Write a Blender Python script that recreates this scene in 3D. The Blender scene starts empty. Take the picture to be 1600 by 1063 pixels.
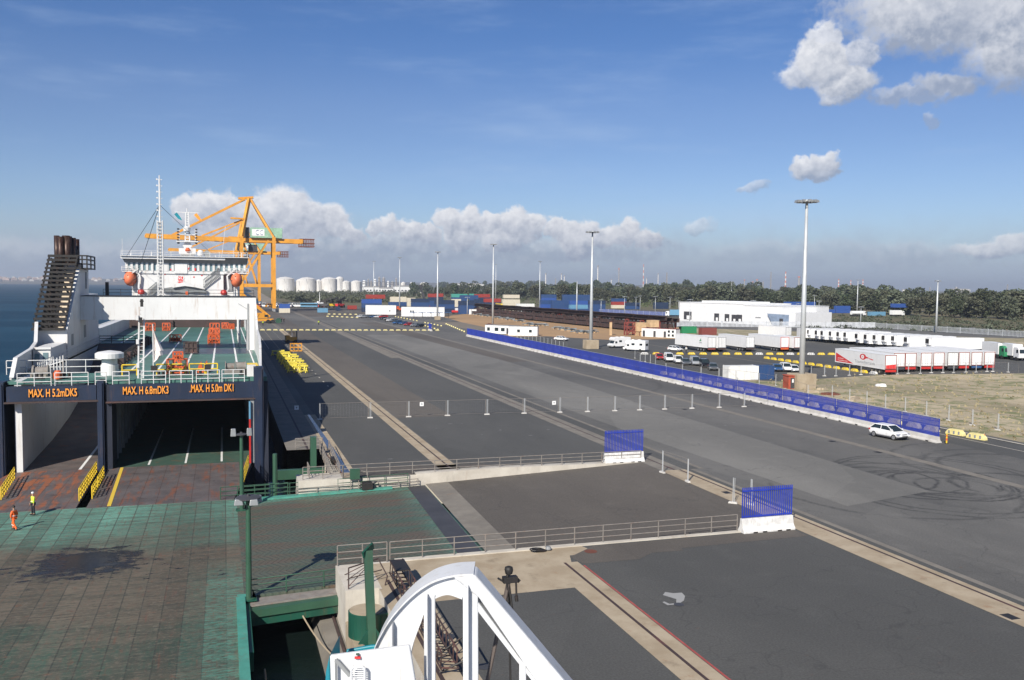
import bpy, bmesh, math, random
from mathutils import Vector, Matrix
R = math.radians
random.seed(7)
S = bpy.context.scene
C = S.collection

# ------------------------------------------------------------------ camera
CAM_Z = 17.0; FOC = 1400.0
YAW = R(17.85); PITCH = R(3.47); ROLL = R(0.6)
_r0 = Vector((math.cos(YAW), -math.sin(YAW), 0)); _f0 = Vector((math.sin(YAW), math.cos(YAW), 0))
FWD = _f0*math.cos(PITCH) + Vector((0, 0, -math.sin(PITCH)))
_u0 = _f0*math.sin(PITCH) + Vector((0, 0, math.cos(PITCH)))
RGT = _r0*math.cos(ROLL) + _u0*math.sin(ROLL)
UPV = _u0*math.cos(ROLL) - _r0*math.sin(ROLL)
cd = bpy.data.cameras.new('camera'); cam = bpy.data.objects.new('camera', cd); C.objects.link(cam)
cam.matrix_world = Matrix(((RGT.x, UPV.x, -FWD.x, 0), (RGT.y, UPV.y, -FWD.y, 0), (RGT.z, UPV.z, -FWD.z, CAM_Z), (0, 0, 0, 1)))
cd.sensor_width = 36.0; cd.lens = FOC/1600*36.0; cd.clip_start = 0.1; cd.clip_end = 60000
S.camera = cam

def ray(u, v):
    return FWD + RGT*((u-800)/FOC) + UPV*(-(v-531.5)/FOC)
def at(u, v, z=0.0):
    """world point at height z seen at photo pixel (u, v)"""
    d = ray(u, v); t = (z-CAM_Z)/d.z
    return Vector((d.x*t, d.y*t, z))
def onY(u, v, Y):
    d = ray(u, v); t = Y/d.y
    return Vector((d.x*t, Y, CAM_Z+d.z*t))
def azel(u, v):
    d = ray(u, v).normalized()
    return math.degrees(math.atan2(d.x, d.y)), math.degrees(math.asin(d.z))

# ------------------------------------------------------------------ light
SUN_EL = R(35.0)
SHDIR = R(51.5)                     # direction the shadows run, from +X towards +Y
to_sun = Vector((-math.cos(SHDIR)*math.cos(SUN_EL), -math.sin(SHDIR)*math.cos(SUN_EL), math.sin(SUN_EL)))
sd = bpy.data.lights.new('sun', 'SUN'); sd.energy = 4.6; sd.angle = R(0.53); sd.color = (1.0, 0.94, 0.84)
sun = bpy.data.objects.new('sun', sd); C.objects.link(sun)
sun.rotation_euler = (-to_sun).to_track_quat('-Z', 'Y').to_euler(); sun.location = (0, 0, 200)
S.view_settings.view_transform = 'Standard'; S.view_settings.look = 'None'
S.view_settings.exposure = 0.5; S.view_settings.gamma = 1.0; S.view_settings.use_curve_mapping = False

W = bpy.data.worlds.new('World'); S.world = W; W.use_nodes = True
W.cycles.sampling_method = 'MANUAL'; W.cycles.sample_map_resolution = 256
wt = W.node_tree; wn = wt.nodes; wl = wt.links; wn.clear()
wo = wn.new('ShaderNodeOutputWorld'); wb = wn.new('ShaderNodeBackground'); wl.new(wb.outputs[0], wo.inputs[0])
sky = wn.new('ShaderNodeTexSky'); sky.sky_type = 'NISHITA'; sky.sun_disc = False
sky.sun_elevation = SUN_EL
sky.sun_rotation = math.atan2(to_sun.x, to_sun.y)
sky.air_density = 1.0; sky.dust_density = 0.35; sky.ozone_density = 2.2; sky.altitude = 0
SKY_STR = 0.072
wb.inputs['Strength'].default_value = 1.0
def wm(op, a, b=None, c=None, clamp=False):
    n = wn.new('ShaderNodeMath'); n.operation = op; n.use_clamp = clamp
    for i, x in enumerate((a, b, c)):
        if x is None: continue
        if isinstance(x, (int, float)): n.inputs[i].default_value = x
        else: wl.new(x, n.inputs[i])
    return n.outputs[0]
def wsmooth(x, lo, hi):
    n = wn.new('ShaderNodeMapRange'); n.interpolation_type = 'SMOOTHSTEP'
    wl.new(x, n.inputs['Value']); n.inputs['From Min'].default_value = lo; n.inputs['From Max'].default_value = hi
    return n.outputs[0]
def wmix(f, a, b):
    n = wn.new('ShaderNodeMix'); n.data_type = 'RGBA'
    for i, x in ((0, f), (6, a), (7, b)):
        if isinstance(x, (int, float)): n.inputs[i].default_value = x
        elif isinstance(x, tuple): n.inputs[i].default_value = x+(1,) if len(x) == 3 else x
        else: wl.new(x, n.inputs[i])
    return n.outputs[2]
tc = wn.new('ShaderNodeTexCoord'); sx = wn.new('ShaderNodeSeparateXYZ'); wl.new(tc.outputs['Generated'], sx.inputs[0])
AZ = wm('MULTIPLY', wm('ARCTAN2', sx.outputs[0], sx.outputs[1]), 180/math.pi)
EL = wm('MULTIPLY', wm('ARCSINE', sx.outputs[2]), 180/math.pi)
cx = wn.new('ShaderNodeCombineXYZ'); wl.new(AZ, cx.inputs[0]); wl.new(EL, cx.inputs[1])
def wnoise(scale, detail, rough=0.55, off=(0, 0, 0), sc=(1, 1, 1)):
    mp = wn.new('ShaderNodeMapping'); mp.inputs['Location'].default_value = off; mp.inputs['Scale'].default_value = sc
    wl.new(cx.outputs[0], mp.inputs[0])
    n = wn.new('ShaderNodeTexNoise'); n.inputs['Scale'].default_value = scale; n.inputs['Detail'].default_value = detail
    n.inputs['Roughness'].default_value = rough; wl.new(mp.outputs[0], n.inputs['Vector'])
    return n.outputs[0], n.outputs[1]
# the clouds: soft ellipses in (azimuth, elevation), torn by noise; each has a bright top and a grey base
n1, n1c = wnoise(0.55, 9, 0.62)
n2, _ = wnoise(1.4, 8, 0.6, (7, 3, 0))
sepn = wn.new('ShaderNodeSeparateColor'); wl.new(n1c, sepn.inputs[0])
dAZ = wm('ADD', AZ, wm('MULTIPLY', wm('SUBTRACT', sepn.outputs[0], 0.5), 2.6))
dEL = wm('ADD', EL, wm('MULTIPLY', wm('SUBTRACT', sepn.outputs[1], 0.5), 1.9))
def blob(u, v, ru, rv, grey=0.0, soft=0.9, amp=1.0):
    a, e = azel(u, v); k = 180/math.pi/FOC
    X = wm('DIVIDE', wm('SUBTRACT', dAZ, a), ru*k); Y = wm('DIVIDE', wm('SUBTRACT', dEL, e), rv*k)
    d = wm('SQRT', wm('ADD', wm('MULTIPLY', X, X), wm('MULTIPLY', Y, Y)))
    dd = wm('ADD', d, wm('MULTIPLY', wm('SUBTRACT', n2, 0.5), 1.1*soft))
    m = wm('MULTIPLY', wsmooth(dd, 1.0+0.25*soft, 1.0-0.45*soft), amp)
    top = wm('ADD', wm('MULTIPLY', wm('SUBTRACT', Y, wm('MULTIPLY', X, 0.35)), 0.50), 0.52-grey, clamp=True)
    return m, top
BL = [(u, v, r*1.05, r*.95, .0, .5, 1.0) for (u, v, r) in ((296,330,26),(328,322,30),(362,328,28),(415,328,30),(450,326,32),(484,340,28),(515,348,30),(545,364,22),(345,345,48),(440,350,60),
      (588,354,15),(610,350,19),(640,358,20),(668,365,20),(702,346,21),(732,342,23),(762,347,20),(797,345,25),(826,357,26),(722,362,36),(790,365,38),(866,352,19),(886,361,21),(920,364,23),(950,371,20),(982,367,22),(1015,380,20),(905,378,36))]
BL += [(630,378,70,20,.3,.7,.8),(820,392,230,22,.42,.9,.65),(460,395,220,28,.42,.9,.7),(960,388,100,22,.3,.9,.6),(1090,354,28,10,.0,.8,.5),
      (1290,95,44,34,.0,.55,1.0),(1262,118,44,20,.0,.6,.9),(1322,128,44,24,.1,.6,1.0),(1292,62,22,26,.0,.7,.9),(1350,80,26,26,.0,.7,.85),(1305,145,22,14,.1,.6,.9),
      (1405,24,52,42,.05,.8,1.0),(1470,48,80,36,.3,.9,1.0),(1590,60,70,66,.12,.9,1.0),(1540,-10,200,66,.22,.8,1.0),
      (1475,135,44,18,.55,.7,.9),(1410,145,40,13,.5,.8,.75),(1445,152,40,12,.55,.8,.7),(1458,186,9,12,.5,.8,.5),(1262,262,22,15,.0,.5,.95),(1292,256,22,17,.0,.5,.95),(1278,272,34,10,.25,.6,.9),(1180,293,24,8,.1,.8,.55),
      (1560,388,60,16,.0,.8,.8),(1585,378,30,16,.0,.7,.8),(1420,400,100,20,.3,1.0,.4),(200,405,200,26,.42,1.0,.5),(40,400,90,24,.4,1.0,.5),(1250,395,160,20,.4,1.0,.35)]
dens = None; hsum = None
for b in BL:
    m, tp = blob(*b)
    if dens is None: dens = m; hsum = wm('MULTIPLY', m, tp); wsum = m
    else:
        dens = wm('MAXIMUM', dens, m); hsum = wm('ADD', hsum, wm('MULTIPLY', m, tp)); wsum = wm('ADD', wsum, m)
shade = wm('DIVIDE', hsum, wm('MAXIMUM', wsum, 0.02))
shade = wm('ADD', shade, wm('MULTIPLY', wm('SUBTRACT', n2, 0.5), 1.3), clamp=True)
# thin streaky cirrus veil
n3, _ = wnoise(0.12, 6, 0.6, (2, 1, 0), (0.5, 2.6, 1))
veil = wm('MULTIPLY', wsmooth(n3, 0.48, 0.78), 0.32)
vs = wn.new('ShaderNodeVectorMath'); vs.operation = 'SCALE'; wl.new(sky.outputs[0], vs.inputs[0]); vs.inputs[3].default_value = SKY_STR
tint = wn.new('ShaderNodeValToRGB'); tint.color_ramp.interpolation = 'B_SPLINE' if False else 'EASE'
wl.new(wm('DIVIDE', EL, 40.0, clamp=True), tint.inputs[0])
cr = tint.color_ramp.elements; cr[0].position = .12; cr[0].color = (.67, .76, 1.0, 1); cr[1].position = .62; cr[1].color = (.38, .53, .80, 1)
e_ = cr.new(.25); e_.color = (.61, .70, .94, 1); e_ = cr.new(.40); e_.color = (.43, .62, .93, 1)
vt_ = wn.new('ShaderNodeVectorMath'); vt_.operation = 'MULTIPLY'; wl.new(vs.outputs[0], vt_.inputs[0]); wl.new(tint.outputs[0], vt_.inputs[1])
ccol = wmix(shade, (0.235, 0.275, 0.36), (0.64, 0.645, 0.67))
# low grey-blue bank of distant cloud towards the horizon
bank = wm('MULTIPLY', wsmooth(wm('ADD', EL, wm('MULTIPLY', wm('SUBTRACT', n1, 0.5), 3.0)), 4.6, 0.6), 0.9)
g1 = wmix(veil, vt_.outputs[0], (0.34, 0.44, 0.60))
g2 = wmix(bank, g1, (0.285, 0.345, 0.44))
g3 = wmix(dens, g2, ccol)
wl.new(g3, wb.inputs['Color'])

# ------------------------------------------------------------------ helpers
def tag(o, label=None, cat=None, group=None, kind=None):
    if label: o['label'] = label
    if cat: o['category'] = cat
    if group: o['group'] = group
    if kind: o['kind'] = kind
    return o
def thing(name, label, cat, loc=(0, 0, 0), rz=0.0, group=None):
    o = bpy.data.objects.new(name, None); C.objects.link(o); o.empty_display_size = 0.3
    o.location = loc; o.rotation_euler = (0, 0, rz)
    return tag(o, label, cat, group)
def dup(root, loc, rz=0.0, label=None, group=None, recolor=None):
    def cp(o, par):
        c = o.copy(); C.objects.link(c); c.parent = par
        if recolor:
            k = o.name.split('.')[0]
            if k in recolor:
                c.material_slots[0].link = 'OBJECT'; c.material_slots[0].material = recolor[k]
        for ch in [x for x in o.children]: cp(ch, c)
        return c
    r = cp(root, None); r.location = loc; r.rotation_euler = (0, 0, rz)
    if label: r['label'] = label
    if group: r['group'] = group
    return r
ORD = ['first','second','third','fourth','fifth','sixth','seventh','eighth','ninth','tenth','eleventh','twelfth','thirteenth','fourteenth','fifteenth','sixteenth','seventeenth','eighteenth','nineteenth','twentieth']
TENS = {20:'twenty',30:'thirty',40:'forty',50:'fifty'}
def nth(i):
    if i < 20: return ORD[i]
    t = (i+1)//10*10; r_ = (i+1) % 10
    return {20:'twentieth',30:'thirtieth',40:'fortieth',50:'fiftieth'}[t] if r_ == 0 else TENS[t]+'-'+ORD[r_-1]

LAST = []
SPLIT = {k: k for k in ('window', 'drain_slot', 'lane_marking', 'handrail', 'signal_light', 'lifebuoy_box', 'stern_post', 'web_frame', 'lashing_gear', 'rail_slot', 'lock_rod', 'portal_beam', 'sill_beam', 'diagonal', 'backstay', 'forestay', 'sea_leg', 'land_leg', 'marking', 'landing_leg', 'draught_board')}
SPLIT.update({'headlights': 'headlight', 'tail_lights': 'tail_light', 'mirrors': 'mirror', 'bollards': 'bollard', 'windows': 'window', 'wheels': 'wheel', 'tyres': 'tyre', 'gate_bars': 'gate_bar', 'door_bars': 'door_bar', 'frames': 'frame', 'deck_band': 'deck_band', 'stiffeners': 'stiffener', 'bearers': 'bearer', 'planks': 'plank', 'battens': 'batten'})
class MB:
    def __init__(s): s.v = []; s.f = []; s.mi = []; s.m = 0
    def face(s, pts):
        n = len(s.v); s.v += [tuple(p) for p in pts]; s.f.append(tuple(range(n, n+len(pts)))); s.mi.append(s.m)
    def hexa(s, p):      # 8 points: bottom 4 ccw, top 4 ccw
        n = len(s.v); s.v += [tuple(q) for q in p]
        for q in ((0,3,2,1),(4,5,6,7),(0,1,5,4),(1,2,6,5),(2,3,7,6),(3,0,4,7)):
            s.f.append(tuple(n+i for i in q)); s.mi.append(s.m)
        return s
    def box(s, x0, x1, y0, y1, z0, z1):
        return s.hexa([(x0,y0,z0),(x1,y0,z0),(x1,y1,z0),(x0,y1,z0),(x0,y0,z1),(x1,y0,z1),(x1,y1,z1),(x0,y1,z1)])
    def prism(s, poly, a, b, axis='y'):   # polygon in the two other axes, extruded a..b
        def P(p, t):
            if axis == 'y': return (p[0], t, p[1])
            if axis == 'x': return (t, p[0], p[1])
            return (p[0], p[1], t)
        n = len(s.v); k = len(poly); s.v += [P(p, a) for p in poly]+[P(p, b) for p in poly]
        s.f.append(tuple(n+i for i in range(k))[::-1]); s.f.append(tuple(n+k+i for i in range(k))); s.mi += [s.m, s.m]
        for i in range(k):
            j = (i+1) % k; s.f.append((n+i, n+j, n+k+j, n+k+i)); s.mi.append(s.m)
        return s
    def bar(s, p, q, w, h=None, up=(0, 0, 1)):
        h = h or w; p = Vector(p); q = Vector(q); d = (q-p)
        if d.length < 1e-6: return s
        d.normalize(); u = Vector(up)
        if abs(d.dot(u)) > 0.97: u = Vector((0, 1, 0))
        a = d.cross(u).normalized()*(w/2); b = a.cross(d).normalized()*(h/2)
        return s.hexa([p-a-b, p+a-b, q+a-b, q-a-b, p-a+b, p+a+b, q+a+b, q-a+b])
    def tube(s, p, q, r, n=8, r2=None, caps=True):
        p = Vector(p); q = Vector(q); d = (q-p)
        if d.length < 1e-6: return s
        d.normalize(); u = Vector((0, 0, 1)) if abs(d.z) < 0.95 else Vector((1, 0, 0))
        a = d.cross(u).normalized(); b = d.cross(a).normalized(); r2 = r if r2 is None else r2
        k = len(s.v)
        for i in range(n):
            t = 2*math.pi*i/n; s.v.append(tuple(p+(a*math.cos(t)+b*math.sin(t))*r))
        for i in range(n):
            t = 2*math.pi*i/n; s.v.append(tuple(q+(a*math.cos(t)+b*math.sin(t))*r2))
        for i in range(n):
            j = (i+1) % n; s.f.append((k+i, k+j, k+n+j, k+n+i)[::-1]); s.mi.append(s.m)
        if caps:
            s.f.append(tuple(k+i for i in range(n))); s.f.append(tuple(k+n+i for i in range(n))[::-1]); s.mi += [s.m, s.m]
        return s
    def path(s, pts, r, n=6):
        for a, b in zip(pts, pts[1:]): s.tube(a, b, r, n)
        return s
    def lathe(s, prof, c=(0, 0, 0), n=20):   # prof: (r, z)
        k = len(s.v)
        for (r, z) in prof:
            for i in range(n):
                t = 2*math.pi*i/n; s.v.append((c[0]+r*math.cos(t), c[1]+r*math.sin(t), c[2]+z))
        for a in range(len(prof)-1):
            for i in range(n):
                j = (i+1) % n; s.f.append((k+a*n+i, k+a*n+j, k+(a+1)*n+j, k+(a+1)*n+i)); s.mi.append(s.m)
        s.f.append(tuple(k+i for i in range(n))[::-1]); s.f.append(tuple(k+(len(prof)-1)*n+i for i in range(n))); s.mi += [s.m, s.m]
        return s
    def rot(s, start, ang, c=(0, 0)):
        ca, sa = math.cos(ang), math.sin(ang)
        for i in range(start, len(s.v)):
            x, y, z = s.v[i]; x -= c[0]; y -= c[1]; s.v[i] = (c[0]+ca*x-sa*y, c[1]+sa*x+ca*y, z)
    def build(s, name, mats, parent=None, world=False, loc=(0, 0, 0), rz=0.0, smooth=False, bevel=0.0):
        if name in SPLIT and len(s.f) > 1:      # countable pieces become objects of their own
            par = list(range(len(s.v)))
            def root(i):
                while par[i] != i: par[i] = par[par[i]]; i = par[i]
                return i
            for f in s.f:
                for q in f[1:]: par[root(q)] = root(f[0])
            comp = {}
            for fi, f in enumerate(s.f): comp.setdefault(root(f[0]), []).append(fi)
            LAST.clear(); res = []
            for fs in comp.values():
                t = MB(); mp_ = {}
                for fi in fs:
                    for q in s.f[fi]:
                        if q not in mp_: mp_[q] = len(t.v); t.v.append(s.v[q])
                    t.f.append(tuple(mp_[q] for q in s.f[fi])); t.mi.append(s.mi[fi])
                res.append(t._mk(SPLIT[name], mats, parent, world, loc, rz, smooth, bevel))
            LAST.extend(res); return res[0]
        o = s._mk(name, mats, parent, world, loc, rz, smooth, bevel); LAST.clear(); LAST.append(o); return o
    def _mk(s, name, mats, parent, world, loc, rz, smooth, bevel):
        me = bpy.data.meshes.new(name)
        off = Vector(parent.location) if (world and parent is not None) else Vector((0, 0, 0))
        me.from_pydata([tuple(Vector(p)-off) for p in s.v], [], s.f)
        if not isinstance(mats, (list, tuple)): mats = [mats]
        for m in mats: me.materials.append(m)
        me.polygons.foreach_set('material_index', s.mi)
        if smooth: me.polygons.foreach_set('use_smooth', [True]*len(me.polygons))
        me.update()
        o = bpy.data.objects.new(name, me); C.objects.link(o); o.parent = parent; o.location = loc; o.rotation_euler = (0, 0, rz)
        if bevel:
            b = o.modifiers.new('bevel', 'BEVEL'); b.width = bevel; b.segments = 2; b.limit_method = 'ANGLE'; b.angle_limit = R(35)
        return o

# ------------------------------------------------------------------ materials
class NT:
    def __init__(s, name):
        m = bpy.data.materials.new(name); m.use_nodes = True; s.m = m; s.t = m.node_tree; s.n = s.t.nodes; s.l = s.t.links
        s.b = s.n['Principled BSDF']; s.geo = None
    def pos(s, obj=False):
        if obj:
            t = s.n.new('ShaderNodeTexCoord'); return t.outputs['Object']
        if not s.geo: s.geo = s.n.new('ShaderNodeNewGeometry')
        return s.geo.outputs['Position']
    def mp(s, vec, scale=(1, 1, 1), loc=(0, 0, 0), rot=(0, 0, 0)):
        q = s.n.new('ShaderNodeMapping'); q.inputs['Scale'].default_value = scale; q.inputs['Location'].default_value = loc; q.inputs['Rotation'].default_value = rot
        s.l.new(vec, q.inputs[0]); return q.outputs[0]
    def noise(s, vec, scale, detail=5, rough=0.55, dist=0.0):
        q = s.n.new('ShaderNodeTexNoise'); q.inputs['Scale'].default_value = scale; q.inputs['Detail'].default_value = detail
        q.inputs['Roughness'].default_value = rough; q.inputs['Distortion'].default_value = dist; s.l.new(vec, q.inputs['Vector']); return q.outputs[0]
    def math(s, op, a, b=None, c=None, clamp=False):
        q = s.n.new('ShaderNodeMath'); q.operation = op; q.use_clamp = clamp
        for i, x in enumerate((a, b, c)):
            if x is None: continue
            if isinstance(x, (int, float)): q.inputs[i].default_value = x
            else: s.l.new(x, q.inputs[i])
        return q.outputs[0]
    def ss(s, x, lo, hi, to=(0, 1)):
        q = s.n.new('ShaderNodeMapRange'); q.interpolation_type = 'SMOOTHSTEP'; s.l.new(x, q.inputs['Value'])
        q.inputs['From Min'].default_value = lo; q.inputs['From Max'].default_value = hi
        q.inputs['To Min'].default_value = to[0]; q.inputs['To Max'].default_value = to[1]; return q.outputs[0]
    def mix(s, f, a, b):
        q = s.n.new('ShaderNodeMix'); q.data_type = 'RGBA'
        for i, x in ((0, f), (6, a), (7, b)):
            if isinstance(x, (int, float)): q.inputs[i].default_value = x
            elif isinstance(x, tuple): q.inputs[i].default_value = x[:3]+(1,)
            else: s.l.new(x, q.inputs[i])
        return q.outputs[2]
    def xyz(s, vec):
        q = s.n.new('ShaderNodeSeparateXYZ'); s.l.new(vec, q.inputs[0]); return q.outputs
    def bump(s, h, strength=0.3, dist=0.05):
        q = s.n.new('ShaderNodeBump'); q.inputs['Strength'].default_value = strength; q.inputs['Distance'].default_value = dist
        s.l.new(h, q.inputs['Height']); s.l.new(q.outputs[0], s.b.inputs['Normal'])
    def out(s, col=None, rough=None, metal=None, spec=None):
        for k, v in (('Base Color', col), ('Roughness', rough), ('Metallic', metal), ('Specular IOR Level', spec)):
            if v is None: continue
            if isinstance(v, (int, float)): s.b.inputs[k].default_value = v
            elif isinstance(v, tuple): s.b.inputs[k].default_value = v[:3]+(1,)
            else: s.l.new(v, s.b.inputs[k])
        return s.m
def paint(name, col, rough=0.5, metal=0.0, var=0.18, scale=0.6, dirt=None, dirt_amt=0.3, streak=False):
    t = NT(name); p = t.pos(True)
    n = t.noise(p, scale, 5); dark = tuple(c*(1-var) for c in col); lite = tuple(min(1, c*(1+var*0.6)) for c in col)
    c = t.mix(t.ss(n, 0.3, 0.7), dark, lite)
    if dirt:
        q = t.mp(p, (3.0, 3.0, 0.35)) if streak else p
        n2 = t.noise(q, scale*1.7, 7, 0.65)
        c = t.mix(t.math('MULTIPLY', t.ss(n2, 0.52, 0.72), dirt_amt), c, dirt)
    return t.out(c, rough, metal)
RUST = (0.19, 0.07, 0.03)
M = {}
M['white'] = paint('white_paint', (0.78, 0.78, 0.77), 0.45, dirt=(0.5, 0.42, 0.33), dirt_amt=0.22, streak=True, var=0.05)
M['ship_white'] = paint('ship_white', (0.66, 0.66, 0.65), 0.45, dirt=(0.36, 0.24, 0.15), dirt_amt=0.5, streak=True, var=0.05, scale=0.35)
M['own_white'] = paint('own_white', (0.60, 0.61, 0.62), 0.4, var=0.06, dirt=(0.42, 0.38, 0.33), dirt_amt=0.5, scale=2.5, streak=True)
M['teal'] = paint('teal_hull', (0.01, 0.22, 0.28), 0.4)
M['navy'] = paint('navy_paint', (0.012, 0.022, 0.05), 0.5, dirt=(0.08, 0.05, 0.04), dirt_amt=0.5, streak=True)
M['hullblack'] = paint('hull_dark', (0.012, 0.016, 0.03), 0.6)
M['shipgrey'] = paint('ship_grey', (0.2, 0.215, 0.22), 0.6, dirt=RUST, dirt_amt=0.4, streak=True)
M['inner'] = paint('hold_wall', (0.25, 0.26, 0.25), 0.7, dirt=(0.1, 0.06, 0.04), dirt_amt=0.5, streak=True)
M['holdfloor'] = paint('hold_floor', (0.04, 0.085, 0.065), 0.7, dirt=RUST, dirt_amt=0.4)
M['black'] = paint('black_paint', (0.02, 0.018, 0.017), 0.6, dirt=(0.06, 0.03, 0.02), dirt_amt=0.6)
M['pipe'] = paint('exhaust_pipe', (0.045, 0.022, 0.016), 0.45, metal=0.4, dirt=(0.22, 0.17, 0.13), dirt_amt=0.6, streak=True, scale=1.5)
M['soot'] = paint('sooty_casing', (0.6, 0.5, 0.38), 0.7, dirt=(0.03, 0.025, 0.02), dirt_amt=0.9, scale=0.5)
M['green'] = paint('green_paint', (0.032, 0.09, 0.055), 0.45, dirt=(0.07, 0.06, 0.03), dirt_amt=0.35, streak=True)
M['green_dk'] = paint('dark_green_steel', (0.008, 0.07, 0.045), 0.5, dirt=RUST, dirt_amt=0.3, streak=True)
M['yellow'] = paint('yellow_paint', (0.72, 0.5, 0.03), 0.5, dirt=(0.2, 0.13, 0.05), dirt_amt=0.4, scale=1.5)
M['paleyellow'] = paint('pale_yellow_plastic', (0.78, 0.68, 0.3), 0.5, dirt=(0.3, 0.25, 0.15), dirt_amt=0.3, scale=2)
M['craneyellow'] = paint('crane_yellow', (0.68, 0.30, 0.025), 0.5, dirt=(0.3, 0.13, 0.05), dirt_amt=0.35, scale=0.2)
M['orange'] = paint('orange_paint', (0.62, 0.11, 0.03), 0.55, dirt=RUST, dirt_amt=0.6, scale=1.2)
M['rust'] = paint('rusty_steel', (0.15, 0.05, 0.03), 0.8, dirt=(0.05, 0.03, 0.025), dirt_amt=0.8, scale=0.5)
M['brown'] = paint('brown_steel', (0.055, 0.035, 0.032), 0.75, dirt=(0.16, 0.06, 0.05), dirt_amt=0.7, scale=0.3)
M['redsteel'] = paint('red_oxide', (0.22, 0.05, 0.04), 0.7, dirt=(0.07, 0.03, 0.03), dirt_amt=0.7, scale=0.6)
M['galv'] = paint('galvanised_steel', (0.52, 0.54, 0.55), 0.45, metal=0.3, var=0.1)
M['galvdull'] = paint('dull_rail', (0.22, 0.20, 0.18), 0.6, dirt=RUST, dirt_amt=0.5, scale=2)
M['blue'] = paint('fence_blue', (0.018, 0.042, 0.36), 0.5, dirt=(0.05, 0.08, 0.4), dirt_amt=0.5, scale=1.0)
M['glass'] = NT('dark_glass').out((0.02, 0.03, 0.035), 0.08)
M['winglass'] = NT('window_glass').out((0.16, 0.24, 0.27), 0.08)
M['tyre'] = paint('tyre_rubber', (0.018, 0.018, 0.018), 0.85)
M['darkgrey'] = paint('dark_grey', (0.05, 0.05, 0.055), 0.6)
M['grey'] = paint('mid_grey', (0.25, 0.26, 0.27), 0.6)
M['rim'] = paint('alloy_rim', (0.5, 0.5, 0.52), 0.3, metal=0.7)
M['red'] = paint('red_paint', (0.5, 0.025, 0.02), 0.45, dirt=(0.2, 0.05, 0.04), dirt_amt=0.4)
M['sign_red'] = NT('sign_red').out((0.6, 0.03, 0.03), 0.5)
M['lorange'] = NT('lettering_orange').out((0.85, 0.32, 0.04), 0.5)
M['lyellow'] = NT('line_yellow').out((0.65, 0.45, 0.05), 0.7)
M['wood'] = paint('pale_timber', (0.6, 0.42, 0.24), 0.8)
M['flagcloth'] = paint('flag_white', (0.72, 0.66, 0.62), 0.8)
M['lamp'] = paint('lamp_housing', (0.3, 0.31, 0.31), 0.35, metal=0.3)
M['carblue'] = paint('car_blue', (0.03, 0.09, 0.22), 0.25)
M['carred'] = paint('car_red', (0.42, 0.02, 0.015), 0.25)
M['carblack'] = paint('car_black', (0.012, 0.013, 0.016), 0.2)
M['carsilver'] = paint('car_silver', (0.42, 0.44, 0.46), 0.28, metal=0.4)
M['carwhite'] = paint('car_white', (0.74, 0.74, 0.74), 0.3, var=0.03, dirt=(0.45, 0.42, 0.38), dirt_amt=0.35, streak=True)
M['cargrey'] = paint('car_grey', (0.09, 0.1, 0.11), 0.25)
def catmull(P, n=4):
    Q = []
    for i in range(len(P)-1):
        p0, p1, p2, p3 = P[max(i-1, 0)], P[i], P[i+1], P[min(i+2, len(P)-1)]
        for k in range(n):
            t = k/n; Q.append(tuple(.5*((2*b)+(-a+c)*t+(2*a-5*b+4*c-d)*t*t+(-a+3*b-3*c+d)*t**3) for a, b, c, d in zip(p0, p1, p2, p3)))
    return Q+[P[-1]]
def ribbed(name, col, dirt_amt=0.45):
    t = NT(name); p = t.pos(True); x = t.xyz(p)
    w = t.n.new('ShaderNodeTexWave'); w.inputs['Scale'].default_value = 1.1; w.bands_direction = 'X'; t.l.new(p, w.inputs['Vector'])
    n = t.noise(t.mp(p, (2, 2, .5)), 0.8, 6, .65)
    c = t.mix(t.math('MULTIPLY', t.ss(n, .5, .72), dirt_amt), col, tuple(a*0.45+b*0.3 for a, b in zip(col, (0.3, 0.2, 0.15))))
    t.bump(w.outputs['Fac'], 0.6, 0.05)
    return t.out(c, 0.5)
CC = {'blue': ribbed('container_blue', (0.02, 0.06, 0.17)), 'blue2': ribbed('container_bright_blue', (0.025, 0.08, 0.3)), 'navy': ribbed('container_navy', (0.012, 0.03, 0.075)),
      'red': ribbed('container_red', (0.3, 0.035, 0.025)), 'teal': ribbed('container_teal', (0.06, 0.3, 0.24)), 'cream': ribbed('container_cream', (0.62, 0.56, 0.44)),
      'white': ribbed('container_white', (0.74, 0.74, 0.72)), 'green': ribbed('container_green', (0.02, 0.22, 0.09)), 'lblue': ribbed('container_pale_blue', (0.12, 0.28, 0.42)),
      'brown': ribbed('container_brown', (0.2, 0.05, 0.04)), 'yellow': ribbed('container_yellow', (0.65, 0.42, 0.04))}

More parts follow.
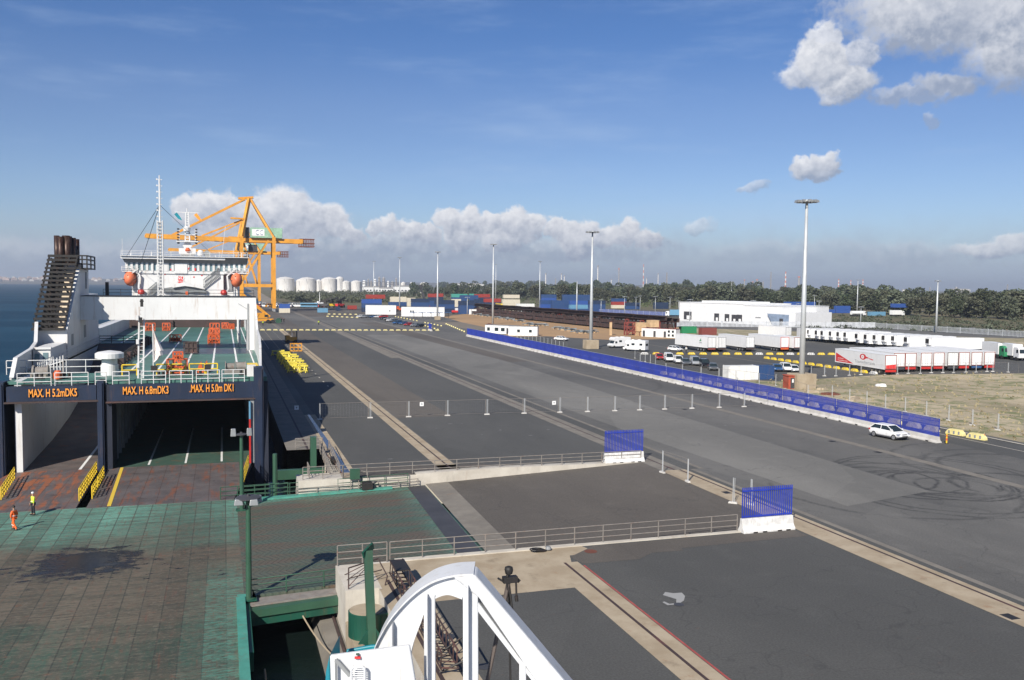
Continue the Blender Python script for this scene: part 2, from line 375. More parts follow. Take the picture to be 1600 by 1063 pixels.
def asphalt(name, c0, c1, stain=0.5, tracks=False, rot=0.0, streaks=0.0):
    t = NT(name); p = t.pos()
    big = t.noise(t.mp(p, (1.0, 0.35, 1)), 0.055, 6, .6, .6)
    mid = t.noise(p, 0.5, 7, .65)
    fine = t.noise(p, 9.0, 4, .7)
    c = t.mix(t.ss(big, .34, .66), c0, c1)
    c = t.mix(t.math('MULTIPLY', t.ss(mid, .5, .75), .35*stain), c, tuple(x*1.5 for x in c1))
    lng = t.noise(t.mp(p, (1.6, 0.05, 1)), 0.6, 5, .7)
    c = t.mix(t.math('MULTIPLY', t.ss(lng, .55, .75), .45*stain), c, tuple(x*.62 for x in c0))
    spots = t.noise(p, 1.3, 3, .5)
    c = t.mix(t.math('MULTIPLY', t.ss(spots, .70, .76), .5*stain), c, (.024, .022, .022))
    rs = t.noise(t.mp(p, (1.2, 2.6, 1), (31, 7, 0)), 1.3, 4, .6)
    c = t.mix(t.math('MULTIPLY', t.ss(rs, .66, .72), .6*stain), c, (.13, .07, .045))
    ws = t.noise(t.mp(p, (.5, 1.5, 1), (91, 17, 0)), 1.1, 4, .6)
    c = t.mix(t.math('MULTIPLY', t.ss(ws, .73, .78), .5*stain), c, (.22, .22, .215))
    pt_ = t.n.new('ShaderNodeTexVoronoi'); pt_.inputs['Scale'].default_value = .09; t.l.new(t.mp(p, (1, .45, 1)), pt_.inputs['Vector'])
    sp_ = t.n.new('ShaderNodeSeparateColor'); t.l.new(pt_.outputs['Color'], sp_.inputs[0])
    c = t.mix(t.math('MULTIPLY', t.ss(sp_.outputs[0], .80, .82), .22*stain), c, tuple(x*.6 for x in c0)); c = t.mix(t.math('MULTIPLY', t.ss(sp_.outputs[1], .86, .88), .2*stain), c, tuple(x*1.4 for x in c1))
    # hairline cracks
    vo = t.n.new('ShaderNodeTexVoronoi'); vo.feature = 'DISTANCE_TO_EDGE'; vo.inputs['Scale'].default_value = 0.085
    wob = t.n.new('ShaderNodeVectorMath'); wob.operation = 'ADD'; t.l.new(p, wob.inputs[0])
    nn = t.n.new('ShaderNodeTexNoise'); nn.inputs['Scale'].default_value = .35; t.l.new(p, nn.inputs['Vector'])
    sc = t.n.new('ShaderNodeVectorMath'); sc.operation = 'SCALE'; t.l.new(nn.outputs[1], sc.inputs[0]); sc.inputs[3].default_value = 5.0
    t.l.new(sc.outputs[0], wob.inputs[1]); t.l.new(wob.outputs[0], vo.inputs['Vector'])
    c = t.mix(t.math('MULTIPLY', t.ss(vo.outputs[0], .006, .0), .35), c, (.03, .03, .03))
    f = t.ss(fine, .25, .75, (.74, 1.26))
    mul = t.n.new('ShaderNodeVectorMath'); mul.operation = 'SCALE'; t.l.new(c, mul.inputs[0]); t.l.new(f, mul.inputs[3]); c = mul.outputs[0]
    if tracks:   # tyre rings scrubbed into the surface by turning lorries
        acc = None
        for (cx_, cy_, r, w, a) in tracks:
            q = t.math('SQRT', t.math('ADD', t.math('POWER', t.math('SUBTRACT', t.xyz(p)[0], cx_), 2), t.math('POWER', t.math('SUBTRACT', t.xyz(p)[1], cy_), 2)))
            wb_ = t.noise(p, .35, 3)
            d = t.math('ABSOLUTE', t.math('SUBTRACT', t.math('ADD', q, t.math('MULTIPLY', wb_, 1.2)), r))
            m_ = t.math('MULTIPLY', t.ss(d, w, 0.0), t.math('MULTIPLY', t.ss(t.noise(p, .16, 4, .6), .32, .52), t.math('MULTIPLY', t.ss(t.noise(p, 2.2, 4, .7), .3, .62, (.35, 1)), a)))
            acc = m_ if acc is None else t.math('MAXIMUM', acc, m_)
        c = t.mix(acc, c, (.024, .024, .024))
    t.bump(fine, .4, .015)
    return t.out(c, .88)
TR = [(56.5, 66, 5.2, .32, .9), (57, 66.5, 7.5, .32, .8), (60, 62, 6.3, .32, 1.0), (60.3, 62, 5.6, .28, .9), (60.6, 61.5, 3.9, .35, .9), (62, 66, 9, .3, .8), (62.3, 66, 9.7, .3, .7), (58, 60, 9.2, .35, .8), (58, 60.4, 8.3, .25, .8), (66, 60, 6, .5, .8), (54, 62, 10.5, .4, .6), (73, 66, 8, .5, .7), (74, 66.5, 9.8, .6, .6), (75, 68, 12.5, .5, .6), (61, 63, 5.0, .3, 1.0), (59, 64.5, 8.2, .3, .9), (49, 150, 26, .8, .3)]
M['asph'] = asphalt('asphalt_main', (.086, .084, .079), (.135, .130, .120), .7, TR)
M['asph_dk'] = asphalt('asphalt_dark', (.064, .064, .061), (.084, .083, .078), .5)
M['asph_br'] = asphalt('asphalt_worn', (.084, .074, .064), (.112, .099, .084), .55)
M['asph_lt'] = asphalt('asphalt_pale', (.128, .124, .114), (.185, .178, .162), .6)
def concrete(name, c0, c1, rust=.25, sc=1.0):
    t = NT(name); p = t.pos()
    n = t.noise(p, .5*sc, 7, .65); f = t.noise(p, 6*sc, 4, .6)
    c = t.mix(t.ss(n, .3, .7), c0, c1)
    q = t.noise(t.mp(p, (.8, .8, .25)), .9*sc, 6, .65)
    c = t.mix(t.math('MULTIPLY', t.ss(q, .56, .72), .5), c, tuple(x*.55 for x in c0))
    r = t.noise(t.mp(p, (1.5, 1.5, .3), (13, 5, 1)), .6*sc, 6, .7)
    c = t.mix(t.math('MULTIPLY', t.ss(r, .58, .74), rust), c, (.26, .12, .05))
    t.bump(f, .3, .02)
    return t.out(c, .9)
M['conc'] = concrete('concrete', (.31, .245, .165), (.41, .34, .245), .45)
M['conc_w'] = concrete('concrete_pale', (.44, .40, .34), (.56, .52, .45), .35)
M['conc_g'] = concrete('concrete_grey', (.155, .14, .12), (.215, .195, .165), .25)
M['jersey'] = concrete('barrier_concrete', (.42, .40, .37), (.58, .565, .54), .3, 1.2)
# ================================================================== setting
def sheet(name, poly, z, mat, label=None):
    m = MB(); m.face([(x, y, z) for x, y in poly]); o = m.build(name, mat)
    return tag(o, label, None, None, 'structure')
def rect(name, x0, x1, y0, y1, z, mat): return sheet(name, [(x0, y0), (x1, y0), (x1, y1), (x0, y1)], z, mat)
# --- sea
t = NT('sea_water'); p = t.pos()
n = t.noise(t.mp(p, (1, 1, 1)), .06, 8, .7); nb = t.noise(t.mp(p, (1, .6, 1)), .7, 4, .6); nl = t.noise(t.mp(p, (.25, 2.2, 1)), .004, 4, .6)
c = t.mix(t.ss(nl, .4, .62), (.010, .040, .074), (.017, .058, .100))
mx = t.math('ADD', t.math('MULTIPLY', n, 2.2), nb); t.bump(mx, .55, .5)
M['sea'] = t.out(c, .6, 0, .05)
sheet('sea', [(-30000, -400), (30000, -400), (30000, 45000), (-30000, 45000)], -4.0, M['sea'])
t = NT('basin_water'); p = t.pos(); t.bump(t.noise(p, 1.2, 5, .6), .4, .1); M['basin'] = t.out((.006, .011, .010), .25, 0, .12)
sheet('water', [(-34, 16), (12, 16), (12, 96.5), (-34, 96.5)], -3.9, M['basin'])  # murky water, with the dark reflections of the gap put into its colour
# --- mainland: one sheet to the horizon, its shore following the quay, then the bank beyond it
def scrubmat(name, a, b, g, gs=.5, gl=.55, gh=.7, sc=1.0):
    t = NT(name); p = t.pos()
    n1_ = t.noise(p, .03*sc, 8, .65, .4); n2_ = t.noise(p, .25*sc, 7, .7); n3_ = t.noise(p, 1.6, 5, .7)
    c = t.mix(t.ss(n1_, .35, .65), a, b)
    c = t.mix(t.math('MULTIPLY', t.ss(n2_, gl, gh), gs), c, g)
    c = t.mix(t.math('MULTIPLY', t.ss(n3_, .5, .8), .22), c, tuple(x*.5 for x in b))
    t.bump(n3_, .6, .12)
    return t.out(c, .95)
M['land'] = scrubmat('scrub_ground', (.16, .125, .07), (.10, .095, .045), (.045, .06, .022), .8, .48, .62)
M['field'] = scrubmat('dry_grass_ground', (.46, .385, .26), (.27, .225, .145), (.15, .165, .065), .9, .48, .60, 1.1)
M['sand'] = scrubmat('sandy_ground', (.40, .25, .125), (.33, .21, .11), (.22, .15, .09), .5, .55, .7, 2.0)
M['gravel'] = scrubmat('grey_gravel', (.20, .17, .135), (.15, .13, .105), (.12, .12, .08), .3)
LAND = [(9.8, 80.9), (9.8, 93.2), (6.0, 93.2), (6.0, 640), (38, 648), (46, 850), (70, 2000), (140, 6000), (300, 30000), (30000, 30000), (30000, -400), (8.15, -400), (8.15, 30), (9.9, 49.2), (9.9, 53.0), (38.5, 53.0), (38.5, 79.2), (16.3, 79.2)]
sheet('ground', LAND, -0.03, M['land'])
# quay wall below the land edge
def wallstrip(name, pts, z0, z1, mat):
    m = MB()
    for a, b in zip(pts, pts[1:]): m.face([(a[0], a[1], z0), (b[0], b[1], z0), (b[0], b[1], z1), (a[0], a[1], z1)])
    return tag(m.build(name, mat), None, None, None, 'structure')
# --- apron
APR = [(8.15, -60), (8.15, 49.0), (9.9, 49.2), (9.9, 53.6), (6.3, 53.6), (6.3, 49.3), (8.15, 49.3)]
sheet('apron', [(6.0, 93.2), (6.0, 640), (76, 640), (200, 560), (205, 470), (90.0, 400), (91, 292), (90, 78), (91, -60), (38.5, -60), (38.5, 78.3), (9.8, 78.3), (9.8, 93.2)], 0.0, M['asph'])
sheet('apron', [(8.15, -60), (38.5, -60), (38.5, 53.6), (9.9, 53.6), (9.9, 49.0), (8.15, 49.0)], 0.0, M['asph_dk'])
sheet('road', [(90, 292), (90, 400), (205, 470), (215, 430), (120, 300), (120, 292)], -0.01, M['asph_br'])
Z1, Z2, Z3 = .004, .008, .012
# lanes of different asphalt age between the crane rails
rect('asphalt_lane', 11.0, 18.9, 78.3, 335, Z1, M['asph_dk'])
rect('asphalt_lane', 20.9, 28.2, 112.5, 640, Z1, M['asph_br'])
rect('asphalt_lane', 28.2, 38.7, 112.5, 330, Z1, M['asph_dk'])
rect('asphalt_lane', 20.9, 38.7, 78.3, 112.5, Z1, M['asph_dk'])
sheet('asphalt_lane', [(46.5, 58), (56.8, 60.5), (57.4, 110), (60.5, 190), (58, 300), (45.2, 300), (45.2, 92)], Z1, M['asph_lt'])
sheet('asphalt_lane', [(60.5, 190), (64.9, 190), (64.9, 400), (57, 400), (58, 300)], Z1, M['asph_br'])
sheet('asphalt_patch', [(11.0, 78.3), (24.5, 78.3), (23.5, 81.6), (19.0, 81.8), (11.0, 82.4)], Z2, M['asph_br'])
rect('asphalt_lane', 66.6, 75.2, 20, 330, Z1, M['asph'])
# near side: worn patch along the ramp kerb
sheet('asphalt_patch', [(22.9, 53.4), (38.2, 53.4), (38.2, 51.6), (28.3, 51.4), (28.2, 50.9), (26, 51), (24.6, 50.0), (20.9, 50.1), (20.6, 51.6)], Z2, M['asph_br'])
sheet('concrete_apron', [(8.3, 53.6), (22.2, 53.6), (22.7, 52.0), (20.7, 51.9), (20.3, 50.6), (20.5, 49.6), (19.0, 49.4), (19.0, 46.2), (10.5, 46.2), (10.5, -20), (8.15, -20), (8.15, 49.0), (8.3, 49.0)], Z1, M['conc'])
# crane rails in concrete strips, with their dark slots and edge lines
def crane_rail(x0, x1, y0, y1, slot, mat):
    rect('concrete_strip', x0, x1, y0, y1, Z2, mat)
    rect('rail_slot', slot-.09, slot+.09, y0, y1, Z3, M['brown'])
M['linered'] = paint('faded_red_line', (.36, .07, .06), .8, dirt=(.2, .15, .12), dirt_amt=.6, scale=2)
crane_rail(18.75, 20.7, -20, 50.6, 19.85, M['conc'])
rect('painted_line', 20.74, 20.86, -20, 49.8, Z3, M['linered'])
crane_rail(18.9, 20.75, 78.9, 335, 19.95, M['conc']); crane_rail(19.2, 20.4, 335, 620, 19.95, M['conc_g'])
crane_rail(38.6, 40.9, -20, 640, 39.9, M['conc_g']); rect('concrete_strip', 38.45, 40.95, -20, 74, Z3+.002, M['conc']); rect('rail_slot', 40.3, 40.5, -20, 74, Z3+.006, M['brown'])
rect('concrete_strip', 42.5, 42.95, 74, 420, Z2, M['conc_g']); rect('asphalt_seam', 40.96, 41.5, -20, 74, Z2, M['asph_dk']); rect('asphalt_seam', 40.95, 42.4, 74, 420, Z2, M['asph_dk']); rect('concrete_strip', 41.5, 42.0, -20, 74, Z2, M['conc_g'])
rect('concrete_strip', 65.4, 66.5, -20, 420, Z2, M['conc_g'])
rect('rail_slot', 24.6, 24.68, 113, 330, Z2+.001, M['asph_dk'])
# quay edge band with its rail, drain and pale kerb line
rect('quay_edge', 6.0, 9.8, 93.3, 335, Z1, M['conc_g']); rect('quay_edge', 6.0, 9.0, 335, 620, Z1, M['conc_g'])
rect('rail_slot', 8.0, 8.22, 93.3, 620, Z2, M['brown'])
M['wet'] = NT('wet_blue_drain').out((.035, .045, .085), .25)
sheet('drain_channel', [(10.0, 80.5), (10.75, 80.5), (10.7, 96), (10.5, 118), (10.2, 118), (10.15, 96)], Z3, M['wet'])
rect('concrete_strip', 9.8, 11.2, 78.6, 118, Z2, M['conc'])
rect('painted_line', 13.6, 13.7, 170, 380, Z2, M['conc']); rect('painted_line', 11.0, 11.12, 240, 400, Z2, M['conc_w'])
m = MB()
for k in range(26): m.face([(x, y, Z2) for x, y in ((16.3, 150+k*7), (16.5, 150+k*7), (16.5, 151.4+k*7), (16.3, 151.4+k*7))])
tag(m.build('painted_line', M['conc_w']), None, None, None, 'structure')
# pale repairs at the far end of the landside rail
sheet('concrete_patch', [(36.8, 205), (39.2, 205), (40.3, 305), (37.5, 330)], Z3, M['conc_g'])
# white paint wear, manholes, gully gratings
wearm = NT('worn_white_paint').out((.30, .30, .295), .9)
sheet('paint_mark', [(23.0, 43.7), (23.35, 44.1), (23.7, 43.8), (24.2, 43.75), (24.1, 43.2), (23.7, 42.6), (23.1, 42.15), (22.5, 42.2), (22.45, 42.7), (22.6, 42.75), (22.7, 42.35), (23.1, 42.35), (23.4, 42.9)], Z1, wearm)
for (u, v, r) in ((1061, 945, .28), (923, 862, .42), (700, 995, .38), (757, 1042, .36)):
    a = at(u, v); m = MB(); m.face([(a.x+r*math.cos(i*.4488), a.y+r*math.sin(i*.4488), Z3+.004) for i in range(14)])
    tag(m.build('manhole_cover', M['rust' if r > .4 else 'darkgrey']), None, None, None, 'structure')
for (u, v) in ((1578, 964), (1135, 770), (1372, 707), (1300, 690), (1070, 640)):
    a = at(u, v); m = MB(); m.box(a.x-.3, a.x+.3, a.y-.4, a.y+.4, Z3, Z3+.006); tag(m.build('gully_grating', M['black']), None, None, None, 'structure')
random.seed(3)
m = MB()
for k in range(26):   # scattered scraps of white paint on the apron
    x = random.uniform(12, 62); y = random.choice([random.uniform(81, 112), random.uniform(98, 112) if x > 21 else random.uniform(85, 130)])
    r = random.uniform(.04, .11); q = random.uniform(1, 3.5)
    m.face([(x+r*q*math.cos(i), y+r*math.sin(i)*random.uniform(.6, 1), Z3+.004) for i in (0, 1.1, 2.1, 3.2, 4.2, 5.2)])
tag(m.build('paint_mark', wearm), None, None, None, 'structure')
# --- sunken ramp between its two walls
def slope(name, pts, mat):
    m = MB(); m.face(pts); return tag(m.build(name, mat), None, None, None, 'structure')
slope('sunken_road', [(16.6, 53.9, -.92), (38.55, 53.9, -.002), (38.55, 78.3, -.002), (17.2, 78.3, -.92)], M['asph_br'])
slope('sunken_road_band', [(16.6, 53.9, -.90), (18.6, 53.9, -.82), (19.2, 78.3, -.82), (17.2, 78.3, -.90)], M['conc_g'])
# --- right of the blue screens: lane, kerb, dry field, lorry park
rect('road', 76.9, 84.6, 20, 292, Z1, M['asph_dk'])
rect('kerb', 83.9, 84.3, 20, 230, .0, M['conc_w']).data.transform(Matrix.Translation((0, 0, .06)))
rect('painted_line', 80.6, 80.75, 50, 88, Z2, M['conc_w'])
sheet('field', [(85.4, 20), (400, 20), (400, 128), (158, 143), (126, 147.0), (96, 140.5), (85.4, 152), (85.4, 102)], .012, M['field'])
sheet('lorry_park', [(85.4, 152), (96, 140.5), (126, 147.0), (158, 143), (230, 132), (232, 175), (212, 225), (186, 262), (150, 266), (118, 262), (104, 285), (91, 285), (85.4, 240)], .008, M['asph_dk'])
sheet('field', [(230, 132), (400, 128), (600, 210), (300, 245), (270.5, 250), (186, 336), (150, 300), (150, 266), (186, 262), (212, 225), (232, 175)], .004, M['field'])
sheet('sand', [(91, 285), (104, 285), (118, 262), (150, 266), (168, 300), (186, 335), (160, 440), (140, 520), (112, 470), (104, 400), (100, 330)], .006, M['sand'])
sheet('gravel', [(85.4, 240), (91, 285), (100, 330), (104, 400), (90, 400), (90, 292)], .010, M['gravel'])
for (a, b) in (((1100, 553), (1250, 575)), ((1290, 575), (1375, 587)), ((1010, 538), (1100, 553))):
    p_ = at(*a); q_ = at(*b); m = MB(); m.bar(p_+Vector((0, 0, .016)), q_+Vector((0, 0, .016)), .35, .01); tag(m.build('painted_line', M['conc_g']), None, None, None, 'structure')
# warehouse yard and the far road
sheet('yard', [(186, 336), (270.5, 250), (300, 262), (330, 330), (262, 420), (200, 500), (150, 545), (140, 520), (160, 440)], .0, M['asph'])
sheet('container_yard', [(40, 470), (205, 470), (300, 440), (330, 560), (240, 700), (60, 690), (40, 640)], .002, M['asph_br'])
# quay wall and water-side faces
qw = wallstrip('quay_wall', [(6.0, 640), (6.0, 93.2), (9.8, 93.2)], -7, 0, M['conc_g'])
wallstrip('quay_wall', [(38.5, 640), (6.0, 640)], -7, 0, M['conc_g'])
# sloping bank beyond the quay
m = MB(); bk = [(38, 648), (46, 850), (70, 2000), (140, 6000)]
for a, b in zip(bk, bk[1:]): m.face([(a[0]-12, a[1], -5), (b[0]-30, b[1], -5), (b[0], b[1], .02), (a[0], a[1], .02)])
tag(m.build('bank', M['gravel']), None, None, None, 'structure')
# --- far coast across the water
t = NT('far_coast'); p = t.pos(); n = t.noise(p, .004, 7, .7)
M['coast'] = t.out(t.mix(t.ss(n, .4, .6), (.13, .10, .085), (.09, .095, .07)), .95)
m = MB(); xs = [(-9000+i*300) for i in range(46)]; prof = []
rr = random.Random(5); prev = None
for x in xs:
    y = 6200+ (x+9000)*.02; h = 14+16*abs(math.sin(x*.0011))+rr.uniform(0, 7)+ (26 if x < -2200 else 6)
    cur = [(x, y, -4.5), (x, y+60, 3), (x, y+900, 8), (x, y+1900, h), (x, y+5000, h*.9)]
    if prev:
        for a in range(4): m.face([prev[a], cur[a], cur[a+1], prev[a+1]])
    prev = cur
tag(m.build('far_coast', M['coast']), None, None, None, 'structure')
# the white seaside town: small blocks and slabs, one building each
bwhite = [paint('render_white', (.66, .63, .58), .8), paint('render_cream', (.55, .46, .38), .8), paint('render_pink', (.46, .34, .29), .8)]
protos = []
for k in range(3):
    th = thing('town_building', 'pale low town building on the far shore across the water', 'building', (0, 0, -500))
    m = MB(); m.box(-14, 14, -9, 9, 0, 13+k*4); m.box(-9, 4, -6, 6, 13+k*4, 17+k*4); m.box(-14.6, 14.6, -9.6, 9.6, 12.7+k*4, 13.2+k*4); m.build('wall', bwhite[k], th)
    m = MB(); m.box(-12.5, 12.5, -9.4, -9.01, 1.5, 4.5+k*2); m.build('arcade', M['darkgrey'], th); protos.append(th)
rr = random.Random(11); first = True
spots = [(rr.uniform(2, 70), rr.uniform(0, 1)) for _ in range(34)]+[(rr.uniform(140, 192), rr.uniform(.1, .9)) for _ in range(14)]+[(rr.uniform(-10, 25), rr.uniform(0, 1)) for _ in range(8)]
spots.sort()
for i, (u, q) in enumerate(spots):
    Y = 7000+q*1300; pt = onY(u, 440, Y); z = 7+q*22 + rr.uniform(-2, 8)
    lab = f'{nth(i)} pale building from the left in the town across the water'; grp = 'buildings of the far seaside town'
    if i < 3: o = protos[i]; o.location = (pt.x, Y, z); o.rotation_euler.z = rr.uniform(-.5, .5); o['group'] = grp; o['label'] = lab
    else: dup(protos[i % 3], (pt.x, Y, z), rr.uniform(-.5, .5), lab, grp)
# ================================================================== moored ro-ro ship (stern towards the camera)
SY = 96.0
ship = thing('cargo_ship', 'white and navy ro-ro cargo ship moored stern-on with its stern ramps lowered', 'ship', (-10, SY, -4))
def zr(z): return 5.43+(z-4.95)*1.003 if z < 4.95 else (17-(17-z)*.96 if z < 17 else 17+(z-17)*.87)
def onYs(u, v, Y): q = onY(u, v, Y); return Vector((q.x/.86, q.y, q.z))
def sb(m, name, mat, par=None, **k):
    par = par or ship
    if name in ('hull', 'hold_wall', 'vehicle_deck', 'forward_deck', 'bulkhead', 'stay_wire') or max(v[1] for v in m.v) < 226:      # the after body tapers and sits a little high in the water
        m.v = [(x*.86, y, zr(z)) for x, y, z in m.v]
    if par is ship: return m.build(name, mat, ship, world=True, **k)
    o = m.build(name, mat, None, **k)
    for q in LAST: q.data.transform(Matrix.Translation((-ship.location.x, -ship.location.y, -ship.location.z))); q.parent = par
    return o
XL, XR = -25.8, 5.2
# hull shell: flat sides, fine bow far ahead
t = NT('ship_deck_green'); p = t.pos()
n = t.noise(t.mp(p, (1, .4, 1)), .35, 7, .65); n2_ = t.noise(p, .12, 6, .65)
c = t.mix(t.ss(n2_, .35, .65), (.04, .12, .098), (.075, .185, .155))
c = t.mix(t.math('MULTIPLY', t.ss(n, .55, .75), .6), c, (.11, .055, .035)); t.bump(t.noise(p, 3, 3), .15, .02)
M['deckgreen'] = t.out(c, .5)
m = MB()
out = [(XR-.9, 96), (XR-.7, 104), (XR, 134), (XR, 250), (XR-4, 268), (-10.3, 292), (XL+4, 268), (XL, 250), (XL, 124), (-24.1, 112), (-23.1, 96)]
for a, b in zip(out[:6], out[1:6]): m.face([(a[0], a[1], -6), (b[0], b[1], -6), (b[0], b[1], 6.9), (a[0], a[1], 6.9)])
for a, b in zip(out[5:], out[6:]): m.face([(a[0], a[1], -6), (b[0], b[1], -6), (b[0], b[1], 6.9), (a[0], a[1], 6.9)])
m.face([(-23.1, 96, -6), (XR-.9, 96, -6), (XR-.9, 96, -2.25), (-23.1, 96, -2.25)])
sb(m, 'hull', M['navy'])
# inner faces of the holds
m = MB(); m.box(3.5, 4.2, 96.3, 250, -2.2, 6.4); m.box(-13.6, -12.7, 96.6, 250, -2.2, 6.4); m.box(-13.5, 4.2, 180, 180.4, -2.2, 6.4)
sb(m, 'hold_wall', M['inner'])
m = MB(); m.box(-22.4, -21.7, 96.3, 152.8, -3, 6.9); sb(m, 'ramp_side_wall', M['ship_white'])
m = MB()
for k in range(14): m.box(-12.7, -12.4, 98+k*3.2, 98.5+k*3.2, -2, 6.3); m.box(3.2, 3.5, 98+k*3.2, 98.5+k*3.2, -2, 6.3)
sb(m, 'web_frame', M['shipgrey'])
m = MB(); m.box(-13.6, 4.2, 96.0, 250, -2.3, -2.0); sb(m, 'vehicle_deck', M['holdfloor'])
m = MB()
for x in (-8.6, -4.5, -.4): m.box(x-.12, x+.12, 97, 120, -2.0, -1.99)
sb(m, 'lane_marking', M['white'])
# left vehicle ramp rising inside the hull to the upper deck
M['rampdeck'] = paint('ramp_deck', (.105, .085, .078), .7, dirt=(.23, .085, .04), dirt_amt=.75, scale=.45, var=.3)
m = MB(); rp = [(96, -2), (112, -1.5), (124, -.6), (132, .5), (140, 2.6), (153, 6.85)]
for (y0, z0), (y1, z1) in zip(rp, rp[1:]): m.hexa([(-21.7, y0, z0-.3), (-13.6, y0, z0-.3), (-13.6, y1, z1-.3), (-21.7, y1, z1-.3), (-21.7, y0, z0), (-13.6, y0, z0), (-13.6, y1, z1), (-21.7, y1, z1)])
sb(m, 'inner_ramp', M['rampdeck'])
m = MB()
for (y0, z0), (y1, z1) in zip(rp, rp[1:]):
    m.face([(-16.0+(y0-96)*.03, y0, z0+.02), (-15.7+(y0-96)*.03, y0, z0+.02), (-15.7+(y1-96)*.03, y1, z1+.02), (-16.0+(y1-96)*.03, y1, z1+.02)])
sb(m, 'lane_marking', M['white'])
# upper deck with the ramp opening left out
m = MB(); m.box(-13.6, XR-.3, 96.21, 205, 6.3, 6.9); m.box(XL+.3, -13.6, 153, 205, 6.62, 6.9); m.box(-23.05, -13.6, 96.2, 103.5, 6.6, 6.895); m.box(-23.3, -21.7, 103.5, 123.5, 6.62, 6.9); m.box(XL+.3, -21.7, 123.5, 153, 6.62, 6.9)
sb(m, 'upper_deck', M['deckgreen'])
m = MB()
for x in (-11.3, -8.1, -4.9, -1.5, 1.7): 
    m.face([(x-.13, 106, 6.915), (x+.13, 106, 6.915), (x+.13, 204, 6.915), (x-.13, 204, 6.915)])
m.face([(3.9, 112, 6.915), (4.1, 112, 6.915), (4.1, 204, 6.915), (3.9, 204, 6.915)])
m.face([(-18.2, 154, 6.915), (-17.9, 154, 6.915), (-17.9, 204, 6.915), (-18.2, 204, 6.915)])
sb(m, 'lane_marking', M['white'])
M['dark_band'] = NT('dark_deck_band').out((.035, .05, .065), .3)
m = MB(); m.face([(-12.2, 128, 6.911), (4.4, 128, 6.911), (4.4, 138.5, 6.911), (-12.2, 138.5, 6.911)]); sb(m, 'deck_band', M['dark_band'])  # plain darker band laid across the deck
# stern frame: lintels, corner posts, rust-stained flange
m = MB(); m.box(-23.0, -13.9, 95.4, 96.2, 4.95, 6.45); sb(m, 'stern_lintel', M['navy'])
m = MB(); m.box(-12.5, 3.4, 95.4, 96.2, 4.75, 6.45); sb(m, 'stern_lintel', M['navy'])
m = MB(); m.box(-23.2, -13.5, 95.1, 96.2, 4.8, 4.94); m.box(-12.9, 3.9, 95.1, 96.2, 4.6, 4.74); sb(m, 'lintel_flange', M['brown'])
for (x0, x1, y0, z1) in ((-13.8, -13.1, 95.2, 6.9), (3.35, 4.45, 95.2, 8.0), (-25.2, -23.25, 95.3, 6.9)):
    m = MB(); m.box(x0, x1, y0, 97.0, -4.5, z1); m.box(x0+.15, x1-.15, y0-.12, y0-.003, -4.5, z1-.2); sb(m, 'stern_post', M['navy'])
m = MB(); m.box(-12.9, -12.3, 95.5, 99.5, -4.5, 6.45); sb(m, 'stern_post', M['hullblack'])
m = MB(); m.prism([(95.0, -4.4), (96.6, -4.4), (99, 6.4), (96, 6.4)], 4.5, 5.0, 'x'); sb(m, 'fender_strip', M['hullblack'])
m = MB(); m.box(2.9, 3.34, 95.3, 96.1, -2, 4.7); sb(m, 'frame', M['grey'])
def text(s, size, mat, parent, loc, rot, sx_=1.0, name='lettering', ext=.01, off=.0, width=None):
    cu = bpy.data.curves.new(name, 'FONT'); cu.body = s; cu.size = size; cu.extrude = ext; cu.offset = off; cu.align_x = 'CENTER'; cu.align_y = 'CENTER'
    o = bpy.data.objects.new(name, cu); C.objects.link(o); bpy.context.view_layer.update()
    me = bpy.data.meshes.new_from_object(o.evaluated_get(bpy.context.evaluated_depsgraph_get())); bpy.data.objects.remove(o)
    me.materials.clear(); me.materials.append(mat)
    q = bpy.data.objects.new(name, me); C.objects.link(q); q.parent = parent; wd = max(v.co.x for v in me.vertices)-min(v.co.x for v in me.vertices); sx_ = sx_ if not width else width/wd; q.location = Vector(loc)-(Vector(parent.location) if parent is ship else Vector((0, 0, 0))); q.rotation_euler = rot; q.scale = (sx_, 1, 1); return q
for (s, u, v) in (('MAX. H 5.2mDK5', 83, 614.5), ('MAX. H 6.8mDK3', 228, 610.5), ('.MAX. H 5.0m DK1', 331.5, 607)):
    q = onY(u, v, 95.37); text(s, 1.08, M['lorange'], ship, (q.x, 95.27, q.z), (R(90), 0, 0), .80, 'lettering', .02, .016, 4.2)
# pale patch lines under the letters, stern railing in five lengths
def railing(m, pts, h=1.1, n=3, r=.035, post=1.6):
    for a, b in zip(pts, pts[1:]):
        a = Vector(a); b = Vector(b); L = (b-a).length; k = max(1, round(L/post))
        for i in range(k+1):
            p_ = a.lerp(b, i/k); m.tube(p_, p_+Vector((0, 0, h)), r*1.15, 5)
        for j in range(n):
            z = h*(j+1)/n; m.tube(a+Vector((0, 0, z)), b+Vector((0, 0, z)), r, 5)
    return m
for (u0, u1) in ((27, 80), (86, 138), (149, 166), (176, 202), (221, 259), (265, 301), (307, 343), (347, 382)):
    a = onYs(u0, 600, 95.6); b = onYs(u1, 600, 95.6); m = MB(); railing(m, [(a.x, 95.6, 6.45), (b.x, 95.6, 6.45)], 1.3, 3, .045); sb(m, 'railing', M['ship_white'])
m = MB(); railing(m, [(-24.8, 103.3, 6.9), (-14.0, 103.3, 6.9)], 1.5, 2, .05, 2.2); sb(m, 'railing', M['ship_white'])
m = MB()
for u in (74, 79, 84.5, 89.5, 94.5, 99): a = onYs(u, 585, 101); m.tube((a.x, 101, 6.9), (a.x, 101, 8.4+ (u-74)*.028), .07, 6)
m.tube((onYs(74, 585, 101).x, 101, 8.0), (onYs(99, 585, 101).x, 101, 8.5), .05); sb(m, 'gate_bars', M['ship_white'])
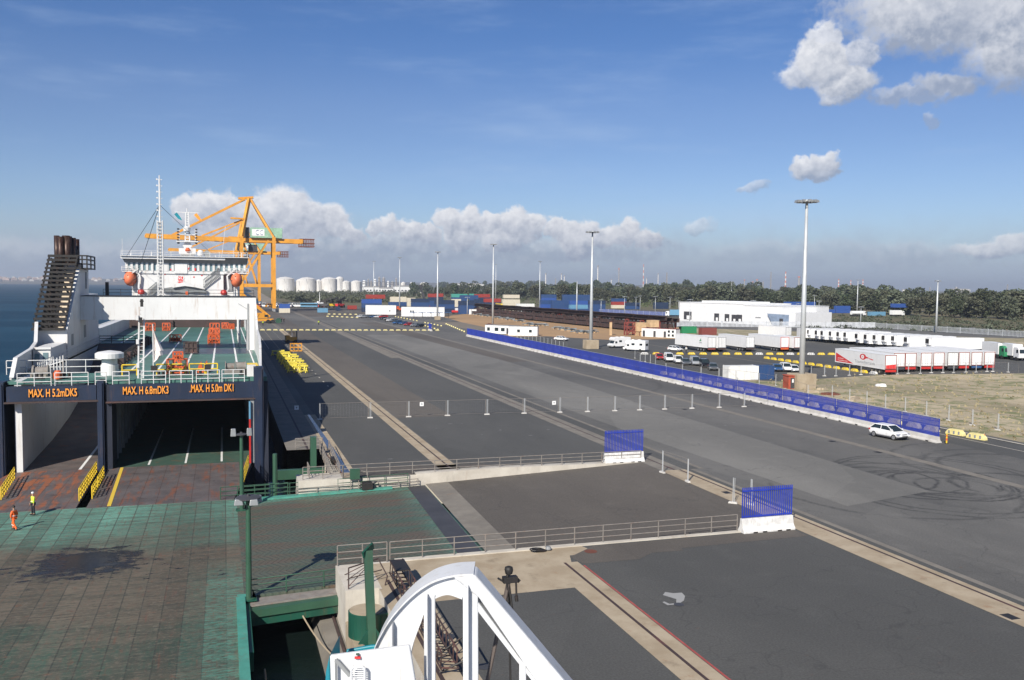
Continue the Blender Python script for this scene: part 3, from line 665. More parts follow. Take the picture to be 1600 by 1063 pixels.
for (u0, u1) in ((191, 214), (245, 290), (296, 320), (322, 340)):
    a = onYs(u0, 590, 100); b = onYs(u1, 590, 100); m = MB(); railing(m, [(a.x, 100, 6.9), (b.x, 100, 6.9)], 1.15, 2, .075, 1.7); sb(m, 'yellow_railing', M['yellow'])
# ventilator, crew bits on the mooring deck
def cyl_part(name, prof, c, mat, n=24): m = MB(); m.lathe(prof, c, n); return sb(m, name, mat, smooth=False)
cyl_part('ventilator', [(1.35, 0), (1.35, .3), (1.0, .45), (1.0, 2.0), (.88, 2.05), (.88, 2.7), (1.62, 2.75), (1.62, 3.25), (1.3, 3.4), (.2, 3.55)], (-13.2, 101.2, 6.9-.9), M['ship_white'])
m = MB(); m.tube((-21.2, 100, 7.5), (-19.7, 100, 7.5), .5, 14); m.tube((-21.3, 100, 7.5), (-21.1, 100, 7.5), .68, 14); m.tube((-19.8, 100, 7.5), (-19.6, 100, 7.5), .68, 14); m.box(-21.5, -19.4, 99.6, 100.4, 6.9, 7.3); sb(m, 'winch', M['galvdull'])
m = MB(); m.tube((.2, 101, 7.6), (1.2, 101, 7.6), .4, 14); m.tube((1.4, 101, 7.6), (2.5, 101, 7.6), .5, 14); m.box(0, 2.7, 100.4, 101.6, 6.9, 7.2)
for x in (.1, 1.25, 2.5): m.tube((x, 101, 7.6), (x+.1, 101, 7.6), .6, 14)
sb(m, 'winch', M['galvdull'])
m = MB()
for (x, y) in ((-20.2, 98), (-18.6, 98.5), (-17.4, 98.3), (-7.2, 98.2), (-3, 98), (2.2, 98)):
    m.tube((x-.25, y, 6.9), (x-.25, y, 7.55), .17, 8); m.tube((x+.25, y, 6.9), (x+.25, y, 7.55), .17, 8); m.box(x-.5, x+.5, y-.2, y+.2, 6.9, 7.0)
sb(m, 'bollards', M['black'])
m = MB(); m.lathe([(.25, 0), (.45, .05), (.5, .6), (.3, .9)], (-18.2, 97.6, 6.9), 12); sb(m, 'hose_reel', M['orange'])
m = MB(); m.box(2.6, 3.6, 96.6, 97.4, 6.9, 8.1); sb(m, 'locker', M['ship_white'])
for u, h in ((241, .9), (324.5, .8)):
    a = onYs(u, 580, 96.4); m = MB(); m.box(a.x-.35, a.x+.35, 96.2, 96.7, 7.55, 8.25); m.tube((a.x, 96.4, 6.5), (a.x, 96.4, 7.6), .06); sb(m, 'floodlight', M['black'])
# ladder post, ensign staff with drooping white flag
m = MB()
for dx in (-.28, .28): m.bar((-9.35+dx, 97, 6.5), (-9.1+dx, 97, 14.4), .17)
for k in range(18): m.bar((-9.6+k*.015, 97, 6.9+k*.42), (-9.1+k*.015, 97, 6.9+k*.42), .06)
for k in (2, 7, 12): m.box(-9.75, -9.45, 96.7, 97.0, 7+k*.5, 7.5+k*.5)
sb(m, 'ladder_mast', M['ship_white'])
m = MB(); m.box(-9.25, -8.95, 96.85, 97.15, 14.4, 15.2); m.box(-9.3, -8.9, 96.8, 97.2, 14.9, 15.05); m.box(-9.35, -9.05, 96.6, 96.8, 12.7, 13.3); sb(m, 'stern_light', M['black'])
m = MB(); m.tube((-7.9, 96.6, 6.5), (-7.9, 96.6, 12.6), .07, 8, .05); fs = sb(m, 'flagstaff', M['ship_white'])
m = MB(); fl = [(12.0, 0), (11.2, .35), (10.4, .75), (9.8, 1.05), (9.3, 1.0), (8.9, .5), (8.6, .05)]
for (z0, w0), (z1, w1) in zip(fl, fl[1:]):
    for k in range(4):
        f0 = k/4; f1 = (k+1)/4; yy = lambda f: 96.6+.16*math.sin(f*7)
        m.face([(-7.85+w0*f0-.15*(w0>.9), yy(f0), z0), (-7.85+w0*f1-.15*(w0>.9), yy(f1), z0), (-7.85+w1*f1, yy(f1), z1), (-7.85+w1*f0, yy(f0), z1)])
m.v = [(x*.86, y, zr(z)) for x, y, z in m.v]; fg = m.build('flag', M['flagcloth'], None); fg.data.transform(Matrix.Translation(-Vector(ship.location))); fg.parent = fs
sm = fg.modifiers.new('s', 'SOLIDIFY'); sm.thickness = .02
# funnel casing on the left
m = MB(); m.prism([(123.6, 6.9), (123.6, 10.7), (134.6, 18.9), (143, 18.9), (143, 15.0), (153, 15.0), (153, 6.9)], -22.2, -21.7, 'x')
m.prism([(123.6, 6.9), (123.6, 10.7), (125.0, 10.7), (125, 9.6), (153, 15.0), (153, 6.9)], -25.9, -25.4, 'x')
m.box(-25.4, -22.2, 123.6, 124.2, 6.9, 10.7); m.box(-25.4, -22.2, 142.4, 143, 6.9, 18.9); m.box(-25.4, -22.2, 125.2, 153, 10.0, 10.2); m.box(-25.4, -22.2, 143, 153, 14.6, 15.0)
funnel = sb(m, 'funnel', M['ship_white'])
m = MB(); m.prism([(128, 10.3), (141.8, 10.3), (141.8, 20.0), (137, 19.6)], -24.5, -22.3, 'x'); sb(m, 'inner_casing', M['soot'], funnel)
m = MB(); m.prism([(127, 10.3), (141.9, 10.3), (141.9, 20.2), (136, 19.9)], -26.0, -24.51, 'x'); sb(m, 'dark_backing', M['black'], funnel)  # black backing added so the funnel's left inside looks dark
m = MB()
for k in range(17):
    f = k/16; y = 123.4+f*12.0; z = 10.75+f*10.1; m.box(-26.3, -21.95+.0, y-.35, y+.25, z-.15, z+.17)
    m.box(-26.3, -26.05, y+.25, 139, z-.07, z+.1)
for (a, b) in (((-26.1, 123.6, 10.8), (-26.1, 135.4, 20.9)), ((-22.1, 123.6, 10.8), (-22.1, 135.4, 20.9)), ((-24.4, 123.7, 10.8), (-23.2, 135.5, 20.9)), ((-25.9, 129, 15.4), (-22.3, 124, 11.2)), ((-25.8, 135, 20.5), (-22.3, 129, 15.2))): m.bar(a, b, .22)
sb(m, 'louvre', M['black'], funnel)
m = MB()
for z in (19.0, 19.7, 20.4, 21.0):
    m.bar((-22.2, 135.2, z), (-20.7, 135.2, z), .16, .22); m.bar((-20.7, 135.2, z), (-20.7, 143, z), .16, .22); m.bar((-26.3, 135.3, z), (-22.2, 135.3, z), .14, .2)
for x in (-22.1, -21.4, -20.7): m.bar((x, 135.2, 18.9), (x, 135.2, 21.1), .2)
for y in (139, 143): m.bar((-20.7, y, 18.9), (-20.7, y, 21.1), .2)
m.box(-22.2, -20.6, 135.1, 143, 18.9, 19.02)
sb(m, 'funnel_platform', M['black'], funnel)
for (x, y, r, h) in ((-25.5, 138, .42, 24.2), (-24.75, 137, .5, 24.0), (-23.9, 137.6, .72, 24.1), (-23.1, 138, .42, 23.9), (-24.4, 139.4, .6, 24.3), (-25.3, 140.5, .45, 24.1), (-22.9, 140, .4, 23.8)):
    m = MB(); m.lathe([(r, 0), (r, h-18.5), (r*.86, h-18.5), (r*.86, h-19.5)], (x, y, 18.5), 14); sb(m, 'exhaust_pipe', M['pipe'], funnel, smooth=True)
m = MB(); m.box(-21.695, -21.64, 126.6, 128.2, 8.4, 9.9); m.box(-21.695, -21.64, 137.6, 139.4, 8.8, 10.6); m.box(-21.695, -21.64, 139.8, 141, 15.9, 17.3); m.box(-21.695, -21.64, 139.8, 141, 18.0 - .9 - .3+.3, 18.6 -.1); sb(m, 'window', M['grey'], funnel)
# side house under the funnel, sloping bulwark, inner rail
m = MB(); m.box(-24.0, -21.9, 113, 123.5, 6.9, 9.0); m.box(-24.1, -21.8, 112.8, 113.3, 8.9, 9.15); sb(m, 'side_house', M['ship_white'])
m = MB(); m.box(-23.8, -23.2, 112.93, 113.0, 7.5, 8.4); m.box(-22.8, -22.2, 112.93, 113, 7.6, 8.5); sb(m, 'window', M['winglass'])
m = MB(); lb = [(98.2, 7.0, -23.1), (100.2, 8.85, -23.1), (112, 9.0, -24.0), (119, 9.3, -24.9), (123.6, 11.6, -25.7)]
for (y0, z0, xa), (y1, z1, xb) in zip(lb, lb[1:]): m.hexa([(xa-.2, y0, 6.3), (xa, y0, 6.3), (xb, y1, 6.3), (xb-.2, y1, 6.3), (xa-.2, y0, z0), (xa, y0, z0), (xb, y1, z1), (xb-.2, y1, z1)]); m.bar((xa, y0, z0+.05), (xb, y1, z1+.05), .45, .14)
sb(m, 'bulwark', M['ship_white'])
m = MB(); railing(m, [(-21.6, 104, 6.9), (-21.6, 153, 6.9)], 1.2, 3, .045, 1.0); sb(m, 'railing', M['ship_white'])
m = MB(); railing(m, [(-13.5, 104, 6.9), (-13.5, 153, 6.9)], 1.2, 3, .06, 1.4); railing(m, [(-21.6, 153.1, 6.9), (-13.6, 153.1, 6.9)], 1.2, 3, .06, 2); sb(m, 'railing', M['black'])
m = MB()
rr = random.Random(2)
for k in range(16):
    y = 107+k*2.9; m.box(-13.2, -12.6-rr.random()*.3, y, y+rr.uniform(.6, 1.6), 6.9, 7.3+rr.random()*1.0)
sb(m, 'lashing_gear', M['brown'])
# gantry across the deck
m = MB(); m.box(-21.69, 5.2, 134.6, 139.9, 11.5, 14.85); gantry = sb(m, 'gantry_beam', M['ship_white'])
m = MB(); m.box(3.7, 5.2, 134.6, 139.9, 6.9, 11.497); m.prism([(121.5, 6.6), (121.5, 8.1), (134.59, 14.75), (134.59, 6.6)], 4.8, 5.15, 'x'); sb(m, 'gantry_leg', M['ship_white'], gantry)
m = MB(); m.box(3.74, 4.0, 134.5, 134.59, 6.9, 13.9); m.bar((2.3, 134.55, 13.9), (3.9, 134.55, 13.0), .08, .05); sb(m, 'pipe', M['grey'], gantry)
m = MB(); m.box(-18.6, -18.1, 139.0, 139.5, 14.85, 16.9)
railing(m, [(-19, 139.6, 14.85), (5, 139.6, 14.85)], 1.0, 2, .03, 2.8); m.box(-21.6, 5.2, 134.5, 140, 14.86, 14.95)
sb(m, 'gantry_rail', M['black'], gantry)
m = MB()
for k in range(5): m.box(2.5, 2.8, 142+k*5, 142.3+k*5, 6.9, 11.4); m.box(2.5, 3.7, 142+k*5, 142.3+k*5, 11.1, 11.4)
m.box(2.4, 2.6, 140, 168, 8.6, 8.8); sb(m, 'deck_frame', M['ship_white'])
# right bulwark
m = MB()
bw = [(97.2, 7.4, 4.05), (103, 8.3, 4.3), (107, 9.6, 4.45), (113, 10.3, 4.6), (134.6, 10.5, 5.0)]
for (y0, z0, xa), (y1, z1, xb) in zip(bw, bw[1:]): m.hexa([(xa, y0, 6.5), (xa+.3, y0, 6.5), (xb+.3, y1, 6.5), (xb, y1, 6.5), (xa, y0, z0), (xa+.3, y0, z0), (xb+.3, y1, z1), (xb, y1, z1)])
m.prism([(139.9, 6.5), (139.9, 9.6), (205, 9.6), (205, 6.5)], 4.9, 5.2, 'x'); sb(m, 'bulwark', M['ship_white'])
m = MB(); m.prism([(153, 6.5), (153, 8.6), (205, 8.6), (205, 6.5)], -25.9, -25.6, 'x'); m.box(-23.5, -21.9, 155, 203, 6.9, 9.2); sb(m, 'bulwark', M['ship_white'])
m = MB(); m.box(3.0, 4.4, 106, 112, 6.9, 6.99); sb(m, 'deck_hatch', M['yellow'])
# lattice mast on the gantry, with stays
m = MB(); x0 = -9.9; y0 = 137.0
for (dx, dy) in ((-.42, -.42), (.42, -.42), (.42, .42), (-.42, .42)): m.bar((x0+dx, y0+dy, 14.85), (x0+dx, y0+dy, 27.0), .13)
for k in range(22):
    z = 15.2+k*.55
    m.bar((x0-.42, y0-.42, z), (x0+.42, y0-.42, z), .08); m.bar((x0-.42, y0+.42, z), (x0+.42, y0+.42, z), .08); m.bar((x0-.42, y0-.42, z), (x0-.42, y0+.42, z), .08); m.bar((x0+.42, y0-.42, z), (x0+.42, y0+.42, z), .08)
m.tube((x0, y0, 14.85), (x0, y0, 33.7), .17, 8, .14); m.tube((x0, y0, 33.7), (x0, y0, 34.3), .1, 6)
for k in range(9): z = 25.6+k*1.0; m.bar((x0-.42, y0, z), (x0+.42, y0, z), .09); m.box(x0-.5, x0-.25, y0-.12, y0+.12, z-.06, z+.16)
for k in range(24): m.box(x0+.16, x0+.22, y0-.25, y0-.1, 26+k*.27, 26.07+k*.27)
sb(m, 'lattice_mast', M['ship_white'])
m = MB(); m.tube((x0, y0, 29.5), (-21, 200, 15), .05, 4); m.tube((x0, y0, 29.5), (-26, 236, 24), .05, 4); m.tube((x0, y0, 29.5), (-4, 236, 26), .05, 4); sb(m, 'stay_wire', M['darkgrey'])
# bulkhead closing the upper deck
m = MB(); m.box(XL+.4, XR-.3, 205, 205.5, 6.9, 12.6); m.box(-19, -12, 204.6, 204.9, 6.9, 8.5); sb(m, 'bulkhead', M['brown'])
m = MB(); m.box(XL+.4, XR-.3, 205, 250, 12.6, 12.9); m.box(-21, 2, 225, 236, 12.9, 13.6); sb(m, 'forward_deck', M['shipgrey'])
# superstructure
BY = 240.0; s_ = lambda u: onY(u, 430, BY).x; sz = lambda v, u=290: onY(u, v, BY).z
m = MB(); m.box(s_(214), s_(349), BY, BY+14, 12.6, sz(424)); m.box(s_(205), s_(372), BY+1.2, BY+13, 12.6, sz(425)); sup = sb(m, 'superstructure', M['ship_white'])
m = MB(); zt = sz(402); zf = sz(411.5); zb = sz(424.5)
m.hexa([(s_(195), BY-.5, zf), (s_(386), BY-.5, zf), (s_(386), BY+9, zf), (s_(195), BY+9, zf), (s_(190), BY-1.6, zt), (s_(388), BY-1.6, zt), (s_(388), BY+10, zt), (s_(190), BY+10, zt)])
sb(m, 'bridge_roof', M['shipgrey'], sup)
m = MB(); m.box(s_(190), s_(352), BY-1.8, BY-1.61, sz(406), zt+.15); m.box(s_(189.5), s_(388.5), BY-2.3, BY+10.1, zt+.003, zt+.16); sb(m, 'roof_fascia', M['ship_white'], sup)
m = MB(); m.box(s_(197), s_(384), BY-.1, BY+8, zb+.1, zf-.003); sb(m, 'bridge_glazing', M['winglass'], sup)
m = MB()
for k in range(24):
    u = 198+k*8; m.box(s_(u)-.28, s_(u)+.28, BY-.3, BY-.11, zb, zf-.01)
for a, b in ((273, 293), (237, 240), (247, 250)): m.box(s_(a), s_(b), BY-.5, BY-.31, zb-.5, zf-.01)
m.box(s_(195), s_(385), BY-.3, BY+8.2, zb-.6, zb+.09); m.box(s_(255), s_(262), BY-.35, BY-.12, zb, zf-.01)
sb(m, 'bridge_wall', M['ship_white'], sup)
m = MB(); railing(m, [(s_(191), BY-2, zt+.16), (s_(387), BY-2, zt+.16)], 1.15, 3, .05, 2.2); sb(m, 'railing', M['ship_white'], sup)
m = MB(); m.box(s_(191), s_(214), BY-1.0, BY+4, sz(426), sz(425.2)); m.box(s_(350), s_(388), BY-1.0, BY+4, sz(427), sz(426)); railing(m, [(s_(191), BY-1, sz(425)), (s_(213), BY-1, sz(425))], 1.15, 3, .06, 1.4); railing(m, [(s_(351), BY-1, sz(426)), (s_(388), BY-1, sz(426))], 1.15, 3, .06, 1.4); sb(m, 'wing_balcony', M['ship_white'], sup)
m = MB(); m.box(s_(350), s_(366), BY+1.0, BY+1.19, sz(455), sz(427)); sb(m, 'recess', M['grey'], sup)
# aft stairways on the white front
def stair(u0, v0, u1, v1, name='stairway'):
    a = Vector((s_(u0), BY-.5, sz(v0))); b = Vector((s_(u1), BY-.5, sz(v1))); m = MB(); d = b-a
    m.bar(a, b, .12, .35); m.bar(a+Vector((0, 0, 2.1)), b+Vector((0, 0, 2.1)), .12, .2)
    for k in range(13): q = a+d*(k/12); m.bar(q, q+Vector((0, 0, 2.1)), .1)
    sb(m, name, M['shipgrey'], sup)
stair(318, 450, 342, 431); stair(231, 466, 245, 454.5)
m = MB(); m.bar((s_(316), BY-.4, sz(447)), (s_(338), BY-.4, sz(430)), .1, .3); m.bar((s_(229), BY-.4, sz(463)), (s_(248), BY-.4, sz(448)), .1, .3); sb(m, 'handrail', M['ship_white'], sup)
# grey visor shapes above the hatch and signs
m = MB(); q = lambda u, v: (s_(u), sz(v))
for (pp, y) in (([(255, 451), (274, 448), (290, 447), (300, 448), (323, 453), (322, 457), (305, 456), (289, 458), (270, 456), (254, 456)], BY-.9), ([(258, 463), (276, 459.5), (300, 459.5), (335, 467), (300, 464), (276, 463), (262, 466)], BY-1.3)):
    m.prism([q(u, v) for u, v in pp][::-1], y, y+.6, 'y')
sb(m, 'visor', M['shipgrey'], sup)
m = MB(); m.prism([q(u, v) for u, v in ((270, 445), (288, 441), (318, 449), (318, 450.5), (289, 447), (270, 450))][::-1], BY-1.6, BY-.95, 'y'); sb(m, 'visor_edge', M['ship_white'], sup)
def sign(u0, u1, v0, v1, mat='sign_red', name='sign', y=BY-.06):
    m = MB(); m.box(s_(u0), s_(u1), y, y+.055, sz(v1), sz(v0)); sb(m, name, M[mat], sup)
sign(278.5, 286, 432, 442.5); sign(266, 270, 420.5, 423.5, y=BY-.26); sign(301.5, 306.5, 419, 423.5, y=BY-.26); sign(256.5, 259, 428.2, 430); sign(314, 316.5, 429.5, 431); sign(302, 304, 432, 434); sign(289.8, 293.6, 455.5, 460.5, 'orange', 'hatch', BY-1.4)
text('NO', 1.3, M['white'], sup, (s_(282.3)+10, BY-.08-SY, sz(434.6)+4), (R(90), 0, 0), .9, 'lettering'); text('SMOKING', .55, M['white'], sup, (s_(282.3)+10, BY-.08-SY, sz(440)+4), (R(90), 0, 0), .8, 'lettering')
text('SAFETY', .75, M['sign_red'], sup, (s_(286.5)+10, BY-.3-SY, sz(420.3)+4), (R(90), 0, 0), 1.2, 'lettering', .01, .05); text('FIRST', .7, M['sign_red'], sup, (s_(286.5)+10, BY-.3-SY, sz(423.6)+4), (R(90), 0, 0), 1.2, 'lettering', .01, .05)
for u in (220.5, 349.5):
    m = MB(); m.lathe([(.3, -.5), (.75, -.35), (.85, 0), (.75, .5), (.3, .8)], (s_(u), BY-.7, sz(457.5)), 12); sb(m, 'lifebuoy_box', M['red'], sup)
# lifeboats under davits
M['lifeboat'] = paint('lifeboat_orange', (.72, .18, .08), .5, var=.08)
for (u, sgn) in ((203, -1), (369.5, 1)):
    cxx = s_(u); cz = sz(437); m = MB(); n_ = 12
    st = [(-3.2, .15), (-2.9, .9), (-2.0, 1.35), (0, 1.5), (2.0, 1.35), (2.9, .9), (3.2, .15)]
    k0 = len(m.v)
    for (yy, rr_) in st:
        for i in range(n_):
            a = 2*math.pi*i/n_; zz = math.sin(a)*rr_*(1.35 if math.sin(a) > 0 else 1.2); m.v.append((cxx+math.cos(a)*rr_, BY+1+yy, cz+zz))
    for a in range(len(st)-1):
        for i in range(n_): j = (i+1) % n_; m.f.append((k0+a*n_+i, k0+(a+1)*n_+i, k0+(a+1)*n_+j, k0+a*n_+j)); m.mi.append(0)
    m.f.append(tuple(k0+i for i in range(n_))); m.f.append(tuple(k0+(len(st)-1)*n_+i for i in range(n_))[::-1]); m.mi += [0, 0]
    lb = sb(m, 'lifeboat', M['lifeboat'], sup, smooth=True)
    m = MB(); m.tube((cxx-1.55, BY-1.5, cz-.1), (cxx+1.55, BY-1.5, cz-.1), .1, 6); m.box(cxx-.45, cxx-.1, BY-2.0, BY-1.2, cz+.3, cz+1.0); sb(m, 'rub_rail', M['darkgrey'], lb) if False else sb(m, 'lifeboat_fitting', M['darkgrey'], sup)
    m = MB(); ix = cxx - sgn*2.0
    m.bar((ix-sgn*1.6, BY-.8, 12.9), (ix, BY-.8, cz-2.2), .35); m.bar((ix, BY-.8, cz-2.2), (ix-sgn*.3, BY-.8, cz+1), .4); m.bar((ix-sgn*.3, BY-.8, cz+1), (cxx, BY-.8, cz+3.1), .35); m.bar((cxx-sgn*.6, BY-.8, 13), (cxx-sgn*.6, BY-.8, cz-1.8), .22)
    m.bar((ix-sgn*.2, BY-1.2, cz+2.6), (cxx+sgn*.1, BY-1.2, cz+.9), .16); sb(m, 'davit', M['ship_white'], sup)
# radar mast, yard, domes
rx = s_(293); m = MB(); m.box(rx-1.6, rx+1.6, BY+1, BY+4, zt, zt+1.1); m.box(rx-.9, rx+.9, BY+1.4, BY+3, zt+1.1, sz(385)); m.prism([(rx-1.2, sz(385)), (rx+1.2, sz(385)), (rx+.6, sz(378)), (rx-.6, sz(378))], BY+1.6, BY+2.8, 'y')
m.box(rx-2.6, rx+2.6, BY+.8, BY+3.6, sz(378), sz(376.5)); m.box(rx-1.8, rx+1.8, BY+.6, BY+3, sz(397), sz(396)); m.box(rx-2.0, rx+2.0, BY+.4, BY+.55, sz(397), sz(388))
for dx in (-.55, .55):
    m.bar((rx+dx, BY+1.8, sz(378)), (rx+dx*.6, BY+1.8, sz(331)), .28); m.bar((rx+dx, BY+2.8, sz(378)), (rx+dx*.6, BY+2.8, sz(331)), .28)
for k in range(12): z = sz(376-k*3.7); m.box(rx-.5, rx+.5, BY+1.75, BY+2.85, z, z+.2)
m.bar((rx-2.9, BY+2, sz(331)), (rx+2.9, BY+2, sz(331.5)), .16); m.tube((rx, BY+2, sz(333)), (rx, BY+2, sz(325)), .14, 6)
m.lathe([(.8, 0), (.9, .9), (.3, 1.3)], (rx-.1, BY+1.4, sz(361)), 10)
for dx in (-1.9, 1.9):
    m.bar((rx+dx, BY+1.4, sz(382)), (rx+dx, BY+1.4, sz(357)), .16); m.bar((rx, BY+1.6, sz(378)), (rx+dx, BY+1.4, sz(378)), .14); m.bar((rx, BY+1.6, sz(366)), (rx+dx, BY+1.4, sz(366)), .14)
radar = sb(m, 'radar_mast', M['ship_white'], sup)
m = MB()
for dx in (-2.15, 2.15):
    for k in range(6): z = sz(381-k*4.4); m.box(rx+dx-.25, rx+dx+.25, BY+1.2, BY+1.5, z, z+.35)
sb(m, 'signal_light', M['black'], sup)
m = MB(); m.lathe([(.3, -.5), (.7, 0), (.3, .6)], (rx+.1, BY+.3, sz(391)), 10); sb(m, 'horn', M['orange'], sup)
for (du, mat_, nm) in ((-17, 'teal', 'pennant'), (14, 'lorange', 'pennant')):
    m = MB(); a = (s_(293+du), sz(336)); m.prism([(a[0]-.5, a[1]+.2), (a[0]+.4, a[1]-.9), (a[0]+1.4, a[1]-1.3), (a[0]+.8, a[1]-.2), (a[0]+.1, a[1]+.7)][::-1], BY+2, BY+2.05, 'y'); sb(m, nm, M[mat_], sup)
cyl_part('radome', [(.2, -1.4), (.2, -.7), (.75, -.6), (.8, .2), (.5, .7), (.1, .85)], (s_(313.5), BY+1, sz(395.2)), M['ship_white'], 14)
m = MB(); n0 = len(m.v); m.tube((s_(324), BY+.6, sz(396.5)), (s_(326), BY+1.0, sz(396)), 1.0, 14, .5); m.tube((s_(325), BY+1, sz(401)), (s_(325), BY+1, sz(397)), .25); sb(m, 'dish_antenna', M['shipgrey'], sup)
m = MB()
for (u, v1) in ((191, 375), (346.5, 352), (365, 385), (204, 397), (237, 395), (337, 398), (378, 393), (303, 392)): m.tube((s_(u), BY+1, zt), (s_(u)+ (1.0 if u == 346.5 else 0), BY+1, sz(v1)), .05 if u not in (204, 237, 337, 378) else .1, 5)
sb(m, 'whip_antenna', M['ship_white'], sup)
# stern ramps, part of the ship
def ramp(xa0, xa1, xb0, xb1, yb, zb_):
    m = MB(); m.hexa([(xb0, yb, zb_-.1), (xb1, yb, zb_-.1), (xa1, 96, -2.5), (xa0, 96, -2.5), (xb0, yb, zb_), (xb1, yb, zb_), (xa1, 96, -1.96), (xa0, 96, -1.96)]); return sb(m, 'stern_ramp', M['rampgrey'])
t = NT('stern_ramp_steel'); p = t.pos(); x_ = t.xyz(p)
n = t.noise(p, .5, 7, .7); st_ = t.noise(t.mp(p, (1.8, .3, 1)), .8, 6, .7)
c = t.mix(t.ss(n, .35, .65), (.085, .075, .075), (.125, .11, .108))
c = t.mix(t.math('MULTIPLY', t.ss(st_, .5, .66), .8), c, (.20, .075, .04)); c = t.mix(t.math('MULTIPLY', t.math('MULTIPLY', t.ss(x_[0], -12.2, -13.2), t.ss(t.noise(t.mp(p, (1.4, .25, 1), (4, 1, 0)), .9, 5, .6), .50, .62)), .85), c, (.30, .095, .035)); c = t.mix(t.math('MULTIPLY', t.ss(t.noise(p, 1.1, 6, .75), .56, .66), .6), c, (.035, .03, .03))
gx = t.math('ABSOLUTE', t.math('SUBTRACT', t.math('FRACT', t.math('MULTIPLY', x_[0], .72)), .5)); gy = t.math('ABSOLUTE', t.math('SUBTRACT', t.math('FRACT', t.math('MULTIPLY', x_[1], .27)), .5))
g_ = t.math('MAXIMUM', t.ss(gx, .475, .49), t.ss(gy, .485, .494)); c = t.mix(t.math('MULTIPLY', g_, .7), c, (.05, .025, .018)); t.bump(g_, -.3, .03)
M['rampgrey'] = t.out(c, .6)
r1 = ramp(-12.8, 3.1, -12.6, .8, 79.2, -1.92)
r2 = ramp(-22.8, -13.9, -26, -13.5, 79.4, -1.92)
m = MB(); m.hexa([(-10.8, 79.4, -1.915), (-10.45, 79.4, -1.915), (-11.2, 95.9, -1.955), (-11.55, 95.9, -1.955), (-10.8, 79.4, -1.90), (-10.45, 79.4, -1.90), (-11.2, 95.9, -1.94), (-11.55, 95.9, -1.94)]); sb(m, 'yellow_line', M['lyellow'], r1)
def yrail(x0, y0, z0, x1, y1, z1, par):
    m = MB(); railing(m, [(x0, y0, z0), (x1, y1, z1)], 1.05, 3, .06, 1.0); sb(m, 'ramp_railing', M['yellow'], par)
yrail(-12.55, 82.5, -1.92, -12.6, 85.5, -1.93, r1); yrail(-12.6, 86.4, -1.93, -12.7, 91.5, -1.95, r1); yrail(1.7, 84, -1.92, 2.6, 93.5, -1.95, r1)
yrail(-13.6, 81.8, -1.9, -13.7, 87, -1.92, r2); yrail(-13.7, 87.3, -1.92, -13.8, 94, -1.95, r2); yrail(-20.9, 84, -1.9, -21.8, 93, -1.94, r2)
m = MB(); m.box(2.75, 2.95, 95.0, 95.29, -2, 2.6); sb(m, 'draught_board', M['red'], ship); m = MB(); m.box(2.75, 2.95, 94.98, 95.29, 2.6, 4.4); sb(m, 'draught_board', M['lblue'] if 'lblue' in M else CC['lblue'], ship)
# orange lashing trestles / racks standing on the ship's deck
def cage(w, d, h, tag_lab, u, v, mat='orange', solid=False):
    w *= .74; d *= .6; h *= .8
    q_ = at(u, v, 7.33); th = thing('lashing_rack', tag_lab, 'metal rack', (q_.x, q_.y, 7.33), random.uniform(-.2, .2), 'orange metal racks on the ship deck')
    m = MB(); T_ = .1
    for x in (-w/2, -w/6, w/6, w/2):
        for y in (-d/2, d/2): m.bar((x, y, 0), (x, y, h), T_)
    for z in (T_/2+.1, h*.5, h):
        for y in (-d/2, d/2): m.bar((-w/2, y, z), (w/2, y, z), T_)
        for x in (-w/2, w/2): m.bar((x, -d/2, z), (x, d/2, z), T_)
    m.build('frame', M[mat], th)
    m = MB(); m.box(-w/2+.1, w/2-.1, -d/2+.1, d/2-.1, .12, h*.42 if not solid else h*.97); m.build('load', M['rust' if mat == 'orange' else 'brown'] if not solid else M[mat], th)
    if solid is False: m = MB(); m.bar((-w/2, -d/2, .1), (0, -d/2, h), .12); m.bar((0, -d/2, h), (w/2, -d/2, .1), .12); m.build('brace', M[mat], th)
    return th
cage(2.6, 2.0, 1.9, 'large orange steel rack nearest the stern railing on the green ship deck', 277, 584)
cage(1.5, 1.3, 1.2, 'small orange frame lying just behind the large orange rack on the ship deck', 278, 562)
cage(2.3, 1.8, 1.9, 'dark brown rusty crate standing alone mid-deck under the gantry shadow', 299, 552, 'brown', True)
cage(2.3, 1.6, 1.4, 'low orange rack left of the dark crate on the green ship deck', 274, 534)
cage(1.9, 1.6, 1.9, 'upright orange rack with two window-like openings far back on the ship deck', 260, 517)
cage(2.3, 2.0, 1.7, 'front orange rack of the row of three on the right of the ship deck', 334, 537)
cage(2.3, 2.0, 2.0, 'middle orange rack of the row of three on the right of the ship deck', 335, 528)
cage(2.3, 2.0, 2.3, 'rear orange rack of the row of three on the right of the ship deck', 335.5, 520)
cage(1.7, 1.2, 1.6, 'orange rack by the right far corner of the ship deck', 352, 514)
cage(1.2, 1.2, 1.4, 'smallest orange rack at the far right corner of the ship deck', 362, 514.5)
cage(2.4, 1.6, 1.9, 'orange rack half hidden behind the white flag on the ship deck', 235, 517)
for (u, v, l) in ((313, 583, 'left one of two small orange wedges near the stern winch'), (322, 581, 'right one of two small orange wedges near the stern winch')):
    q_ = at(u, v, 7.33); th = thing('wedge', l, 'wedge', (q_.x, q_.y, 7.33), 0, 'small orange wedges on the ship deck'); m = MB(); m.prism([(-.4, 0), (.4, 0), (.25, .5), (.1, 1.25), (-.2, .7)], -.3, .3, 'y'); m.build('body', M['orange'], th)
    m = MB(); m.box(-.45, .45, -.35, .35, -.0, .06); m.build('base', M['rust'], th)
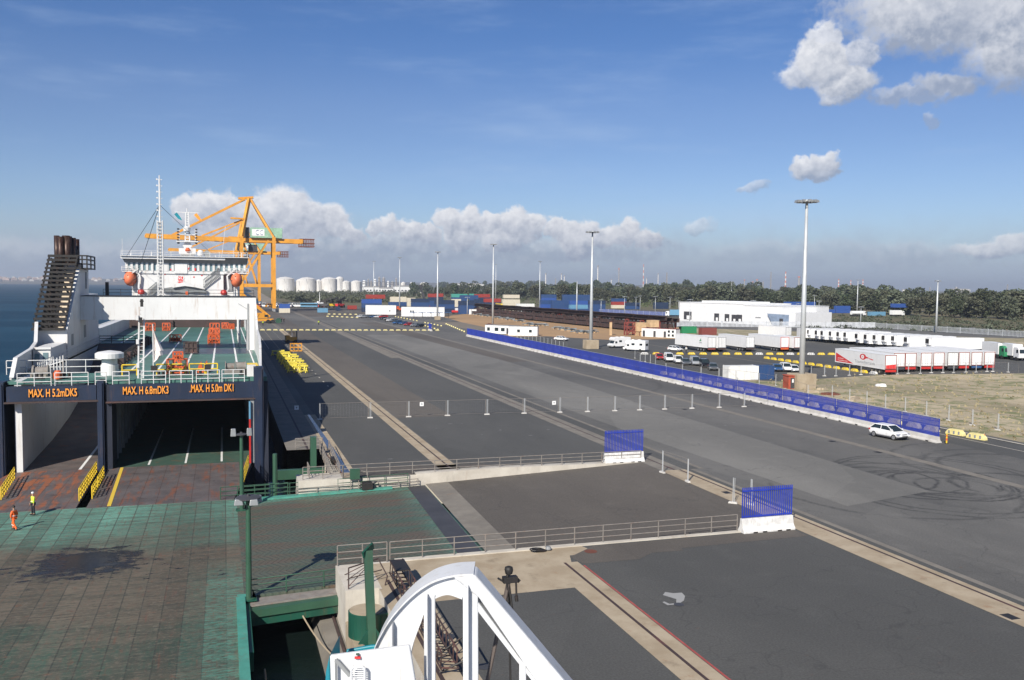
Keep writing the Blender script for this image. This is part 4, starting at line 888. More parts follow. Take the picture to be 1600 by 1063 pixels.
# ================================================================== linkspan: pontoon deck, shore ramp, posts, piers
t = NT('pontoon_deck_steel'); p = t.pos(); X_ = t.xyz(p)
wr = t.noise(t.mp(p, (.25, 1.2, 1)), .35, 8, .7, .3); w2 = t.noise(t.mp(p, (2.0, .18, 1)), .8, 6, .7); w3 = t.noise(p, .07, 4, .6)
yb = t.math('ADD', X_[1], t.math('MULTIPLY', t.math('SUBTRACT', w3, .5), 26))
fade = t.ss(yb, 64, 76); mid = t.math('MULTIPLY', t.ss(yb, 50, 56), t.ss(yb, 72, 63))
c = t.mix(t.ss(w2, .35, .65), (.045, .085, .060), (.078, .080, .060))
c = t.mix(t.math('MULTIPLY', mid, .8), c, (.130, .102, .074))
c = t.mix(t.math('MULTIPLY', t.ss(wr, .46, .66), .6), c, (.135, .108, .078))
c = t.mix(t.math('MULTIPLY', fade, t.ss(wr, .70, .40, (.35, 1.0))), c, (.12, .29, .225))
pan = t.math('MULTIPLY', X_[0], .87); fr = t.math('ABSOLUTE', t.math('SUBTRACT', t.math('FRACT', pan), .5))
wn_ = t.n.new('ShaderNodeTexWhiteNoise'); wn_.noise_dimensions = '1D'; t.l.new(t.math('FLOOR', pan), wn_.inputs['W'])
sc_ = t.n.new('ShaderNodeVectorMath'); sc_.operation = 'SCALE'; t.l.new(c, sc_.inputs[0]); t.l.new(t.math('ADD', t.math('MULTIPLY', wn_.outputs[0], .55), .72), sc_.inputs[3]); c = sc_.outputs[0]
c = t.mix(t.math('MULTIPLY', t.ss(fr, .452, .488), .8), c, (.028, .034, .028))
c = t.mix(t.math('MULTIPLY', t.ss(t.noise(t.mp(p, (1, 1, 1), (3, 9, 0)), 2.2, 6, .75), .56, .70), .75), c, (.16, .075, .045))
c = t.mix(t.math('MULTIPLY', t.ss(t.noise(t.mp(p, (.5, 3.2, 1), (13, 2, 0)), 1.1, 6, .75), .50, .66), .6), c, (.032, .036, .028))
c = t.mix(t.math('MULTIPLY', t.ss(t.noise(t.mp(p, (.7, 2.4, 1), (23, 8, 0)), 1.6, 6, .75), .56, .70), .5), c, (.19, .165, .125))
c = t.mix(t.math('MULTIPLY', t.math('MULTIPLY', t.ss(fr, .40, .49), t.ss(t.noise(t.mp(p, (1, .5, 1), (2, 2, 2)), 1.5, 5, .7), .48, .66)), .4), c, (.16, .12, .09))
rx_ = t.math('MULTIPLY', t.ss(t.math('DIVIDE', t.math('FLOOR', t.math('MULTIPLY', X_[0], .87)), .87), -3.2, -.5), t.math('MULTIPLY', t.ss(X_[1], 63, 57), t.ss(t.noise(t.mp(p, (1, 2.5, 1), (9, 9, 0)), 2.0, 6, .75), .62, .42))); c = t.mix(t.math('MULTIPLY', rx_, .8), c, (.085, .24, .18))
c = t.mix(t.math('MULTIPLY', t.ss(t.noise(t.mp(p, (3.0, .22, 1), (7, 1, 0)), 1.3, 5, .7), .56, .70), .55), c, (.15, .065, .04))
c = t.mix(t.math('MULTIPLY', t.ss(t.noise(t.mp(p, (.16, 1.9, 1), (61, 4, 0)), 1.0, 7, .8), .47, .60), .55), c, (.045, .052, .040))
c = t.mix(t.math('MULTIPLY', t.ss(t.noise(t.mp(p, (1, 1.8, 1)), 2.6, 6, .8), .50, .62), .5), c, (.17, .145, .11)); c = t.mix(t.math('MULTIPLY', t.ss(t.noise(t.mp(p, (1, 2.2, 1), (77, 1, 0)), 2.0, 6, .8), .54, .64), .6), c, (.03, .034, .026))
# wet puddle, its black colour standing in for the ship's dark reflection
pa = at(130, 878, -1.5)
dx = t.math('MULTIPLY', t.math('SUBTRACT', X_[0], pa.x), .25); dy = t.math('MULTIPLY', t.math('SUBTRACT', X_[1], pa.y), .27)
pd = t.math('SQRT', t.math('ADD', t.math('MULTIPLY', dx, dx), t.math('MULTIPLY', dy, dy))); pdn = t.math('ADD', pd, t.math('MULTIPLY', t.math('SUBTRACT', t.noise(t.mp(p, (1, 1.6, 1)), .8, 6, .65), .5), 2.6))
pu = t.ss(pdn, 1.05, .6)
sp = t.noise(t.mp(p, (.9, 2.2, 1), (41, 3, 0)), .75, 4, .6); row = t.math('MULTIPLY', t.ss(X_[1], 57, 59.5), t.ss(X_[1], 68, 63)); spm = t.math('MULTIPLY', t.ss(sp, .60, .66), row)
pu = t.math('MAXIMUM', pu, t.math('MULTIPLY', spm, 1.0))
c = t.mix(t.math('MULTIPLY', pu, .93), c, (.012, .013, .013))
rib = t.n.new('ShaderNodeTexWave'); rib.bands_direction = 'Y'; rib.inputs['Scale'].default_value = 3.4; t.l.new(p, rib.inputs['Vector'])
t.bump(t.math('MULTIPLY', t.noise(t.mp(p, (.6, 5, 1)), 3.0, 4, .7), t.ss(pdn, .4, 1.0)), .5, .03)
M['pontoon'] = t.out(c, t.ss(pu, 0, 1, (.72, .16)), 0, t.ss(pu, 0, 1, (.4, .22)))
pont = thing('linkspan_pontoon', 'wide green steel pontoon deck with rusty worn panels and a dark puddle', 'pontoon', (-10, 60, -4))
m = MB(); m.box(-34, 1.0, 18, 79.6, -1.75, -1.5); m.build('deck', M['pontoon'], pont, world=True)
m = MB(); m.box(-33.8, .4, 18.2, 79.3, -6, -1.76); m.build('hull', M['green_dk'], pont, world=True)
M['tealpaint'] = paint('faded_teal_paint', (.07, .27, .21), .55, dirt=(.15, .11, .08), dirt_amt=.6, scale=1.2)
m = MB(); m.box(.55, 1.05, 18, 54.0, -1.495, -1.38); m.box(.6, 1.1, 53.9, 54.4, -2.6, -1.40); m.build('edge_coaming', M['tealpaint'], pont, world=True)
m = MB(); m.box(1.06, 1.3, 46, 53.8, -2.6, -1.6); m.build('edge_channel', M['green_dk'], pont, world=True)
# shore ramp (herringbone tread)
t = NT('shore_ramp_steel'); p = t.pos(); X_ = t.xyz(p)
w1 = t.noise(t.mp(p, (.25, 1.3, 1)), .5, 7, .7, .3); w2 = t.noise(p, .12, 5, .6)
c = t.mix(t.ss(w1, .38, .62), (.058, .088, .060), (.098, .078, .056))
c = t.mix(t.math('MULTIPLY', t.ss(w2, .4, .62), .7), c, (.10, .082, .060))
edge = t.math('MAXIMUM', t.ss(X_[1], 75.6, 77.2), t.ss(X_[0], 13.2, 16.0)); c = t.mix(t.math('MULTIPLY', edge, .75), c, (.085, .21, .16)); c = t.mix(t.math('MULTIPLY', t.ss(t.noise(t.mp(p, (.3, 1.5, 1), (5, 5, 0)), .55, 6, .7), .45, .6), .75), c, (.066, .098, .074)); c = t.mix(t.math('MULTIPLY', t.ss(t.noise(t.mp(p, (.25, 1.6, 1), (15, 5, 0)), .7, 6, .75), .5, .66), .7), c, (.13, .075, .05))
zz = t.math('ABSOLUTE', t.math('SUBTRACT', t.math('FRACT', t.math('MULTIPLY', X_[1], .55)), .5))
hb = t.math('FRACT', t.math('ADD', t.math('MULTIPLY', X_[0], 2.4), t.math('MULTIPLY', zz, 2.6)))
hm = t.ss(t.math('ABSOLUTE', t.math('SUBTRACT', hb, .5)), .26, .40)
c = t.mix(t.math('MULTIPLY', hm, .2), c, (.03, .036, .03)); t.bump(hm, .6, .03)
M['shoreramp'] = t.out(c, .6)
srp = thing('shore_ramp', 'green herringbone-tread steel ramp joining the pontoon to the sunken roadway', 'ramp', (9, 66, -3))
m = MB(); m.hexa([(1.0, 54.2, -1.75), (16.8, 54.2, -1.15), (17.1, 77.6, -1.15), (.9, 78.6, -1.75), (1.0, 54.2, -1.5), (16.4, 54.2, -.9), (17.0, 77.8, -.9), (.9, 78.6, -1.5)]); m.build('deck', M['shoreramp'], srp, world=True)
m = MB(); m.hexa([(1.0, 77.9, -1.49), (14.0, 77.3, -.98), (14.0, 77.9, -.98), (1.0, 78.7, -1.49), (1.0, 77.9, -1.34), (14.0, 77.3, -.83), (14.0, 77.9, -.83), (1.0, 78.7, -1.34)]); m.build('kerb', M['tealpaint'], srp, world=True)
m = MB(); m.hexa([(14.7, 54.3, -.955), (16.35, 54.3, -.895), (16.95, 77.7, -.895), (15.4, 77.7, -.95), (14.7, 54.3, -.945), (16.35, 54.3, -.885), (16.95, 77.7, -.885), (15.4, 77.7, -.94)]); m.build('hinge_flap', M['darkgrey'], srp, world=True)
# outer walkway and girder on the near side
m = MB(); m.hexa([(1.2, 52.9, -1.72), (13, 53.3, -1.3), (13, 54.1, -1.3), (1.2, 54.1, -1.72), (1.2, 52.9, -1.62), (13, 53.3, -1.2), (13, 54.1, -1.2), (1.2, 54.1, -1.62)]); m.build('walkway', M['galvdull'], srp, world=True)
m = MB(); m.hexa([(1.2, 52.5, -2.7), (12.8, 52.9, -2.2), (12.8, 53.25, -2.2), (1.2, 52.85, -2.7), (1.2, 52.5, -1.95), (12.8, 52.9, -1.45), (12.8, 53.25, -1.45), (1.2, 52.85, -1.95)]); m.build('girder', M['green_dk'], srp, world=True)
m = MB(); m.bar((1.3, 52.6, -1.95), (6.3, 52.8, -1.75), .5, .45); m.build('outer_beam', M['green'], srp, world=True)
m = MB(); railing(m, [(1.2, 54.15, -1.5), (14.5, 54.15, -.98)], 1.0, 3, .035, 2.2); m.build('ramp_railing', M['green'], srp, world=True)
m = MB(); railing(m, [(1.2, 78.75, -1.45), (15.5, 78.0, -.9)], 1.1, 3, .03, 2.2); m.build('ramp_railing', M['green'], srp, world=True)
m = MB(); railing(m, [(5.8, 78.2, -1.2), (16.4, 77.9, -.85)], .55, 2, .035, 1.8); m.build('guard_rail', M['galvdull'], srp, world=True)
# control boxes beside the ramp
th = thing('control_cabinet', 'small green control box on a stand by the far ramp railing', 'control box', (10.8, 78.05, -1.05)); m = MB(); m.box(-.42, .42, -.15, .15, 1.0, 1.9); m.build('box', M['green'], th); m = MB(); m.tube((-.35, 0, 0), (-.35, 0, 1), .04); m.tube((.35, 0, 0), (.35, 0, 1), .04); m.path([(.42, 0, 1.7), (1.1, 0, 1.6), (1.2, 0, .2)], .03); m.build('stand', M['galvdull'], th)
th = thing('floodlight', 'black floodlight lying on the kerb beside the green control box', 'floodlight', (11.8, 77.6, -1.0)); m = MB(); m.hexa([(-.5, -.3, .1), (.5, -.3, .1), (.4, .3, .2), (-.4, .3, .2), (-.5, -.3, .65), (.5, -.3, .65), (.4, .3, .75), (-.4, .3, .75)]); m.build('housing', M['black'], th, bevel=.03); m = MB(); m.bar((-.5, 0, 0), (.5, 0, 0), .1); m.bar((-.55, 0, 0), (-.55, 0, .5), .06); m.bar((.55, 0, 0), (.55, 0, .5), .06); m.bar((.5, 0, .5), (.85, .1, .7), .12); m.build('bracket', M['darkgrey'], th)
# green lamp posts with floodlight heads
def lamp_post(u, v, z, h, lab, far):
    b = at(u, v, z); th = thing('lamp_post', lab, 'lamp post', (b.x, b.y, z), 0, 'green lamp posts on the linkspan')
    m = MB(); m.lathe([(.36, 0), (.36, .06), (.17, .08), (.16, h*.55), (.13, h)], (0, 0, 0), 14); m.build('post', M['green'], th, smooth=False)
    m = MB(); m.box(-.45, .45, -.45, .45, -.02, .05)
    for a in (0, 1.57, 3.14, 4.71): m.prism([(.2, .05), (.42, .05), (.2, .6)], -.02, .02, 'y')
    m.build('base_plate', M['green_dk'], th)
    m = MB(); m.lathe([(.5 if far else .72, 0), (.5 if far else .72, .05), (.2, .12)], (0, 0, h), 18); m.tube((0, 0, h), (0, 0, h+.22), .09, 8); m.build('head_plate', M['darkgrey'], th)
    for k in range(4 if not far else 2):
        a = (k*math.pi/2+.5) if not far else (math.pi if k == 0 else 0.0)
        m = MB(); x = .62*math.cos(a); y = .62*math.sin(a)*(1 if not far else .2)
        n0 = len(m.v)
        if far: m.hexa([(x-.22, y-.25, h-.1), (x+.22, y-.25, h-.1), (x+.22, y+.25, h-.1), (x-.22, y+.25, h-.1), (x-.18, y-.2, h+.5), (x+.18, y-.2, h+.5), (x+.18, y+.2, h+.5), (x-.18, y+.2, h+.5)])
        else: m.hexa([(x-.26, y-.26, h-.3), (x+.26, y-.26, h-.3), (x+.26, y+.26, h-.3), (x-.26, y+.26, h-.3), (x-.2, y-.2, h+.04), (x+.2, y-.2, h+.04), (x+.2, y+.2, h+.04), (x-.2, y+.2, h+.04)])
        m.build('floodlight_head', M['lamp'], th, bevel=.04)
lamp_post(389, 936, -1.5, 6.0, 'near green lamp post with a round floodlight head at the pontoon corner', False)
lamp_post(378, 797, -1.5, 6.2, 'farther green lamp post with two tilted white floodlights beside the ship ramp', True)
th = thing('fence', 'short green railing in front of the farther lamp post at the pontoon edge', 'railing', (.6, 79.3, -1.5)); m = MB(); railing(m, [(-1.0, 0, 0), (4.6, .4, 0)], 1.1, 3, .04, 1.3); m.build('rails', M['green'], th)
m = MB(); m.box(-1.0, 4.7, -.1, .5, -.25, 0.0); m.build('footing', M['green_dk'], th)
# far pier beside the ship: blocks, recess, guide post
pier = thing('concrete_pier', 'pale rust-streaked concrete pier on the far side of the shore ramp', 'pier', (8, 82, -4))
def pb(m, name, mat, **k): return m.build(name, M[mat], pier, world=True, **k)
m = MB(); m.box(6.0, 16.3, 78.3, 81.0, -6, -.004); m.box(9.79, 16.29, 81, 93.1, -6, -.006); pb(m, 'main_block', 'conc_w')
m = MB(); m.box(6.0, 9.785, 93.2, 101, -6, -.008); pb(m, 'seaward_block', 'conc_w')
m = MB(); m.box(7.3, 9.785, 81.0, 93.19, -6, -2.3); m.prism([(6.1, -6), (7.3, -6), (7.3, -2.2), (6.1, -3.2)], 81.0, 82.5, 'y'); pb(m, 'lower_ledge', 'conc')
m = MB(); m.bar((8.3, 89.5, -3.5), (8.3, 89.5, 1.9), .55, .8); pb(m, 'guide_post', 'green')
m = MB(); m.bar((4.4, 88, -1.4), (9.2, 88, -1.4), .6, .9); pb(m, 'guide_beam', 'green')
m = MB(); m.tube((4.35, 84, -5), (4.35, 84, 1.4), .22, 10); pb(m, 'dolphin_pile', 'green')
m = MB(); m.box(5.4, 6.5, 82.2, 83.0, -6, -2.2); m.box(5.5, 6.0, 81.6, 82.2, -4, -3); pb(m, 'rusty_bracket', 'rust')
m = MB(); railing(m, [(6.9, 93.6, 0), (9.6, 93.4, 0)], 1.1, 3, .04, 1.4); pb(m, 'pier_railing', 'galvdull')
m = MB(); railing(m, [(7.0, 79.0, 0), (7.0, 80.9, 0)], 1.1, 3, .035, 1); railing(m, [(6.4, 78.6, 0), (9.8, 78.6, 0)], 1.1, 3, .035, 1.5); pb(m, 'pier_railing', 'galvdull')
m = MB(); a0 = Vector((9.3, 93, .0)); a1 = Vector((8.9, 80.5, 0))
for dx in (0, .9): railing(m, [a0+Vector((dx, 0, -.3)), a1+Vector((dx, 0, -.3))], 1.2, 3, .04, 1.4)
for k in range(16): q_ = a0.lerp(a1, k/15); m.bar(q_, q_+Vector((.9, 0, 0)), .12, .05)
pb(m, 'gangway', 'galvdull')
m = MB(); m.box(9.6, 10.1, 84.5, 86.2, .01, .5); pb(m, 'cover_plate', 'black')
m = MB(); m.face([(9.95, 80, .016), (10.05, 80, .016), (9.6, 93, .016), (9.5, 93, .016)]); pb(m, 'rust_track', 'rust')
# far retaining wall of the sunken road, with its railing
wall = thing('retaining_wall', 'far concrete retaining wall of the sunken road, tapering to the quay', 'wall', (26, 78.5, -1))
m = MB(); m.prism([(16.3, -3), (38.6, -1), (38.6, -.002), (34, .06), (27, .16), (24, .2), (16.3, .06)], 78.25, 79.25, 'y'); m.build('wall', M['conc_w'], wall, world=True)
th = thing('railing', 'grey pipe railing along the far wall of the sunken road', 'railing', (23, 78.6, .1)); m = MB(); railing(m, [(9.9, 78.7, .05), (38.6, 78.5, .05)], 1.05, 3, .035, 2.1); m.build('rails', M['galvdull'], th, world=True)
# near pier with drum fender, guide post, railings, stair bracket
np_ = thing('concrete_pier', 'near beige concrete pier holding the green fender drum', 'pier', (8, 50, -4))
def nb(m, name, mat, **k): return m.build(name, M[mat], np_, world=True, **k)
m = MB(); m.box(6.3, 9.91, 49.25, 53.9, -6, -.002); nb(m, 'main_block', 'conc_w')
m = MB(); m.box(9.92, 22, 53.6, 54.1, -3, .07); m.box(22, 38.6, 53.6, 54.0, -1, .07); nb(m, 'ramp_wall', 'conc_w')
m = MB(); m.box(8.15, 8.6, 18, 49.24, -6, -.002); nb(m, 'quay_face', 'conc_w')
m = MB(); m.box(6.3, 8.14, 44.8, 49.24, -6, -1.75); nb(m, 'niche_floor', 'conc')
m = MB(); m.box(6.7, 7.7, 44.3, 45.3, -2.0, -1.45); m.box(6.9, 7.5, 43.4, 44.3, -6, -1.9); nb(m, 'plinth', 'conc_w')
m = MB(); m.prism([(4.3, -6), (6.3, -6), (6.3, -2.9), (5.3, -3.0)], 18, 56, 'y'); nb(m, 'rubble_ledge', 'conc_g')
m = MB(); m.bar((6.05, 20, -2.85), (6.05, 55, -2.85), .12, .12); nb(m, 'ledge_pipe', 'brown')
m = MB(); railing(m, [(6.4, 53.75, 0), (9.4, 53.75, 0)], 1.25, 3, .035, 1.2); nb(m, 'pier_railing', 'galvdull')
m = MB(); pts = [(6.45, 49.5, 0), (8.0, 50.6, 0)]
m.path([(6.5, 49.45, 0), (6.5, 49.45, 1.2), (8.3, 50.4, 1.3), (8.7, 49.6, .5), (8.55, 49.5, 0)], .04); m.path([(6.5, 49.45, .6), (8.5, 50.2, .7)], .03); m.tube((7.9, 50.2, 0), (7.9, 50.2, 1.25), .035)
for k in range(3): m.tube((6.6, 50.0+k, 0), (7.6+k*.2, 50.2+k*.5, .9), .025)
nb(m, 'pier_railing', 'brown')
th = thing('fender_drum', 'squat green cylindrical fender drum with sandy top behind the green guide post', 'fender', (7.15, 47.1, -1.75))
m = MB(); m.lathe([(.98, 0), (.98, 1.32), (.93, 1.35)], (0, 0, 0), 28); m.build('drum', M['green_dk'], th); m = MB(); m.lathe([(.92, 1.352), (.92, 1.37)], (0, 0, 0), 28); m.build('lid', M['conc'], th)
m = MB(); m.box(.65, 1.15, -.75, -.25, .1, 1.3); m.box(.2, 1.2, -.9, -.2, 1.3, 1.36); m.build('bracket', M['green_dk'], th)
th = thing('guide_post', 'thick green steel guide post in front of the green fender drum', 'post', (7.1, 45.0, -1.45))
m = MB(); m.bar((0, 0, 0), (-.05, 1.0, 4.6), .42, .42, (0, 1, 0)); m.build('post', M['green'], th); m = MB(); m.box(-.4, .4, -.4, .4, 0, .06)
for sx__ in (-1, 1): m.hexa([(sx__*.2, -.05, .06), (sx__*.7, -.05, .06), (sx__*.7, .05, .06), (sx__*.2, .05, .06), (sx__*.18, -.05, .8), (sx__*.2, -.05, .8), (sx__*.2, .05, .8), (sx__*.18, .05, .8)])
m.build('base_plate', M['green_dk'], th); m = MB(); m.bar((-.35, .7, 4.45), (.25, 1.3, 4.75), .12, .35); m.build('head', M['green_dk'], th)
# two mooring ropes hanging over the dark water
for (a, b, lab) in (((1.9, 48, -3.4), (1.9, 20, -3.2), 'left thin pink rope lying over the dark water gap'), ((4.0, 54, -2.2), (5.4, 46.5, -2.6), 'right thin pink rope running down along the rubble ledge')):
    a = Vector(a); b = Vector(b); th = thing('rope', lab, 'rope', tuple(a)); m = MB(); pts = [a.lerp(b, k/10)-a+Vector((0, 0, -.3*math.sin(math.pi*k/10))) for k in range(11)]; m.path(pts, .045, 6); m.build('strand', M['conc'], th)
# railing at the near wall, then gangway frame along the crane track
th = thing('railing', 'long grey pipe railing along the near kerb of the sunken road', 'railing', (22, 53.85, .08)); m = MB(); railing(m, [(9.6, 53.85, .05), (34.0, 53.85, .07)], 1.15, 3, .032, 2.0); m.build('rails', M['galvdull'], th, world=True)
th = thing('gangway_ladder', 'dark rusty gangway frame lying along the track behind the white arch', 'gangway', (9.4, 44, 0)); m = MB()
for x in (9.0, 9.75): m.bar((x, 50.6, .35), (x-.15, 37.0, .35), .06); m.bar((x, 50.6, 1.1), (x-.15, 37.0, 1.1), .06)
for k in range(20): y = 50.5-k*.7; m.bar((9.0-k*.008, y, .35), (9.75-k*.008, y-.3, .35), .05); m.bar((9.0-k*.008, y, .35), (9.0-k*.008, y-.3, 1.1), .045); m.bar((9.75-k*.008, y, .35), (9.75-k*.008, y, 1.1), .045)
m.build('frame', M['brown'], th, world=True)
m = MB(); m.box(9.0, 9.8, 48.4, 50.4, 1.1, 1.16); m.build('tread', M['black'], th, world=True)
m = MB(); m.path([(8.85, 37.3, .1), (10.4, 36.8, .9), (10.2, 38.3, 1.2), (8.9, 38.8, .1)], .05); m.build('handle', M['black'], th, world=True)
rect('rail_slot', 8.75, 8.95, 18, 50.4, Z3, M['brown']); rect('rail_slot', 9.75, 10.1, 18, 43.6, Z3, M['black'])
# small dark scraps on the kerb
th = thing('cable_coil', 'small heap of black cable and fitting on the near kerb by the railing', 'cable', (19.3, 53.2, .02)); m = MB()
for k in range(5): m.path([(.28*math.cos(a)*(1+k*.12)-k*.1, .22*math.sin(a)*(1+k*.1), .04+k*.03) for a in [i*.63 for i in range(11)]], .035)
m.build('coil', M['black'], th); m = MB(); m.lathe([(.12, 0), (.2, .08), (.14, .25)], (.45, .05, .02), 10); m.build('fitting', M['grey'], th)
# ================================================================== screens, fences, barriers
M['jersey_w'] = paint('white_barrier', (.66, .65, .63), .8, dirt=(.3, .28, .25), dirt_amt=.5, scale=2, streak=True)
def jersey(L, mat):
    m = MB(); m.prism([(-.42, 0), (.42, 0), (.42, .12), (.2, .42), (.13, .98), (-.13, .98), (-.2, .42), (-.42, .12)][::-1], 0, L, 'y'); return m
def screen(L, H, slats, name='slat_screen'):
    m = MB(); 
    for z in (1.02, 1.0+H*.5, .95+H): m.box(-.03, .03, .05, L-.05, z, z+.09)
    n = int(L/slats)
    for k in range(n): y = .06+k*slats; m.box(-.055, -.031, y, y+slats*.62, .99, .99+H)
    return m
# two short screens at the heads of the sunken-road walls (run along X)
def short_screen(loc, rz, lab, L=4.15):
    th = thing('barrier_screen', lab, 'barrier', loc, rz, 'short blue slatted screens on white barriers')
    j = jersey(L, None); j.build('concrete_base', M['jersey_w'], th, bevel=.02)
    m = MB()
    for y in (.75, 1.5, 2.7, 3.4): m.box(-.43, -.421, y, y+.35, 0, .1); m.box(.421, .43, y, y+.35, 0, .1)
    m.build('drain_slot', M['black'], th)
    m = MB(); H = 2.15
    for z in (1.05, 2.85): m.box(-.03, .03, .05, L-.05, z, z+.1)
    m.build('rail', M['blue'], th)
    m = MB()
    for k in range(26): y = .06+k*(L-.16)/25; m.box(-.055, -.031, y, y+.085, .985, .985+H)
    m.build('slats', M['blue'], th)
    return th
short_screen((34.15, 53.6, 0), R(-90), 'nearer short blue slatted screen on a white barrier, at the kerb railing end')
short_screen((34.8, 78.7, 0), R(-90), 'farther short blue slatted screen on a white barrier by the sunken road wall')
for o in list(C.objects):
    if o.get('category') == 'barrier': pass
# the long line of blue screens: 35 sections
L = 5.98; Hs = 2.05
proto = thing('barrier_section', 'x', 'barrier', (0, 0, -500)); mj = jersey(L-.06, None); mj.v = [(x_, y_, z_*.72) for x_, y_, z_ in mj.v]; mj.build('concrete_base', M['jersey'], proto)
m = MB(); [m.box(-.43, -.40, y, y+.45, .0, .13) for y in (1.1, 4.3)]; m.build('drain_slot', M['black'], proto)
m = MB(); pitch = .145; n_ = int((L-.1)/pitch)
for k in range(n_): y = .03+k*pitch; m.box(-.02, -.008, y, y+.098, .69, .69+Hs)
m.box(0, .03, 0, L-.04, .95, 1.0); m.box(0, .03, 0, L-.04, 2.35, 2.4)
m.box(0, .05, .0, .06, .69, 2.74)
m.build('slat_screen', M['blue'], proto)
m = MB(); m.box(-.06, .07, 0, L-.03, .69+Hs, .72+Hs); m.build('top_rail', M['galv'], proto)
N = 35
for i in range(N):
    y = 79.6+i*L; x = 75.7+i*L*.0072
    o = proto if i == 0 else dup(proto, (x, y, 0), R(-.41))
    o.location = (x, y, 0); o.rotation_euler.z = R(-.41)
    o['label'] = f'{nth(i)} blue screen section from the near end of the long line' if i else 'nearest blue screen section of the long line, by the white hatchback'
    o['group'] = 'blue screen sections of the long line'
o = dup(proto, (72.6, 322, 0), R(-.41), 'separate short blue screen section beyond the long line, by yellow barriers', 'blue screen sections of the long line'); o.scale = (1, .9, 1)
th = thing('traffic_delineator', 'yellow and orange striped post at the near end of the long blue screen', 'delineator', (76.3, 79.1, 0)); m = MB(); m.tube((0, 0, 0), (0, 0, 1.1), .09, 8); m.build('post', M['yellow'], th); m = MB(); m.tube((0, 0, .35), (0, 0, .6), .1, 8); m.tube((0, 0, .8), (0, 0, .95), .1, 8); m.build('band', M['orange'], th); m = MB(); m.lathe([(.2, 0), (.2, .06)], (0, 0, 0), 10); m.build('base', M['black'], th)
# --- temporary mesh fencing: posts on concrete feet with see-through mesh
t = NT('wire_mesh'); p = t.pos(True); q_ = t.xyz(p)
fx = t.math('ABSOLUTE', t.math('SUBTRACT', t.math('FRACT', t.math('MULTIPLY', q_[0], 5)), .5)); fz = t.math('ABSOLUTE', t.math('SUBTRACT', t.math('FRACT', t.math('MULTIPLY', q_[2], 5)), .5))
al = t.math('GREATER_THAN', t.math('MAXIMUM', fx, fz), .494); t.l.new(al, t.b.inputs['Alpha']); M['mesh'] = t.out((.35, .36, .37), .5, .3)
fproto = thing('mesh_fence_panel', 'x', 'fence', (0, 0, -500)); FL = 3.4
m = MB(); m.tube((0, 0, .1), (0, 0, 2.05), .035, 6); m.tube((.12, 0, .1), (.12, 0, 2.05), .022, 6); m.build('post', M['galv'], fproto)
m = MB(); m.tube((.12, 0, 2.02), (FL-.12, 0, 2.02), .02, 5); m.tube((.12, 0, .2), (FL-.12, 0, .2), .012, 5); m.tube((FL-.12, 0, .2), (FL-.12, 0, 2.02), .02, 5); m.build('frame', M['galvdull'], fproto)
m = MB(); m.face([(.14, 0, .2), (FL-.12, 0, .2), (FL-.12, 0, 2.0), (.14, 0, 2.0)]); m.build('mesh', M['mesh'], fproto)
m = MB(); m.hexa([(-.36, -.13, 0), (.36, -.13, 0), (.36, .13, 0), (-.36, .13, 0), (-.3, -.1, .14), (.3, -.1, .14), (.3, .1, .14), (-.3, .1, .14)]); m.build('concrete_foot', M['jersey'], fproto)
first = [True]
def fence_at(a, b, lab, grp, foot_z=0.0, lonely=False):
    a = Vector(a); b = Vector(b); rz = math.atan2(b.y-a.y, b.x-a.x)
    o = dup(fproto, (a.x, a.y, foot_z), rz, lab, grp)
    s = (b-a).length/FL
    for ch in o.children:
        k = ch.name.split('.')[0]
        if k in ('frame', 'mesh'): ch.scale = (s, 1, 1)
    if lonely:
        for ch in list(o.children):
            if ch.name.split('.')[0] in ('frame', 'mesh'): bpy.data.objects.remove(ch)
    return o
N = 19
pts = [(11.31, 113.35), (17.6, 113.2), (22.5, 112.9), (27.6, 112.8), (32.9, 112.6), (38.0, 112.4), (43.0, 112.2), (46.9, 111.9), (50.9, 111.8), (54.6, 111.7), (58.4, 111.6), (62.6, 111.5), (66.9, 111.4), (70.9, 111.3), (74.8, 111.2)]
for i in range(len(pts)-1): fence_at(pts[i], pts[i+1], f'{nth(i)} mesh fence panel from the left in the row across the apron', 'mesh fence panels across the apron')
for i, (u, v) in enumerate(((463, 636.5), (658, 631), (864, 629))):
    a = at(u, v+24); p_ = onY(u, v, 113.0 if i < 2 else 112.0); th = thing('notice', ['leftmost small white notice hung on the mesh fence by the quay edge', 'middle small white notice hung on the mesh fence across the apron', 'right small white notice hung on the mesh fence in front of the wide asphalt'][i], 'notice', (p_.x, p_.y-.4, p_.z)); m = MB(); m.box(-.26, .26, -.02, 0, -.26, .26); m.build('board', M['white'], th)
    m = MB(); m.box(-.08, .08, -.03, -.021, -.08, .1); m.build('print', M['grey'], th)
fence_at((38.2, 73.2), (38.6, 69.1), 'mesh fence panel on the strip beside the sunken road, nearest the far screen', 'mesh fence panels by the sunken road')
fence_at((38.55, 69.1), (38.3, 66.2), 'second mesh fence panel on the strip beside the sunken road', 'mesh fence panels by the sunken road', lonely=True)
fence_at((38.2, 61.2), (39.2, 60.2), 'left bare fence post on a white foot behind the nearer blue screen', 'mesh fence panels by the sunken road', lonely=True)
fence_at((39.3, 60.4), (39.9, 58.0), 'right bare fence post on a white foot behind the nearer blue screen', 'mesh fence panels by the sunken road', lonely=True)
fp2 = [(1212, 603), (1262, 622), (1300, 623), (1327, 629), (1354, 633), (1383, 638.5), (1414, 644), (1447, 650.5), (1482, 657.5), (1519, 665), (1559, 672.5), (1600, 680)]
fw = [at(u, v) for u, v in fp2]
for i in range(len(fw)-1): fence_at(fw[i], fw[i+1], f'{nth(i)} mesh fence panel from the left behind the blue screens by the dry field', 'mesh fence panels by the dry field')
